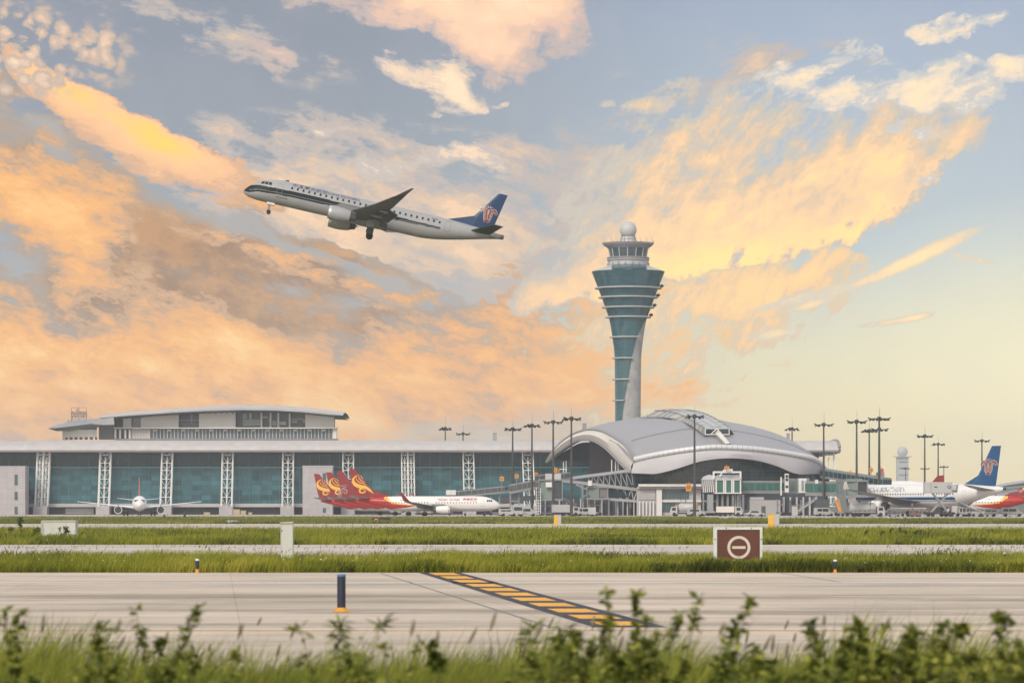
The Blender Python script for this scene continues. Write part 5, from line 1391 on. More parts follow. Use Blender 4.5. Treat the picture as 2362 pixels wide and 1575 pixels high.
# ================================================================== masts, bridges, vehicles, signs, weeds
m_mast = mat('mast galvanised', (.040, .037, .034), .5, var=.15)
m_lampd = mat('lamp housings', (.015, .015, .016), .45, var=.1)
def make_mast(label, H=25.0, r0=.42, rr=1.75, nl=10, ring2=False):
    t = thing('lamp_mast', label, 'lamp mast', group='floodlight masts of the airport apron')
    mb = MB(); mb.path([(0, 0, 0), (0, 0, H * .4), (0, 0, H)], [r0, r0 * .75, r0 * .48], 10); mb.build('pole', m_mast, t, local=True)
    mb = MB()
    pts = [(rr * math.cos(a), rr * math.sin(a), H - .1) for a in [2 * PI * i / 20 for i in range(21)]]
    mb.path(pts, .10, 5)
    for i in range(5): mb.tube((0, 0, H + .1), pts[i * 4], .07, n=4)
    mb.lathe([(0, H + .55), (.5, H + .45), (.62, H), (.5, H - .35), (0, H - .4)], n=12)
    for sx in (-1, 1):
        mb.path([(sx * rr, -.3, H - .1), (sx * (rr + .5), -.4, H + .12), (sx * (rr + .75), -.4, H + .05)], .08, 4); mb.prism([(sx * (rr + .3), -.7, H + .1), (sx * (rr + .95), -.7, H + .35), (sx * (rr + 1.0), -.7, H + .1), (sx * (rr + .35), -.7, H - .25)], (0, .6, 0))
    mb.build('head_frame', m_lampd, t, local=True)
    mb = MB(); mb.tube((.1, 0, H + .4), (.1, 0, H + 3.2), .05, .02, 4); mb.build('lightning_rod', m_mast, t, local=True)
    for i in range(nl):
        a = 2 * PI * (i + .3) / nl; c = Vector(((rr + .15) * math.cos(a), (rr + .15) * math.sin(a), H - .15))
        mb = MB(); d = Vector((math.cos(a), math.sin(a), 0)); s = Vector((-d.y, d.x, 0))
        mb.prism([c - s * .32 + Vector((0, 0, .2)), c + s * .32 + Vector((0, 0, .2)), c + s * .28 + d * .55 + Vector((0, 0, -.18)), c - s * .28 + d * .55 + Vector((0, 0, -.18))], (0, 0, -.26)); mb.build('floodlight', m_lampd, t, local=True)
    return t
MASTS = [(1182.5, 989, 'leftmost tall mast before the concourse roof'), (1227, 981, 'second tall mast before the concourse, left of the arched mouth'), (1276, 973, 'third tall mast crossing the left edge of the arched mouth'), (1318, 965, 'mast standing in front of the open arched mouth'),
         (1602, 960, 'mast in front of the vaulted hall roof and its skylight'), (1827, 989, 'mast rising behind the right slope of the hall roof'), (1900, 979, 'mast in front of the concourse roof end on the right'), (1976, 972, 'tall mast just right of the concourse end'),
         (2005, 993, 'thin distant mast between two tall masts right of the concourse'), (2133, 1005, 'tall mast right of the hazy radar tower'), (2164, 1024, 'mast behind the catering box on the wide body'), (2177, 1076, 'short far mast next to the brown fin'), (2089, 1080, 'short far mast in front of the radar tower'), (2265, 1016, 'mast left of the blue flower fin'),
         (1027, 988, 'small far mast over the concourse roof, left of the roof vent'), (1068, 1000, 'small double headed looking mast nearest the middle roof vent'), (2133, 1080, 'low far mast seen behind the tall one right of the radar tower'), (2028, 990, 'far mast hidden behind the tallest mast')]
proto = None
for (x, yt, lb) in MASTS:
    H = 25.0; D = F * (H - EYE) / (HY - yt)
    if x == 1827: D = 1120
    if x in (1027, 1068): D = 1290
    lb2 = 'floodlight ' + lb
    if proto is None: o = proto = make_mast(lb2)
    else: o = copy_tree(proto); o['label'] = lb2
    o.location = (Q(x, 0, D).x, D, 0); o.rotation_euler = (0, 0, (x * .37) % 1.0)
    zt_ = EYE + (HY - yt) * D / F
    o.scale = (1, 1, zt_ / H) if D > 1100 and x in (1827, 1027, 1068) else (1, 1, 1)
big = make_mast('tallest floodlight mast with a wide flat crown of lamps', 26.5, .5, 2.15, 16)
D = F * (26.5 - EYE) / (HY - 965); big.location = (Q(2028, 0, D).x, D, 0)

# ---------------------------------------------------------------- passenger bridges
m_bglass = mat('bridge green glass', (.035, .125, .105), .18, var=.2, scale=.4, spec=.4)
m_bpan = mat('bridge grey green panels', (.15, .20, .185), .5, var=.1, scale=.4)
m_bgrey = mat('bridge grey', (.21, .21, .215), .5, var=.08, scale=.4)
m_bdark = mat('bridge dark bellows', (.055, .065, .07), .6, var=.2, scale=2)
m_orange = mat('stand sign orange', (.62, .26, .03), .5, var=.1)
m_redsign = mat('stand sign red', (.55, .09, .05), .5, var=.1)
def tunnel(mb_parts, root, a, b, w, h, ribs=8, glass=None, roof=True):
    """square passenger tube between two floor points"""
    a, b = Vector(a), Vector(b); up = Vector((0, 0, 1))
    mb = MB(); mb.beam(a + up * (h * .55), b + up * (h * .55), w, h * .58); mb.build('glazing', glass or m_bglass, root)
    mb = MB(); mb.beam(a + up * (h * .12), b + up * (h * .12), w + .12, h * .24); mb.build('floor_beam', m_bgrey, root)
    if roof: mb = MB(); mb.beam(a + up * (h * .93), b + up * (h * .93), w + .16, h * .17); mb.build('roof', m_bgrey, root)
    d = (b - a).normalized(); s = d.cross(up).normalized()
    for i in range(ribs + 1):
        p = a.lerp(b, i / ribs); mb = MB()
        for q in (-1, 1):
            mb.beam(p + s * (q * (w / 2 + .06)) + up * (h * .24), p + s * (q * (w / 2 + .06)) + up * (h * .85), .14, .14, up=d)
        mb.beam(p - s * (w / 2) + up * (h * 1.02), p + s * (w / 2) + up * (h * 1.02), .12, .06); mb.build('rib', m_bpan, root)
def legs(root, p, h, w=2.4, wheels=True):
    p = Vector(p)
    mb = MB()
    for q in (-1, 1): mb.bx(p.x + q * w / 2 - .22, p.x + q * w / 2 + .22, p.y - .25, p.y + .25, .5, h)
    mb.bx(p.x - w / 2 - .3, p.x + w / 2 + .3, p.y - .3, p.y + .3, .55, .95); mb.bx(p.x - w / 2 - .21, p.x + w / 2 + .21, p.y - .2, p.y + .2, h * .62, h * .7)
    mb.build('support_leg', m_bgrey, root)
    for q in (-1, 1):
        mb = MB(); mb.lathe([(0, -.2), (.45, -.2), (.5, -.1), (.5, .1), (.45, .2), (0, .2)], (p.x + q * (w / 2), p.y - .3, .5), 14, axis='y'); mb.build('wheel', m_tyre, root)
def cab(root, x0, x1, y0, y1, D, depth, m_front, m_side):
    k = D / F; X0, X1 = (x0 - CX) * k, (x1 - CX) * k; z0, z1 = EYE + (HY - y1) * k, EYE + (HY - y0) * k
    xm = X0 + (X1 - X0) * .55
    mb = MB(); mb.prism([(X0, D, z0 + .5), (xm, D - .6, z0 + .5), (xm, D - .6, z1 - .4), (X0, D, z1 - .4)], (0, depth, 0)); mb.build('cab_shell', m_front, root)
    mb = MB()
    for i in range(7):
        xa = xm + (X1 - xm) * i / 7; xb = xm + (X1 - xm) * (i + .72) / 7; mb.bx(xa, xb, D - .3 + .08 * (i % 2), D + depth, z0 + .7, z1 - .5)
    mb.build('bellows', m_side, root)
    mb = MB(); mb.bx(X0 - .15, X1 + .15, D - .8, D + depth, z0, z0 + .48); mb.bx(X0 - .15, X1 + .15, D - .8, D + depth, z1 - .38, z1); 
    for xx in (X0, xm, X1): mb.bx(xx - .12, xx + .12, D - .75, D - .3, z0 + .48, z1 - .38)
    mb.build('cab_frame', m_bgrey, root)
    return (X0 + X1) / 2, z0
def bridge(label, loc): return thing('jet_bridge', label, 'jet bridge', loc, group='passenger bridges at the pier')
G0 = lambda x, D: Vector((Q(x, HY, D).x, D, 0))
# 1 long sloping bridge behind the red jet's nose
b = bridge('long thin sloping passenger bridge rising behind the nose of the front red jet', G0(1160, 970))
tunnel(None, b, Q(1030, 1150, 975), Q(1180, 1135, 972), 2.6, 1.9, 10, m_bdark); tunnel(None, b, Q(1178, 1139, 971), Q(1262, 1123, 968), 2.9, 2.6, 8, m_bdark)
for (x, y) in ((1035, 1134), (1046, 1134), (1083, 1135), (1125, 1131)):
    mb = MB(); p = Q(x, y, 974); mb.bx(p.x - .7, p.x + .7, p.y - 1, p.y + 1, p.z - .9, p.z + .5); mb.build('air_unit', m_white, b)
legs(b, G0(1142, 973), Q(0, 1143, 973).z); legs(b, G0(1187, 971), Q(0, 1138, 971).z)
mb = MB(); mb.prism([Q(1145, 1148, 985), Q(1255, 1140, 985), Q(1250, 1150, 985), Q(1160, 1162, 985)], (0, 6, 0)); mb.build('fixed_walkway', m_bdark, b)
# 2 first cab with green shell
b = bridge('passenger bridge head with green shell and dark bellows, orange number boards on top', G0(1270, 955))
x_, z_ = cab(b, 1243, 1297, 1105, 1154, 952, 6, m_bpan, m_bdark)
mb = MB(); mb.bx(Q(1258, 0, 952).x, Q(1294, 0, 952).x, 951.5, 957, Q(0, 1105, 952).z, Q(0, 1092, 952).z); mb.build('machine_housing', m_grayl, b)
mb = MB()
for x in (1263, 1270): mb.bx(Q(x - 4, 0, 950).x, Q(x + 3, 0, 950).x, 950, 951, Q(0, 1123, 950).z, Q(0, 1112, 950).z)
mb.build('air_unit', m_white, b)
legs(b, G0(1263, 956), z_, 4); legs(b, G0(1291, 958), z_, 2)
mb = MB()
for i in range(9): mb.bx(Q(1236, 0, 950).x, Q(1247, 0, 950).x, 950.3, 951.8, .5 + i * .75, .58 + i * .75)
mb.beam(Q(1237, 1185, 950), Q(1237, 1125, 950), .12, .12); mb.beam(Q(1247, 1185, 950), Q(1247, 1125, 950), .12, .12); mb.build('stairs', m_whitesteel, b)
tunnel(None, b, Q(1240, 1112, 962), Q(1310, 1106, 966), 2.6, 2.0, 5, m_bdark)
# 3 trussed gangway to the hall
b = bridge('open trussed gangway climbing from the bridge head to the arched hall', G0(1380, 985))
mb = MB()
P1, P2, P3, P4 = Q(1297, 1105, 975), Q(1458, 1084, 985), Q(1297, 1108, 975), Q(1470, 1129, 988)
for dy in (0, 4):
    o = Vector((0, dy, 0)); mb.beam(P1 + o, P2 + o, .8, .75); mb.beam(P3 + o, P4 + o, .8, .85)
    B1, B2 = Q(1408, 1151, 985) + o, Q(1470, 1156, 988) + o; mb.beam(B1, B2, .7, .7)
    mb.beam(Q(1330, 1118, 977) + o, B1, .35, .35)
    for i in range(8):
        t0, t1 = .35 + i * .08, .35 + (i + .5) * .08
        mb.tube(P1.lerp(P2, t0) + o, P3.lerp(P4, t1) + o, .15, n=5); mb.tube(P3.lerp(P4, t1) + o, P1.lerp(P2, min(t0 + .08, 1)) + o, .15, n=5)
    for i in range(4):
        t0 = .62 + i * .1; mb.tube(P3.lerp(P4, t0) + o, B1.lerp(B2, i / 4 + .12) + o, .17, n=5); mb.tube(B1.lerp(B2, i / 4 + .12) + o, P3.lerp(P4, min(1, t0 + .1)) + o, .17, n=5)
mb.build('truss', m_grayl, b)
mb = MB(); mb.prism([Q(1305, 1106.5, 977.5), Q(1465, 1089, 987), Q(1466, 1123, 987), Q(1310, 1110, 977.5)], (0, 1.2, 0)); mb.build('glazing', m_glass_dk, b)
mb = MB(); mb.prism([Q(1340, 1120, 978), Q(1466, 1131, 988), Q(1466, 1150, 988), Q(1412, 1150, 985)], (0, 1.2, 0)); mb.build('lower_glazing', m_glass_dk, b)
mb = MB()
for x in (1425, 1447, 1462): mb.bx(Q(x - 1.2, 0, 988).x, Q(x + 1.2, 0, 988).x, 987.5, 988.5, 0, Q(0, 1155, 988).z)
mb.build('pillar', m_grayl, b)
# 4 second small cab
b = bridge('small green passenger bridge cab under the trussed gangway', G0(1378, 966))
x_, z_ = cab(b, 1354, 1402, 1122, 1152, 964, 6, m_bpan, m_bgrey)
mb = MB(); mb.bx(Q(1356, 0, 962).x, Q(1365, 0, 962).x, 962, 963.2, Q(0, 1120, 962).z, Q(0, 1108, 962).z); mb.build('air_unit', m_white, b)
legs(b, G0(1372, 967), z_, 3); 
mb = MB(); mb.beam(Q(1345, 1185, 964), Q(1343, 1115, 964), .5, .5); mb.beam(Q(1340, 1148, 963), Q(1358, 1138, 963), .3, .3); mb.beam(Q(1297, 1150, 965), Q(1330, 1165, 963), .5, .8); mb.build('support_leg', m_bgrey, b)
# 5 big glazed bridge head
D5 = 958; k5 = D5 / F
b = bridge('large glazed bridge head with white window frames and hipped roof', G0(1665, D5))
def q5(x, y, d=0): return Q(x, y, D5 + d)
mb = MB(); mb.bx(q5(1650, 0).x, q5(1709, 0).x, D5, D5 + 7, q5(0, 1136).z, q5(0, 1106).z); mb.build('glazing', m_bglass, b)
mb = MB(); mb.prism([q5(1619, 1108, 3), q5(1650, 1108), q5(1650, 1134), q5(1622, 1136, 3)], (0, 5, 0)); mb.build('side_glazing', m_bgrey, b)
mb = MB()
for x in (1652, 1669.5, 1673.5, 1688, 1692, 1708): mb.bx(q5(x - 1.6, 0).x, q5(x + 1.6, 0).x, D5 - .25, D5 + .05, q5(0, 1136).z, q5(0, 1107).z)
for i in range(6): mb.beam(q5(1621 + i * 4.6, 1108, 2.3 - i * .42), q5(1623 + i * 4.6, 1135, 2.3 - i * .42), .22, .2, up=(1, 0, 0))
mb.bx(q5(1648, 0).x, q5(1711, 0).x, D5 - .4, D5 + 7.2, q5(0, 1138).z, q5(0, 1135.6).z); mb.bx(q5(1648, 0).x, q5(1711, 0).x, D5 - .4, D5 + 7.2, q5(0, 1107).z, q5(0, 1103.5).z)
mb.build('frame', m_white, b)
mb = MB(); mb.prism([q5(1618, 1107, 2), q5(1623, 1099, 4), q5(1636, 1094, 5), q5(1650, 1098, 3), q5(1650, 1107, 2)], (0, 3, 0)); mb.prism([q5(1647, 1103.4, -.6), q5(1657, 1095, 1), q5(1704, 1095, 1), q5(1712, 1103.4, -.6)], (0, 6, 0)); mb.build('roof', m_grayl, b)
mb = MB()
for x in (1646, 1708): mb.beam(q5(x, 1103, -1), q5(x, 1088, -1), .5, .5, up=(0, 1, 0))
mb.beam(q5(1644.5, 1088.5, -1), q5(1709.5, 1088.5, -1), .45, .5); mb.beam(q5(1660, 1098, -1), q5(1668, 1086, -1), .35, .35); mb.beam(q5(1668, 1086, -1), q5(1690, 1084, -1), .4, .8); mb.build('top_gantry', m_white, b)
for x in (1628, 1648, 1702): legs(b, G0(x, D5 + 3), q5(0, 1138).z, 1.4)
mb = MB(); mb.bx(q5(1632, 0).x, q5(1646, 0).x, D5 + 1, D5 + 3, .8, q5(0, 1140).z); mb.bx(q5(1618, 0).x, q5(1650, 0).x, D5 + .5, D5 + 3.4, .75, 1.3); mb.build('lift_frame', m_steel, b)
# 6 tunnel to the right of it
b = bridge('long low passenger bridge with green glass between the glazed head and a white sign panel', G0(1770, 970))
tunnel(None, b, Q(1709, 1138, 965), Q(1808, 1138, 968), 3, 3.5, 7)
tunnel(None, b, Q(1808, 1139, 969), Q(1862, 1138, 971), 3.4, 4.2, 3, m_bpan)
mb = MB(); mb.bx(Q(1810, 0, 964).x, Q(1819, 0, 964).x, 963.5, 964.5, Q(0, 1135, 964).z, Q(0, 1092, 964).z); mb.build('white_panel', m_white, b)
mb = MB()
for yy in (1098, 1106, 1122): mb.lathe([(0, -.02), (.42, -.02), (.42, .15)], (Q(1814.5, 0, 964).x, 963.35, Q(0, yy, 964).z), 12, axis='y')
mb.build('panel_lamps', m_black, b)
mb = MB(); mb.bx(Q(1800, 0, 964).x, Q(1803, 0, 964).x, 963.6, 964.6, Q(0, 1142, 964).z, Q(0, 1100, 964).z); mb.bx(Q(1842, 0, 964).x, Q(1860, 0, 964).x, 963, 967, Q(0, 1136, 964).z, Q(0, 1103, 964).z); mb.build('white_post', m_white, b)
mb = MB(); mb.bx(Q(1848, 0, 964).x, Q(1853, 0, 964).x, 962.8, 962.95, Q(0, 1131, 964).z, Q(0, 1108, 964).z); mb.build('louvre', m_edge, b)
legs(b, G0(1800, 968), 4.6, 1.6); legs(b, G0(1835, 970), 4.4, 3)
# 7 green tunnel to the wide-body
b = bridge('green glass passenger bridge reaching the wide body jet', G0(1920, 955))
tunnel(None, b, Q(1866, 1143, 958), Q(1946, 1144, 950), 3.2, 4.0, 4); tunnel(None, b, Q(1944, 1146, 948), Q(1972, 1147, 868), 3.6, 4.6, 3, m_bpan)
x_, z_ = cab(b, 1950, 2000, 1107, 1147, 856, 7, m_bpan, m_bdark)
legs(b, G0(1931, 950), 4.4, .5); legs(b, G0(1968, 864), 4.4, 3)
mb = MB(); mb.beam(Q(1842, 1178, 940), Q(1884, 1150, 945), .5, .4); mb.beam(Q(1842, 1172, 940), Q(1884, 1144, 945), .1, .1); mb.build('stairs', m_grayl, b)
mb = MB(); mb.bx(Q(1880, 0, 944).x, Q(1900, 0, 944).x, 943, 947, 1.8, Q(0, 1152, 944).z); mb.bx(Q(1900, 0, 944).x, Q(1912, 0, 944).x, 943, 946, 1.8, Q(0, 1152, 944).z); mb.build('machine_room', m_bdark, b)
mb = MB(); 
for x in (1884, 1934): mb.bx(Q(x - 3, 0, 950).x, Q(x + 3, 0, 950).x, 950, 952, Q(0, 1115, 950).z, Q(0, 1106, 950).z)
mb.build('air_unit', m_white, b)
# 8 roofed gangway from the hall to the right
b = bridge('grey roofed gangway running from the hall corner to the far right bridges', G0(1970, 985))
tunnel(None, b, Q(1902, 1102, 995), Q(2046, 1124, 975), 3.4, 2.6, 14, m_glass_dk)
mb = MB(); mb.beam(Q(1905, 1110, 996), Q(1945, 1122, 990), .3, .3); mb.beam(Q(1945, 1122, 990), Q(1952, 1100, 989), .3, .3); mb.beam(Q(1925, 1094, 993), Q(1933, 1118, 991), .3, .3); mb.build('brace', m_grayl, b)
mb = MB(); mb.bx(Q(1984, 0, 985).x, Q(2038, 0, 985).x, 984, 988, Q(0, 1100, 985).z, Q(0, 1095.5, 985).z); mb.bx(Q(2023, 0, 985).x, Q(2038, 0, 985).x, 983, 988, Q(0, 1104, 985).z, Q(0, 1089, 985).z); mb.build('roof_platform', m_bgrey, b)
legs(b, G0(1995, 984), 7.5, 2); legs(b, G0(2036, 978), 6.5, 2)
# number boards
def board(x, y, w, h, D, m, label, post=None):
    k = D / F; p = Q(x, y + h / 2, D)
    t = thing('stand_board', label, 'stand sign', (p.x, D, p.z), group='gate number boards on the bridges')
    mb = MB(); mb.bx(-w * k / 2, w * k / 2, -.15, .15, 0, h * k); mb.build('panel', m, t, local=True)
    mb = MB(); mb.bx(-w * k * .28, -w * k * .05, -.18, -.152, h * k * .25, h * k * .75); mb.bx(w * k * .08, w * k * .26, -.18, -.152, h * k * .25, h * k * .75); mb.build('figures', mat('board figures', (.20, .10, .03), .5), t, local=True)
    mb = MB(); ph = post or 12; mb.tube((0, .3, -ph * k), (0, .3, h * k), .11, n=6); mb.lathe([(0, h * k + .5), (.16, h * k + .3), (0, h * k)], n=8); mb.build('post', m_bgrey, t, local=True)
board(1157.5, 1104, 10, 10, 968, m_orange, 'orange number board lowest on the sloping bridge, farthest left', 22)
board(1192, 1098, 9, 9, 968, m_orange, 'orange number board second along the sloping bridge', 24)
board(1236.5, 1094.5, 9, 9, 966, m_orange, 'orange number board just left of the green bridge head', 18)
board(1279, 1084, 11, 11, 954, m_orange, 'orange number board at the foot of the third tall mast', 8)
board(1286, 1087, 8, 9, 955, m_orange, 'small orange number board touching the one at the mast foot', 6)
board(1588.5, 1123.5, 13, 18, 975, m_orange, 'tall orange number board before the hall ground floor', 0.5)
board(1676.5, 1079, 11, 8, 955, m_orange, 'orange number board on the roof of the glazed bridge head', 5)
board(2009.5, 1084, 9, 9, 980, m_orange, 'ochre number board on the roofed gangway', 10)
board(2033, 1085, 11, 9, 978, m_redsign, 'red number board on the roofed gangway', 6)
board(1961.5, 1090, 8, 5, 985, m_orange, 'flat ochre number board near the hall end of the gangway', 5)

# ---------------------------------------------------------------- vehicles on the apron
m_vw = mat('vehicle white', (.40, .395, .39), .4, var=.06, scale=1)
m_vy = mat('vehicle yellow', (.45, .26, .05), .5, var=.1)
def wheels(t, xs, y0, y1, r=.45):
    for x in xs:
        for y in (y0, y1):
            mb = MB(); mb.lathe([(0, -.14), (r * .6, -.14), (r, -.1), (r, .1), (r * .6, .14), (0, .14)], (x, y, r), 14, axis='y'); mb.build('wheel', m_tyre, t, local=True)
def van(label, x, D, L=5.2, H=2.3, W=2.0, rz=0., name='van', cat='van', m=None, beacon=False):
    t = thing(name, label, cat, G0(x, D), rz)
    mb = MB(); mb.prism([(-L / 2, -W / 2, .45), (L / 2 - .05, -W / 2, .45), (L / 2, -W / 2, 1.05), (L / 2 - .9, -W / 2, 1.25), (L / 2 - 1.7, -W / 2, H), (-L / 2 + .1, -W / 2, H), (-L / 2, -W / 2, 1.2)], (0, W, 0)); mb.build('body', m or m_vw, t, local=True)
    mb = MB()
    for s in (-1, 1):
        for a, b in ((-L / 2 + .3, -L / 2 + 1.5), (-L / 2 + 1.65, L / 2 - 1.75)):
            mb.bx(a, b, s * W / 2 - .015, s * W / 2 + .015, 1.25, H - .3)
    mb.prism([(L / 2 - .95, -W / 2 + .12, 1.3), (L / 2 - 1.62, -W / 2 + .12, H - .12), (L / 2 - 1.60, -W / 2 + .12, H - .10), (L / 2 - .90, -W / 2 + .12, 1.3)], (.0, W - .24, 0)); mb.build('windows', m_wind, t, local=True)
    wheels(t, (-L / 2 + .9, L / 2 - .95), -W / 2, W / 2, .38)
    if beacon:
        mb = MB(); mb.tube((0, 0, H), (0, 0, H + 1.0), .05, n=5); mb.lathe([(0, H + 1.5), (.3, H + 1.35), (.3, H + .95), (0, H + .95)], n=8); mb.build('beacon', m_orange, t, local=True)
    return t
def car(label, x, D, rz=0., m=None, L=4.6):
    t = thing('car', label, 'car', G0(x, D), rz)
    mb = MB(); mb.prism([(-L / 2, -.88, .35), (L / 2, -.88, .35), (L / 2, -.88, .75), (L / 2 - 1.1, -.88, .92), (-L / 2 + .7, -.88, .95), (-L / 2, -.88, .85)], (0, 1.76, 0)); mb.prism([(L / 2 - 1.15, -.78, .9), (L / 2 - 1.9, -.78, 1.45), (-L / 2 + 1.2, -.78, 1.47), (-L / 2 + .6, -.78, .92)], (0, 1.56, 0)); mb.build('body', m or m_vw, t, local=True)
    mb = MB(); 
    for s in (-1, 1): mb.prism([(L / 2 - 1.35, s * .79, .95), (L / 2 - 1.95, s * .79, 1.38), (-L / 2 + 1.25, s * .79, 1.38), (-L / 2 + .85, s * .79, .95)], (0, s * .015, 0))
    mb.build('windows', m_wind, t, local=True); wheels(t, (-L / 2 + .85, L / 2 - .9), -.85, .85, .32)
    return t
def truck(label, x, D, rz=0., box=None, L=8.0, H=3.0, boxm=None, flat=False, tank=False):
    t = thing('truck', label, 'truck', G0(x, D), rz); W = 2.4
    mb = MB(); mb.bx(-L / 2, L / 2 - .2, -W / 2 + .3, W / 2 - .3, .6, .95); mb.build('chassis', m_black, t, local=True)
    mb = MB(); mb.prism([(L / 2 - 1.9, -W / 2, .55), (L / 2, -W / 2, .55), (L / 2, -W / 2, 1.4), (L / 2 - .35, -W / 2, 2.45), (L / 2 - 1.9, -W / 2, 2.5)], (0, W, 0)); mb.build('cab', m_vw, t, local=True)
    mb = MB(); mb.prism([(L / 2 + .012, -W / 2 + .15, 1.45), (L / 2 - .32, -W / 2 + .15, 2.36), (L / 2 - .34, -W / 2 + .15, 2.36), (L / 2 - .03, -W / 2 + .15, 1.45)], (0, W - .3, 0))
    for s in (-1, 1): mb.bx(L / 2 - 1.5, L / 2 - .5, s * W / 2 - .015, s * W / 2 + .015, 1.45, 2.2)
    mb.build('windows', m_wind, t, local=True)
    if tank:
        mb = MB(); mb.lathe([(0, -L / 2), (.95, -L / 2 + .05), (1.18, -L / 2 + .35), (1.18, L / 2 - 2.45), (.95, L / 2 - 2.15), (0, L / 2 - 2.1)], (0, 0, 2.15), 24, axis='x'); mb.build('tank', boxm or m_vw, t, local=True)
        mb = MB()
        for s in (-1, 1): mb.bx(-L / 2 + .2, L / 2 - 2.3, s * 1.2 - .05, s * 1.2 + .05, .95, 1.25)
        for i in range(5): mb.bx(-L / 2 + .5 + i * 1.1, -L / 2 + .9 + i * 1.1, -1.28, -1.2, .9, 1.6)
        mb.build('pump_gear', m_steel, t, local=True)
        mb = MB(); mb.path([(L / 2 - 3.4, -1.0, 3.3), (L / 2 - 3.5, -1, 4.3), (L / 2 - 2.9, -1, 4.7), (L / 2 - 2.4, -1, 3.4), (L / 2 - 2.2, -1, 5.0)], .07, 5); mb.tube((L / 2 - 3.6, -1.1, 1.4), (L / 2 - 3.6, -1.1, 4.2), .07, n=5); mb.build('hoses', m_black, t, local=True)
    elif not flat:
        mb = MB(); mb.bx(-L / 2, L / 2 - 2.05, -W / 2, W / 2, 1.0, H); mb.build('cargo_box', boxm or m_vw, t, local=True)
    wheels(t, (-L / 2 + 1.0, -L / 2 + 2.2, L / 2 - 1.1), -W / 2 + .1, W / 2 - .1, .5)
    return t
truck('white box truck facing the camera under the sloping bridge', 1192, 885, -PI / 2 + .1, L=7, H=2.9)
van('white van with side windows parked beside the box truck under the sloping bridge', 1216, 892, 5.0, 2.2, rz=.1)
van('low white airport van near the nose of the front red jet', 1172, 880, 4.6, 1.9, rz=.2)
truck('white service truck half hidden behind the first bridge legs', 1305, 900, .2, L=7)
van('white van under the small green cab', 1352, 905, 5.2, 2.2, rz=0.1)
van('white minibus to the right below the small green cab', 1365, 898, 4.6, 2.3, rz=PI / 2)
truck('white tank truck before the hall ground floor', 1578, 880, 2.9, L=6.8, tank=True)
van('pale airport van with orange beacon post beside the tank truck', 1606, 876, 4.4, 2.0, rz=.2, beacon=True)
truck('cream flatbed box truck under the large glazed bridge head', 1682, 872, .0, L=6.5, H=2.5, boxm=m_cream)
car('white car beside a dark cabinet before the side block', 1742, 866, .15)
car('silver car half behind the first white car', 1725, 890, .1, m_steel)
van('white van among the gear below the green tunnel', 1901, 885, 5, 2.2, rz=.3)
van('white people carrier on the open apron near the right edge', 2278, 838, 4.7, 1.9, rz=PI)
van('white round backed van cut close to the right picture edge', 2335, 842, 5.2, 2.2, rz=0)
truck('white fuel tanker with hoses parked under the wing of the wide body', 2000, 836, .05, L=8.4, tank=True)
# catering lift
ck = 826 / F
ct = thing('catering_truck', 'raised white catering lift box on scissor legs against the wide body', 'catering truck', G0(2170, 826))
mb = MB(); mb.bx(Q(2132, 0, 826).x, Q(2196, 0, 826).x, 825, 828, Q(0, 1136, 826).z, Q(0, 1111.5, 826).z); mb.build('lift_box', m_vw, ct)
mb = MB(); x0 = Q(2146, 0, 826).x; mb.bx(x0 - .06, x0 + .06, 824.93, 824.99, Q(0, 1135, 826).z, Q(0, 1113, 826).z); mb.bx(Q(2132, 0, 826).x - .05, Q(2197, 0, 826).x + .05, 824.9, 828.1, Q(0, 1137.2, 826).z, Q(0, 1136.1, 826).z); mb.build('box_trim', m_steel, ct)
mb = MB(); c = Q(2188, 1123, 826); mb.lathe([(0, 0), (.42, 0), (.42, .05)], (c.x, 824.93, c.z), 20, axis='y'); mb.bx(Q(2154, 0, 826).x, Q(2161, 0, 826).x, 824.94, 824.99, Q(0, 1124, 826).z, Q(0, 1121.5, 826).z); mb.build('logo', m_bluet, ct)
mb = MB(); c = Q(2188, 1123, 826); mb.lathe([(.12, -.01), (.22, -.01)], (c.x, 824.92, c.z), 16, axis='y'); mb.build('logo_ring', m_acw, ct)
mb = MB()
for y in (825.2, 827.6):
    mb.beam(Vector((Q(2152, 0, 826).x, y, Q(0, 1137, 826).z)), Vector((Q(2186, 0, 826).x, y, 1.1)), .3, .42, up=(0, 1, 0)); mb.beam(Vector((Q(2188, 0, 826).x, y + .35, Q(0, 1137, 826).z)), Vector((Q(2148, 0, 826).x, y + .35, 1.1)), .3, .42, up=(0, 1, 0))
mb.build('scissor_legs', m_steel, ct)
mb = MB(); mb.bx(Q(2132, 0, 826).x, Q(2202, 0, 826).x, 825, 828, .6, 1.1); mb.build('chassis', m_black, ct)
mb = MB(); mb.prism([Q(2196, 1119, 824.5), Q(2211, 1117, 824.5), Q(2208, 1136, 824.5), Q(2197, 1134, 824.5)], (0, 3, 0)); mb.build('platform', m_edge, ct)
mb = MB(); mb.bx(Q(2196.5, 0, 824).x, Q(2206, 0, 824).x, 824, 824.4, Q(0, 1130, 824).z, Q(0, 1119.5, 824).z); mb.build('platform_screen', m_grayl, ct)
for i, x in enumerate((2140, 2150, 2194)):
    mb = MB(); mb.lathe([(0, -.15), (.3, -.15), (.5, -.1), (.5, .1), (.3, .15), (0, .15)], (Q(x, 0, 826).x, 825, .5), 14, axis='y'); mb.build('wheel', m_tyre, ct)
mb = MB(); mb.prism([Q(2196, 1185, 825), Q(2207, 1185, 825), Q(2206, 1172, 825), Q(2202, 1166, 825), Q(2196, 1166, 825)], (0, 2.4, 0)); mb.build('cab', m_vw, ct)
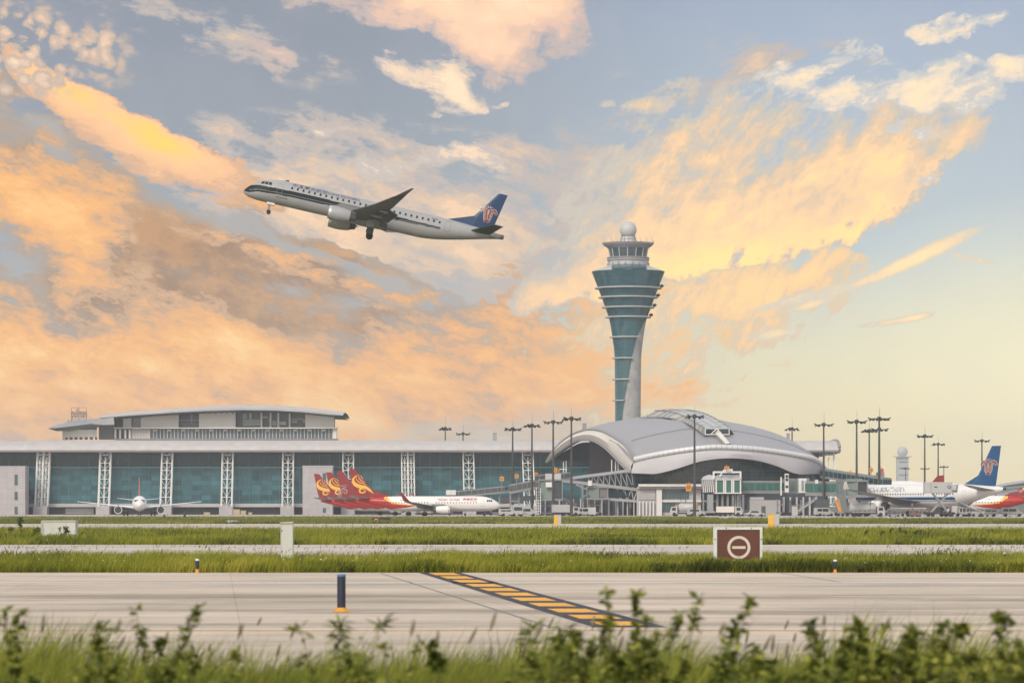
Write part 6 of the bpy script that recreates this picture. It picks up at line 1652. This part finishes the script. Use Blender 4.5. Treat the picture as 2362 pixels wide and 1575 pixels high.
# belt loader
bl = thing('belt_loader', 'baggage belt loader with long sloping conveyor behind the wide body', 'belt loader', G0(2245, 832))
mb = MB(); mb.beam(Q(2212, 1159, 832), Q(2272, 1184, 830), 1.0, .35); mb.build('conveyor', m_edge, bl)
mb = MB(); mb.beam(Q(2212, 1157.5, 831.3), Q(2272, 1182.5, 829.3), .08, .12); mb.build('hand_rail', m_whitesteel, bl)
mb = MB(); mb.bx(Q(2240, 0, 831).x, Q(2268, 0, 831).x, 829.5, 832, .45, 1.3); mb.build('body', m_vw, bl)
for x in (2245, 2262):
    mb = MB(); mb.lathe([(0, -.12), (.38, -.1), (.38, .1), (0, .12)], (Q(x, 0, 830).x, 829.5, .4), 12, axis='y'); mb.build('wheel', m_tyre, bl)
# loader and carts
ld = thing('cargo_loader', 'white cargo loader with rails between the catering lift and the belt loader', 'cargo loader', G0(2222, 838))
mb = MB(); mb.bx(Q(2205, 0, 838).x, Q(2242, 0, 838).x, 837, 840, .5, 1.2); mb.bx(Q(2212, 0, 838).x, Q(2240, 0, 838).x, 837, 840, 2.1, 2.4); mb.bx(Q(2200, 0, 838).x, Q(2211, 0, 838).x, 837.2, 839.6, 1.21, 2.7); mb.build('body', m_vw, ld)
mb = MB()
for x in (2206, 2213, 2220, 2228, 2236): mb.beam(Q(x, 1182, 837), Q(x + 2, 1160, 837), .12, .12, up=(1, 0, 0))
mb.beam(Q(2204, 1163, 837), Q(2240, 1163, 837), .12, .12); mb.beam(Q(2204, 1170, 837), Q(2238, 1172, 837), .12, .12); mb.build('rails', m_whitesteel, ld)
for x in (2209, 2236):
    mb = MB(); mb.lathe([(0, -.12), (.45, -.1), (.45, .1), (0, .12)], (Q(x, 0, 837).x, 836.9, .45), 12, axis='y'); mb.build('wheel', m_tyre, ld)
def cart(label, x, D, m):
    t = thing('baggage_cart', label, 'baggage cart', G0(x, D), 0, 'baggage carts on the apron')
    mb = MB(); mb.bx(-1.5, 1.5, -.8, .8, .4, .55); mb.bx(-1.5, -1.42, -.8, .8, .55, 1.9); mb.bx(1.42, 1.5, -.8, .8, .55, 1.9); mb.bx(-1.55, 1.55, -.85, .85, 1.9, 2.0); mb.build('frame', m_steel, t, local=True)
    mb = MB(); mb.bx(-1.3, .1, -.6, .6, .56, 1.5); mb.bx(.2, 1.3, -.6, .6, .56, 1.25); mb.build('bags', m, t, local=True); wheels(t, (-1, 1), -.7, .7, .22)
cart('baggage cart with brown bags under the wide body belly', 2112, 840, mat('brown bags', (.16, .09, .06), .8, var=.3, scale=3))
cart('baggage cart with grey bags behind the fuel tanker', 2062, 842, mat('grey bags', (.12, .13, .16), .8, var=.3, scale=3))
cart('baggage cart with tan bags under the red tailed jet at the right', 2268, 846, mat('tan bags', (.35, .22, .12), .8, var=.3, scale=3))
# boom lift: orange-brown leaning boom
bm_ = thing('boom_lift', 'orange boom lift leaning beside the green bridge tunnel', 'boom lift', G0(1938, 872))
mb = MB(); mb.bx(Q(1932, 0, 872).x, Q(1946, 0, 872).x, 871, 873.5, .4, 1.2); mb.build('base', m_edge, bm_)
mb = MB(); mb.beam(Q(1933, 1150, 872), Q(1940, 1180, 872), .5, .4, up=(0, 1, 0)); mb.beam(Q(1937, 1180, 872), Q(1926, 1150, 873), .3, .3, up=(0, 1, 0)); mb.build('boom', m_orange, bm_)
wheels_x = (1934, 1944)
for x in wheels_x:
    mb = MB(); mb.lathe([(0, -.12), (.4, -.1), (.4, .1), (0, .12)], (Q(x, 0, 871).x, 871, .4), 12, axis='y'); mb.build('wheel', m_tyre, bm_)
# cabinets and crates near the buildings
def crate(name, label, x0, x1, y0, D, m, cat, dd=1.2, lid=True):
    k = D / F; t = thing(name, label, cat, G0((x0 + x1) / 2, D)); w = (x1 - x0) * k / 2; h = EYE + (HY - y0) * k
    mb = MB(); mb.bx(-w, w, 0, dd, 0.08, h - .12); mb.build('body', m, t, local=True)
    mb = MB(); mb.bx(-w - .04, w + .04, -.04, dd + .04, h - .118, h); mb.build('lid', m, t, local=True)
    mb = MB(); mb.bx(-w + .05, w - .05, .05, dd - .05, 0, .078); mb.build('plinth', m_steel, t, local=True)
    return t
m_tan = mat('tan cargo wrap', (.42, .33, .22), .8, var=.15, scale=.8)
crate('cargo_crate', 'tan cargo crate by the fourth white truss column plinth', 538, 553, 1174, 1100, m_tan, 'crate')
crate('cargo_crate', 'rounded tan crate right of the tallest crate', 555, 567, 1177, 1098, m_tan, 'crate')
crate('cargo_crate', 'low tan crate standing alone right of the crates', 573, 581, 1181, 1095, m_tan, 'crate')
crate('cargo_crate', 'small tan crate left of the plinth between the truss columns', 470, 484, 1181, 1095, m_tan, 'crate')
crate('equipment_cabinet', 'tall dark green cabinet before the side block', 1757, 1766, 1167, 872, m_bdark, 'cabinet')
crate('equipment_cabinet', 'narrow white cabinet left of the sloping bridge stairs', 1827, 1840, 1167, 872, m_vw, 'cabinet')
crate('barrier', 'low orange barrier on the grass below the double truss column', 150, 168, 1190, 860, m_orange, 'barrier', .5)
# marker cones near the head-on jet
for x, lb in ((379, 'short black marker post right of the head on jet'), (426, 'taller black marker post right of the head on jet, farther from it')):
    D = 700; t = thing('marker_post', lb, 'marker post', G0(x, D)); k = D / F
    mb = MB(); h = 1.2 if x > 400 else .75; mb.lathe([(.26, 0), (.26, h * .5), (.22, h * .9), (0, h)], n=10); mb.build('post', m_black, t, local=True)
    mb = MB(); mb.lathe([(.34, 0), (.34, .06), (0, .07)], n=10); mb.build('base', m_edge, t, local=True)

# ---------------------------------------------------------------- things on the grass
m_box = mat('cabinet cream paint', (.56, .55, .50), .55, var=.08, scale=1.2, stretch=(1, 1, .3))
m_boxs = mat('cabinet shaded door', (.50, .49, .45), .55, var=.1, scale=1.2)  # darker copy of the cabinet cream, side shade put into the colour
t = thing('utility_cabinet', 'tall narrow cream utility cabinet standing in the near grass', 'cabinet', G0(661, 109))
k = 109 / F
mb = MB(); mb.bx(-10.5 * k, 14 * k, 0, .45, 0, 1.36); mb.build('body', m_box, t, local=True)
mb = MB(); mb.bx(-14 * k, -10.6 * k, .02, .42, .05, 1.34); mb.build('door', m_boxs, t, local=True)
mb = MB(); mb.prism([(-15 * k, -.04, 1.361), (14.6 * k, -.04, 1.361), (14.6 * k, -.04, 1.405), (-15 * k, -.04, 1.39)], (0, .54, 0)); mb.build('top_plate', m_box, t, local=True)
for z in (.45, 1.1):
    mb = MB(); mb.bx(-12.6 * k, -9.2 * k, -.012, .01, z, z + .06); mb.build('hinge', m_edge, t, local=True)
t = thing('utility_box', 'wide low white utility box at the edge of the second grass strip', 'utility box', G0(132, 214)); k = 214 / F
mb = MB(); mb.bx(-31 * k, 42 * k, 0, 1.2, 0, 1.05); mb.build('body', m_box, t, local=True)
mb = MB(); mb.prism([(-31.1 * k, 0.01, 0), (-31.1 * k, .01, 1.05), (-42.5 * k, .9, 1.05), (-42.5 * k, .9, 0)], (0, .3, 0)); mb.build('end_panel', m_boxs, t, local=True)
mb = MB(); mb.prism([(-32 * k, -.06, 1.051), (42.6 * k, -.06, 1.051), (42.6 * k, 1.25, 1.051), (-43 * k, 1.25, 1.051)], (0, 0, .06)); mb.build('lid', m_box, t, local=True)
# mandatory sign
t = thing('no_entry_sign', 'square brown red no entry sign board in a white frame', 'sign', G0(1702, 104)); k = 104 / F
W2 = 56.5 * k; zt_ = 1.265; zb_ = .03
m_sb = mat('sign red brown', (.115, .036, .022), .45, var=.14, scale=1.2)
mb = MB(); mb.bx(-W2 + .1, W2 - .07, .0, .16, zb_ + .07, zt_ - .07); mb.build('panel', m_sb, t, local=True)
mb = MB(); mb.bx(-W2, W2, -.03, .2, zt_ - .075, zt_); mb.bx(-W2, W2, -.03, .2, zb_, zb_ + .07); mb.bx(-W2, -W2 + .11, -.03, .2, zb_ + .07, zt_ - .075); mb.bx(W2 - .075, W2, -.03, .2, zb_ + .07, zt_ - .075); mb.build('frame', mat('sign frame white', (.62, .63, .60), .5, var=.1, scale=2), t, local=True)
c = Q(1704.3, 1262, 104); cz = c.z; cx = c.x - t.location.x
m_sw = mat('sign white', (.62, .54, .46), .5, var=.08, scale=2)
mb = MB(); mb.lathe([(.262, -.012), (.345, -.012), (.345, 0.0), (.262, 0)], (cx, -.002, cz), 48, axis='y', sm=False); mb.build('ring', m_sw, t, local=True)
mb = MB(); mb.bx(cx - .2, cx + .2, -.014, -.002, cz - .04, cz + .04); mb.build('bar', m_sw, t, local=True)
for x in (-W2 + .35, W2 - .35):
    mb = MB(); mb.tube((x, .08, -.05), (x, .08, zb_ + .02), .04, n=8); mb.build('leg', m_steel, t, local=True)
mb = MB()
for x, z in ((-W2 + .05, .9), (W2 - .035, .9), (-.35, zt_ - .035), (.4, zt_ - .035)): mb.lathe([(0, -.016), (.018, -.012), (.02, 0)], (x, -.03, z), 8, axis='y')
mb.build('bolts', m_black, t, local=True)
# second, distant sign: half red with ring, half black
t = thing('runway_sign', 'far low guidance sign, half red with a ring, half black', 'sign', G0(878, 449)); k = 449 / F
mb = MB(); mb.bx(-21 * k, -2 * k, 0, .2, .12, .12 + 11 * k); mb.build('red_panel', m_sb, t, local=True)
mb = MB(); mb.bx(-1.9 * k, 22 * k, 0, .2, .12, .12 + 11 * k); mb.build('black_panel', m_black, t, local=True)
mb = MB(); mb.lathe([(.15, -.015), (.24, -.015), (.24, 0), (.15, 0)], (-10.5 * k, 0, .12 + 4.2 * k), 28, axis='y', sm=False); mb.build('ring', m_sw, t, local=True)
for x in (-14, 0, 15):
    mb = MB(); mb.bx(x * k - .05, x * k + .05, .05, .15, -.05, .12); mb.build('leg', m_steel, t, local=True)
# yellow and white boxes
for x, D, w, h, lb in ((1286, 380, .78, 1.2, 'smaller yellow and white marker box on the far pavement edge'), (1785, 336, 1.05, 1.38, 'larger yellow and white marker box behind the no entry sign')):
    t = thing('marker_box', lb, 'marker box', G0(x, D), 0, 'yellow and white marker boxes')
    mb = MB(); mb.bx(0.06 * w, w * .5, 0, .5, 0, h - .05); mb.build('white_side', m_vw, t, local=True)
    mb = MB(); mb.prism([(.055 * w, 0.0, 0), (.055 * w, 0, h - .05), (-w * .5, .35, h - .05), (-w * .5, .35, 0)], (0, .3, 0)); mb.build('yellow_side', mat('marker yellow', (.62, .37, .06), .5, var=.12, scale=3), t, local=True)
    mb = MB(); mb.prism([(-w * .53, .3, h - .049), (.055 * w, -.04, h - .049), (w * .53, -.04, h - .049), (w * .53, .56, h - .049), (-w * .53, .7, h - .049)], (0, 0, .06)); mb.build('lid', m_vw, t, local=True)
    mb = MB()
    for i in range(4): mb.beam((-w * (.1 + .1 * i), .17 + .065 * i - .01, .05), (-w * (.12 + .1 * i), .175 + .065 * i - .01, h * (.35 + .1 * (i % 2))), .05, .02, up=(0, 1, 0))
    mb.build('grass_stains', mat('dark weed marks', (.05, .06, .02), .8), t, local=True)
# flat pale slab on the far pavement
t = thing('concrete_slab', 'small pale concrete slab on the far pavement edge', 'slab', G0(536, 432)); k = 432 / F
mb = MB(); mb.bx(-15 * k, 15 * k, 0, 1, 0, .30); mb.build('block', m_pale, t, local=True)
mb = MB(); mb.bx(-13 * k, 12 * k, .1, .9, .301, .42); mb.build('cap', m_pale, t, local=True)
# blue taxiway edge marker, nearest
m_mblue = mat('marker blue', (.016, .020, .042), .55, var=.25, scale=3, stretch=(1, 1, .4))
m_mcap = mat('marker cap blue', (.06, .16, .36), .4, var=.1)
m_mfoot = mat('marker foot orange', (.60, .30, .04), .55, var=.15, scale=5)
t = thing('edge_marker', 'tall blue edge marker post on an orange foot in the near taxiway', 'edge marker', G0(787.5, 60.6)); k = 60.6 / F
mb = MB(); mb.lathe([(.0, .08), (.074, .08), (.074, .645), (.0, .645)], n=20); mb.build('post', m_mblue, t, local=True)
mb = MB(); mb.lathe([(.077, .628), (.077, .66), (.06, .668), (0, .668)], n=20); mb.build('cap', m_mcap, t, local=True)
mb = MB(); mb.lathe([(.155, .004), (.155, .03), (.12, .036), (.095, .05), (.088, .085), (.0, .085)], n=24); mb.bx(-.16, .165, -.10, .10, .002, .02); mb.build('foot', m_mfoot, t, local=True)
# small elevated edge lights
m_lens = mat('light lens', (.60, .66, .72), .15, var=.05, spec=.8)
def edge_light(label, x, D, s, lean=0):
    t = thing('edge_light', label, 'edge light', G0(x, D), 0, 'small blue edge lights')
    mb = MB(); mb.lathe([(.0, 0), (.055 * s, 0), (.05 * s, .11 * s), (.04 * s, .12 * s), (0, .12 * s)], n=14); mb.lathe([(.1 * s, .0), (.1 * s, .015 * s), (.0, .02 * s)], n=14); mb.build('foot', m_mfoot, t, local=True)
    mb = MB(); mb.lathe([(.04 * s, .12 * s), (.055 * s, .16 * s), (.068 * s, .36 * s), (.06 * s, .38 * s), (0, .38 * s)], n=16); mb.build('housing', m_mblue, t, local=True)
    mb = MB(); mb.lathe([(.06 * s, .381 * s), (.068 * s, .40 * s), (.058 * s, .44 * s), (0, .45 * s)], n=16); mb.build('lens', m_lens, t, local=True)
edge_light('small blue edge light at the grass edge, left of the utility cabinet', 455, 98.2, .9)
edge_light('small blue edge light at the grass edge, right of the no entry sign', 1926.5, 98.2, .85)
edge_light('farther small blue edge light past the grass at the right', 2318, 112, .92)
t = thing('stake', 'thin black stake in the near grass right of the slanting marking', 'stake', G0(1412, 101))
mb = MB(); mb.tube((0, 0, 0), (-.01, 0, .50), .016, .014, 6); mb.build('shaft', m_black, t, local=True)
mb = MB(); mb.lathe([(.02, .50), (.024, .52), (.018, .55), (0, .556)], (-.01, 0, 0), 8); mb.build('tip', m_black, t, local=True)

# dark weeds on the far strips
m_weed = grass_mat('dark weed leaves', (.025, .040, .012), (.06, .085, .02), (.13, .15, .04), 3)
def leafy(name, label, loc, nst, H, spread, nleaf, lw, ll, m, seed, cat='plant', bias=.35, group=None, lean=.25, stemr=.006):
    """upright stems carrying many small pointed leaves, denser towards the top of each stem"""
    r = np.random.default_rng(seed)
    t = thing(name, label, cat, loc, group=group)
    st = MB(); V = []; 
    for i in range(nst):
        bx, by = r.normal(0, spread * .35), r.normal(0, spread * .3)
        h = H * (1.0 if i < 2 else r.uniform(.55, 1.0)); dx = lean * h * r.uniform(-.7, 1.2); dy = r.normal(0, .08) * h
        pts = [Vector((bx + dx * s ** 1.6, by + dy * s, h * s)) for s in (0, .35, .7, 1)]
        st.path(pts, [stemr, stemr * .8, stemr * .6, stemr * .3], 5)
        nodes = sorted(r.uniform(.3, 1, 9) ** bias); nodes[-1] = .99
        for j in range(nleaf):
            s = min(1.0, nodes[int(r.integers(0, 9))] + r.normal(0, .018)) if r.random() < .85 else r.uniform(.1, 1)
            p = Vector((bx + dx * s ** 1.6, by + dy * s, h * s)); a = r.uniform(0, 2 * PI); el = r.uniform(-.5, .9)
            d = Vector((math.cos(a) * math.cos(el), math.sin(a) * math.cos(el), math.sin(el)))
            sd = d.cross(Vector((r.normal(0, .5), r.normal(0, .5), 1))).normalized(); n_ = sd.cross(d)
            L_ = ll * r.uniform(.5, 1.25); W_ = lw * r.uniform(.6, 1.2); b0 = p + d * L_ * .12
            V.append([p, b0 + sd * W_ * .35 + d * L_ * .18, b0 + sd * W_ * .5 + d * L_ * .45 - n_ * L_ * .03, p + d * L_ * 1.1 - n_ * L_ * .22, b0 - sd * W_ * .5 + d * L_ * .45 - n_ * L_ * .03, b0 - sd * W_ * .35 + d * L_ * .18])
    st.build('stem', mat_stem, t, local=True)
    A = np.array([[tuple(q) for q in l] for l in V]); n = len(A)
    f = (np.arange(n)[:, None] * 6 + np.array([0, 1, 2, 3, 0, 3, 4, 5])[None]).ravel()
    o = mesh_np('leaves', A.reshape(-1, 3), f, np.tile([4, 4], n), [m], tint=np.repeat(r.uniform(0, 1, n), 6)); o.parent = t
    return t
mat_stem = mat('weed stems', (.08, .085, .035), .7, var=.2)
WG = 'weeds on the farther strips'
leafy('dark_weed', 'dark bushy weed in the second grass strip at the right', G0(2062, 196), 7, .75, 1.9, 40, .06, .13, m_weed, 31, lean=.4, group=WG, stemr=.02)
leafy('dark_weed', 'tallest blackish weed sprig left of the wide utility box', G0(46, 232), 3, 1.25, .25, 40, .07, .22, m_weed, 32, lean=.45, group=WG, stemr=.02)
leafy('dark_weed', 'row of short blackish sprigs at the left edge of the far strip', G0(14, 232), 6, .62, 2.2, 16, .06, .18, m_weed, 33, lean=.5, group=WG, stemr=.02)
leafy('dark_weed', 'dark weed growing in front of the wide utility box', G0(152, 205), 7, .75, .7, 40, .05, .14, m_weed, 34, group=WG, stemr=.015)
leafy('dark_weed', 'small dark weed right of the wide utility box', G0(80, 224), 4, .6, .5, 24, .06, .16, m_weed, 35, lean=.5, group=WG, stemr=.015)

# ---------------------------------------------------------------- foreground grass and weeds (out of focus)
m_fg = grass_mat('near tall grass', (.035, .050, .010), (.19, .215, .024), (.46, .43, .09), 1.6)
def foreground():
    parts = []
    n = 30000
    y = RNG.uniform(20.5, 30.5, n); x = RNG.uniform(-1, 1, n) * (y * .1476 + 1.6)
    cl = vnoise(x * 1.1, y * .5, 21) * .6 + vnoise(x * 3.2, y * 1.1, 22) * .4
    # height so that tops reach the lower edge of the view and a little above it
    base = EYE - (398) * y / F
    up = (cl ** 1.5 * 240 - 32) * y / F
    h = np.clip((base + up * RNG.uniform(.3, 1.1, n) + .10) / .88, .25, 1.6)
    v, f, lt = blades(x, y, h, .011 * RNG.uniform(.6, 1.5, n), lean=.28, wind=.26, z0=-.06)
    parts.append((v, f, lt, np.zeros(len(lt), int), np.repeat(np.clip(cl * .6 + RNG.uniform(-.1, .5, n), 0, 1), 7)))
    n = 900
    y = RNG.uniform(18, 29, n); x = RNG.uniform(-1, 1, n) * (y * .1476 + 1); k = vnoise(x * .8, y * .3, 25)
    h = (EYE + .06 - (398 - 60 - 110 * k * RNG.uniform(.2, 1, n)) * y / F) / .88
    v, f, lt = blades(x, y, h, .0055, lean=.12, wind=.28, z0=-.06)
    parts.append((v, f, lt, np.zeros(len(lt), int), np.repeat(RNG.uniform(.5, 1, n), 7)))
    n = 70
    y = RNG.uniform(18, 28, n); x = RNG.uniform(-1, 1, n) * (y * .1476 + .5)
    h = EYE - (398 - RNG.uniform(50, 150, n)) * y / F
    v, f, lt, mi = seedheads(x, y, h, .011, z0=-.06, ln=.10, wind=.16); parts.append((v, f, lt, mi, np.full(len(v), .8)))
    V, Fl, LT, MI, T = join_np(parts)
    o = mesh_np('foreground_grass', V, Fl, LT, [m_fg, m_headf], MI, T); tag(o, 'tall blurred grass along the bottom edge of the view', 'grass', kind='stuff')
m_headf = mat('foxtail heads', (.20, .17, .09), .8, var=.3, scale=6)
foreground()
m_fleaf = grass_mat('near weed leaves', (.045, .066, .013), (.18, .21, .032), (.42, .41, .08), 6)
FW = 'tall weeds along the bottom edge'
def fweed(label, x, ytop, D, wpx, nst, nleaf, lw=.055, ll=.085, lean=.1, seed=1, bias=.45):
    lw *= .62; ll *= .62; nleaf = int(nleaf * 2.4); nst = int(nst * 1.3); wpx *= 1.25; lean = lean * .7 + .18
    D -= 1.2; k = D / F; H = EYE + (HY - ytop) * k
    leafy('tall_weed', label, (Q(x, 0, D).x, D, -.05), nst, H + .05, wpx * k, nleaf, lw, ll, m_fleaf, seed, lean=lean, bias=bias, group=FW)
fweed('leafy weed with bent tip at the far left of the bottom edge', 62, 1408, 21, 60, 3, 42, seed=1, lean=.12)
fweed('thin weed spray second from the left', 150, 1446, 22, 34, 2, 30, lw=.03, ll=.15, seed=2)
fweed('bushy dark weed left of the tall clump with knobbly tips', 240, 1442, 20, 95, 8, 46, seed=3)
fweed('tall clump of knobbly topped weed at the left', 335, 1402, 21, 95, 5, 44, seed=4)
fweed('low weed tuft right of the knobbly topped clump', 432, 1502, 21, 60, 5, 36, seed=5)
fweed('slim weed below the blue edge marker', 752, 1436, 21, 60, 4, 36, lw=.03, ll=.15, seed=6, lean=.15)
fweed('slim weed with a knob right of the blue edge marker', 866, 1470, 22, 34, 2, 26, seed=7, lean=.2)
fweed('broad leaved dark weed between the blue marker and the slanting marking', 972, 1484, 19, 85, 5, 38, .075, .11, seed=8, lean=.2)
fweed('weed with fine top left of the stubby dark bush', 1200, 1450, 22, 62, 4, 34, lw=.03, ll=.15, seed=9)
fweed('stubby dark bush left of the end of the slanting marking', 1272, 1468, 20, 100, 9, 48, seed=10)
fweed('big bush covering the end of the slanting marking', 1432, 1425, 19.5, 170, 18, 56, seed=11)
fweed('tall spray rising from the big bush by the slanting marking', 1440, 1364, 20.5, 50, 3, 50, seed=12, lean=.05)
fweed('tall leaning spray right of the big bush', 1540, 1380, 20.5, 90, 5, 48, seed=13, lean=.08)
fweed('sparse weed right of the leaning spray', 1632, 1492, 22, 40, 3, 24, lw=.03, ll=.15, seed=14)
fweed('broad weed clump with drooping leaves in the right part', 1765, 1502, 19, 120, 9, 40, .07, .11, seed=15, lean=.15)
fweed('tall dark bush in the right part with pointed twin tops', 1985, 1440, 19.5, 150, 14, 58, .07, .10, seed=16)
fweed('second top of the dark bush, right of the pointed tops', 2085, 1442, 20, 90, 7, 48, .065, .10, seed=17)
fweed('weed with drooping narrow leaves right of the dark bush', 2190, 1468, 20, 80, 6, 44, .03, .16, seed=18, lean=.3)
fweed('tall weed at the right end of the bottom edge', 2335, 1412, 20, 80, 6, 46, seed=19, lean=.1)
fweed('low leafy tangle under the tall dark bush', 2040, 1500, 18.5, 420, 24, 34, .06, .09, seed=20)
fweed('low leafy tangle at the right bottom corner', 2280, 1516, 18.5, 230, 18, 42, .06, .09, seed=21)
fweed('low leafy tangle at the left bottom corner', 180, 1512, 18.5, 380, 22, 36, .055, .085, seed=22)

# ---------------------------------------------------------------- far ground rise, trees on the horizon
m_hill = mat('far wooded rise', (.045, .06, .03), .9, var=.3, scale=.02)
mb = MB(); rows = []
for j in range(3):
    rows.append([(x, 3300 + j * 350, [0, 1, .9][j] * (10 + 22 * vnoise(np.array([x * .004]), np.array([0.]), 4)[0] + 7 * vnoise(np.array([x * .02]), np.array([0.]), 6)[0])) for x in range(-1500, 1501, 12)])
mb.grid(rows); o = mb.build('hills', m_hill); tag(o, kind='structure')
fh = thing('far_hangar', 'hazy grey hangar with shallow arched roof at the far right', 'hangar', G0(2400, 1400)); fk = 1400 / F
mb = MB(); mb.prism([Q(2290, 1150, 1400), Q(2290, 1125, 1400), Q(2340, 1117, 1400), Q(2420, 1108, 1400), Q(2560, 1108, 1400), Q(2560, 1150, 1400)], (0, 60, 0)); mb.build('wall', m_pale, fh)
mb = MB(); mb.path(resample([Q(2284, 1126, 1399), Q(2340, 1116, 1399), Q(2420, 1107, 1399), Q(2560, 1107, 1399)], 20), 1.1, 6); mb.build('roof_edge', m_steel, fh)

# ---------------------------------------------------------------- thin haze
hz = MB(); hz.bx(-3600, 3600, -100, 6300, -1.2, 135)
ho = hz.build('haze', bpy.data.materials.new('haze air'), fixn=True)
m = ho.data.materials[0]; nt2, N2, L2 = nodes_of(m)
out = N2.new('ShaderNodeOutputMaterial'); pv = N2.new('ShaderNodeVolumePrincipled'); L2.new(pv.outputs[0], out.inputs['Volume'])
pv.inputs['Color'].default_value = (.88, .92, 1.0, 1); pv.inputs['Density'].default_value = HAZE; pv.inputs['Anisotropy'].default_value = .2
tag(ho, 'thin pale haze over the whole airfield', 'haze', kind='stuff')
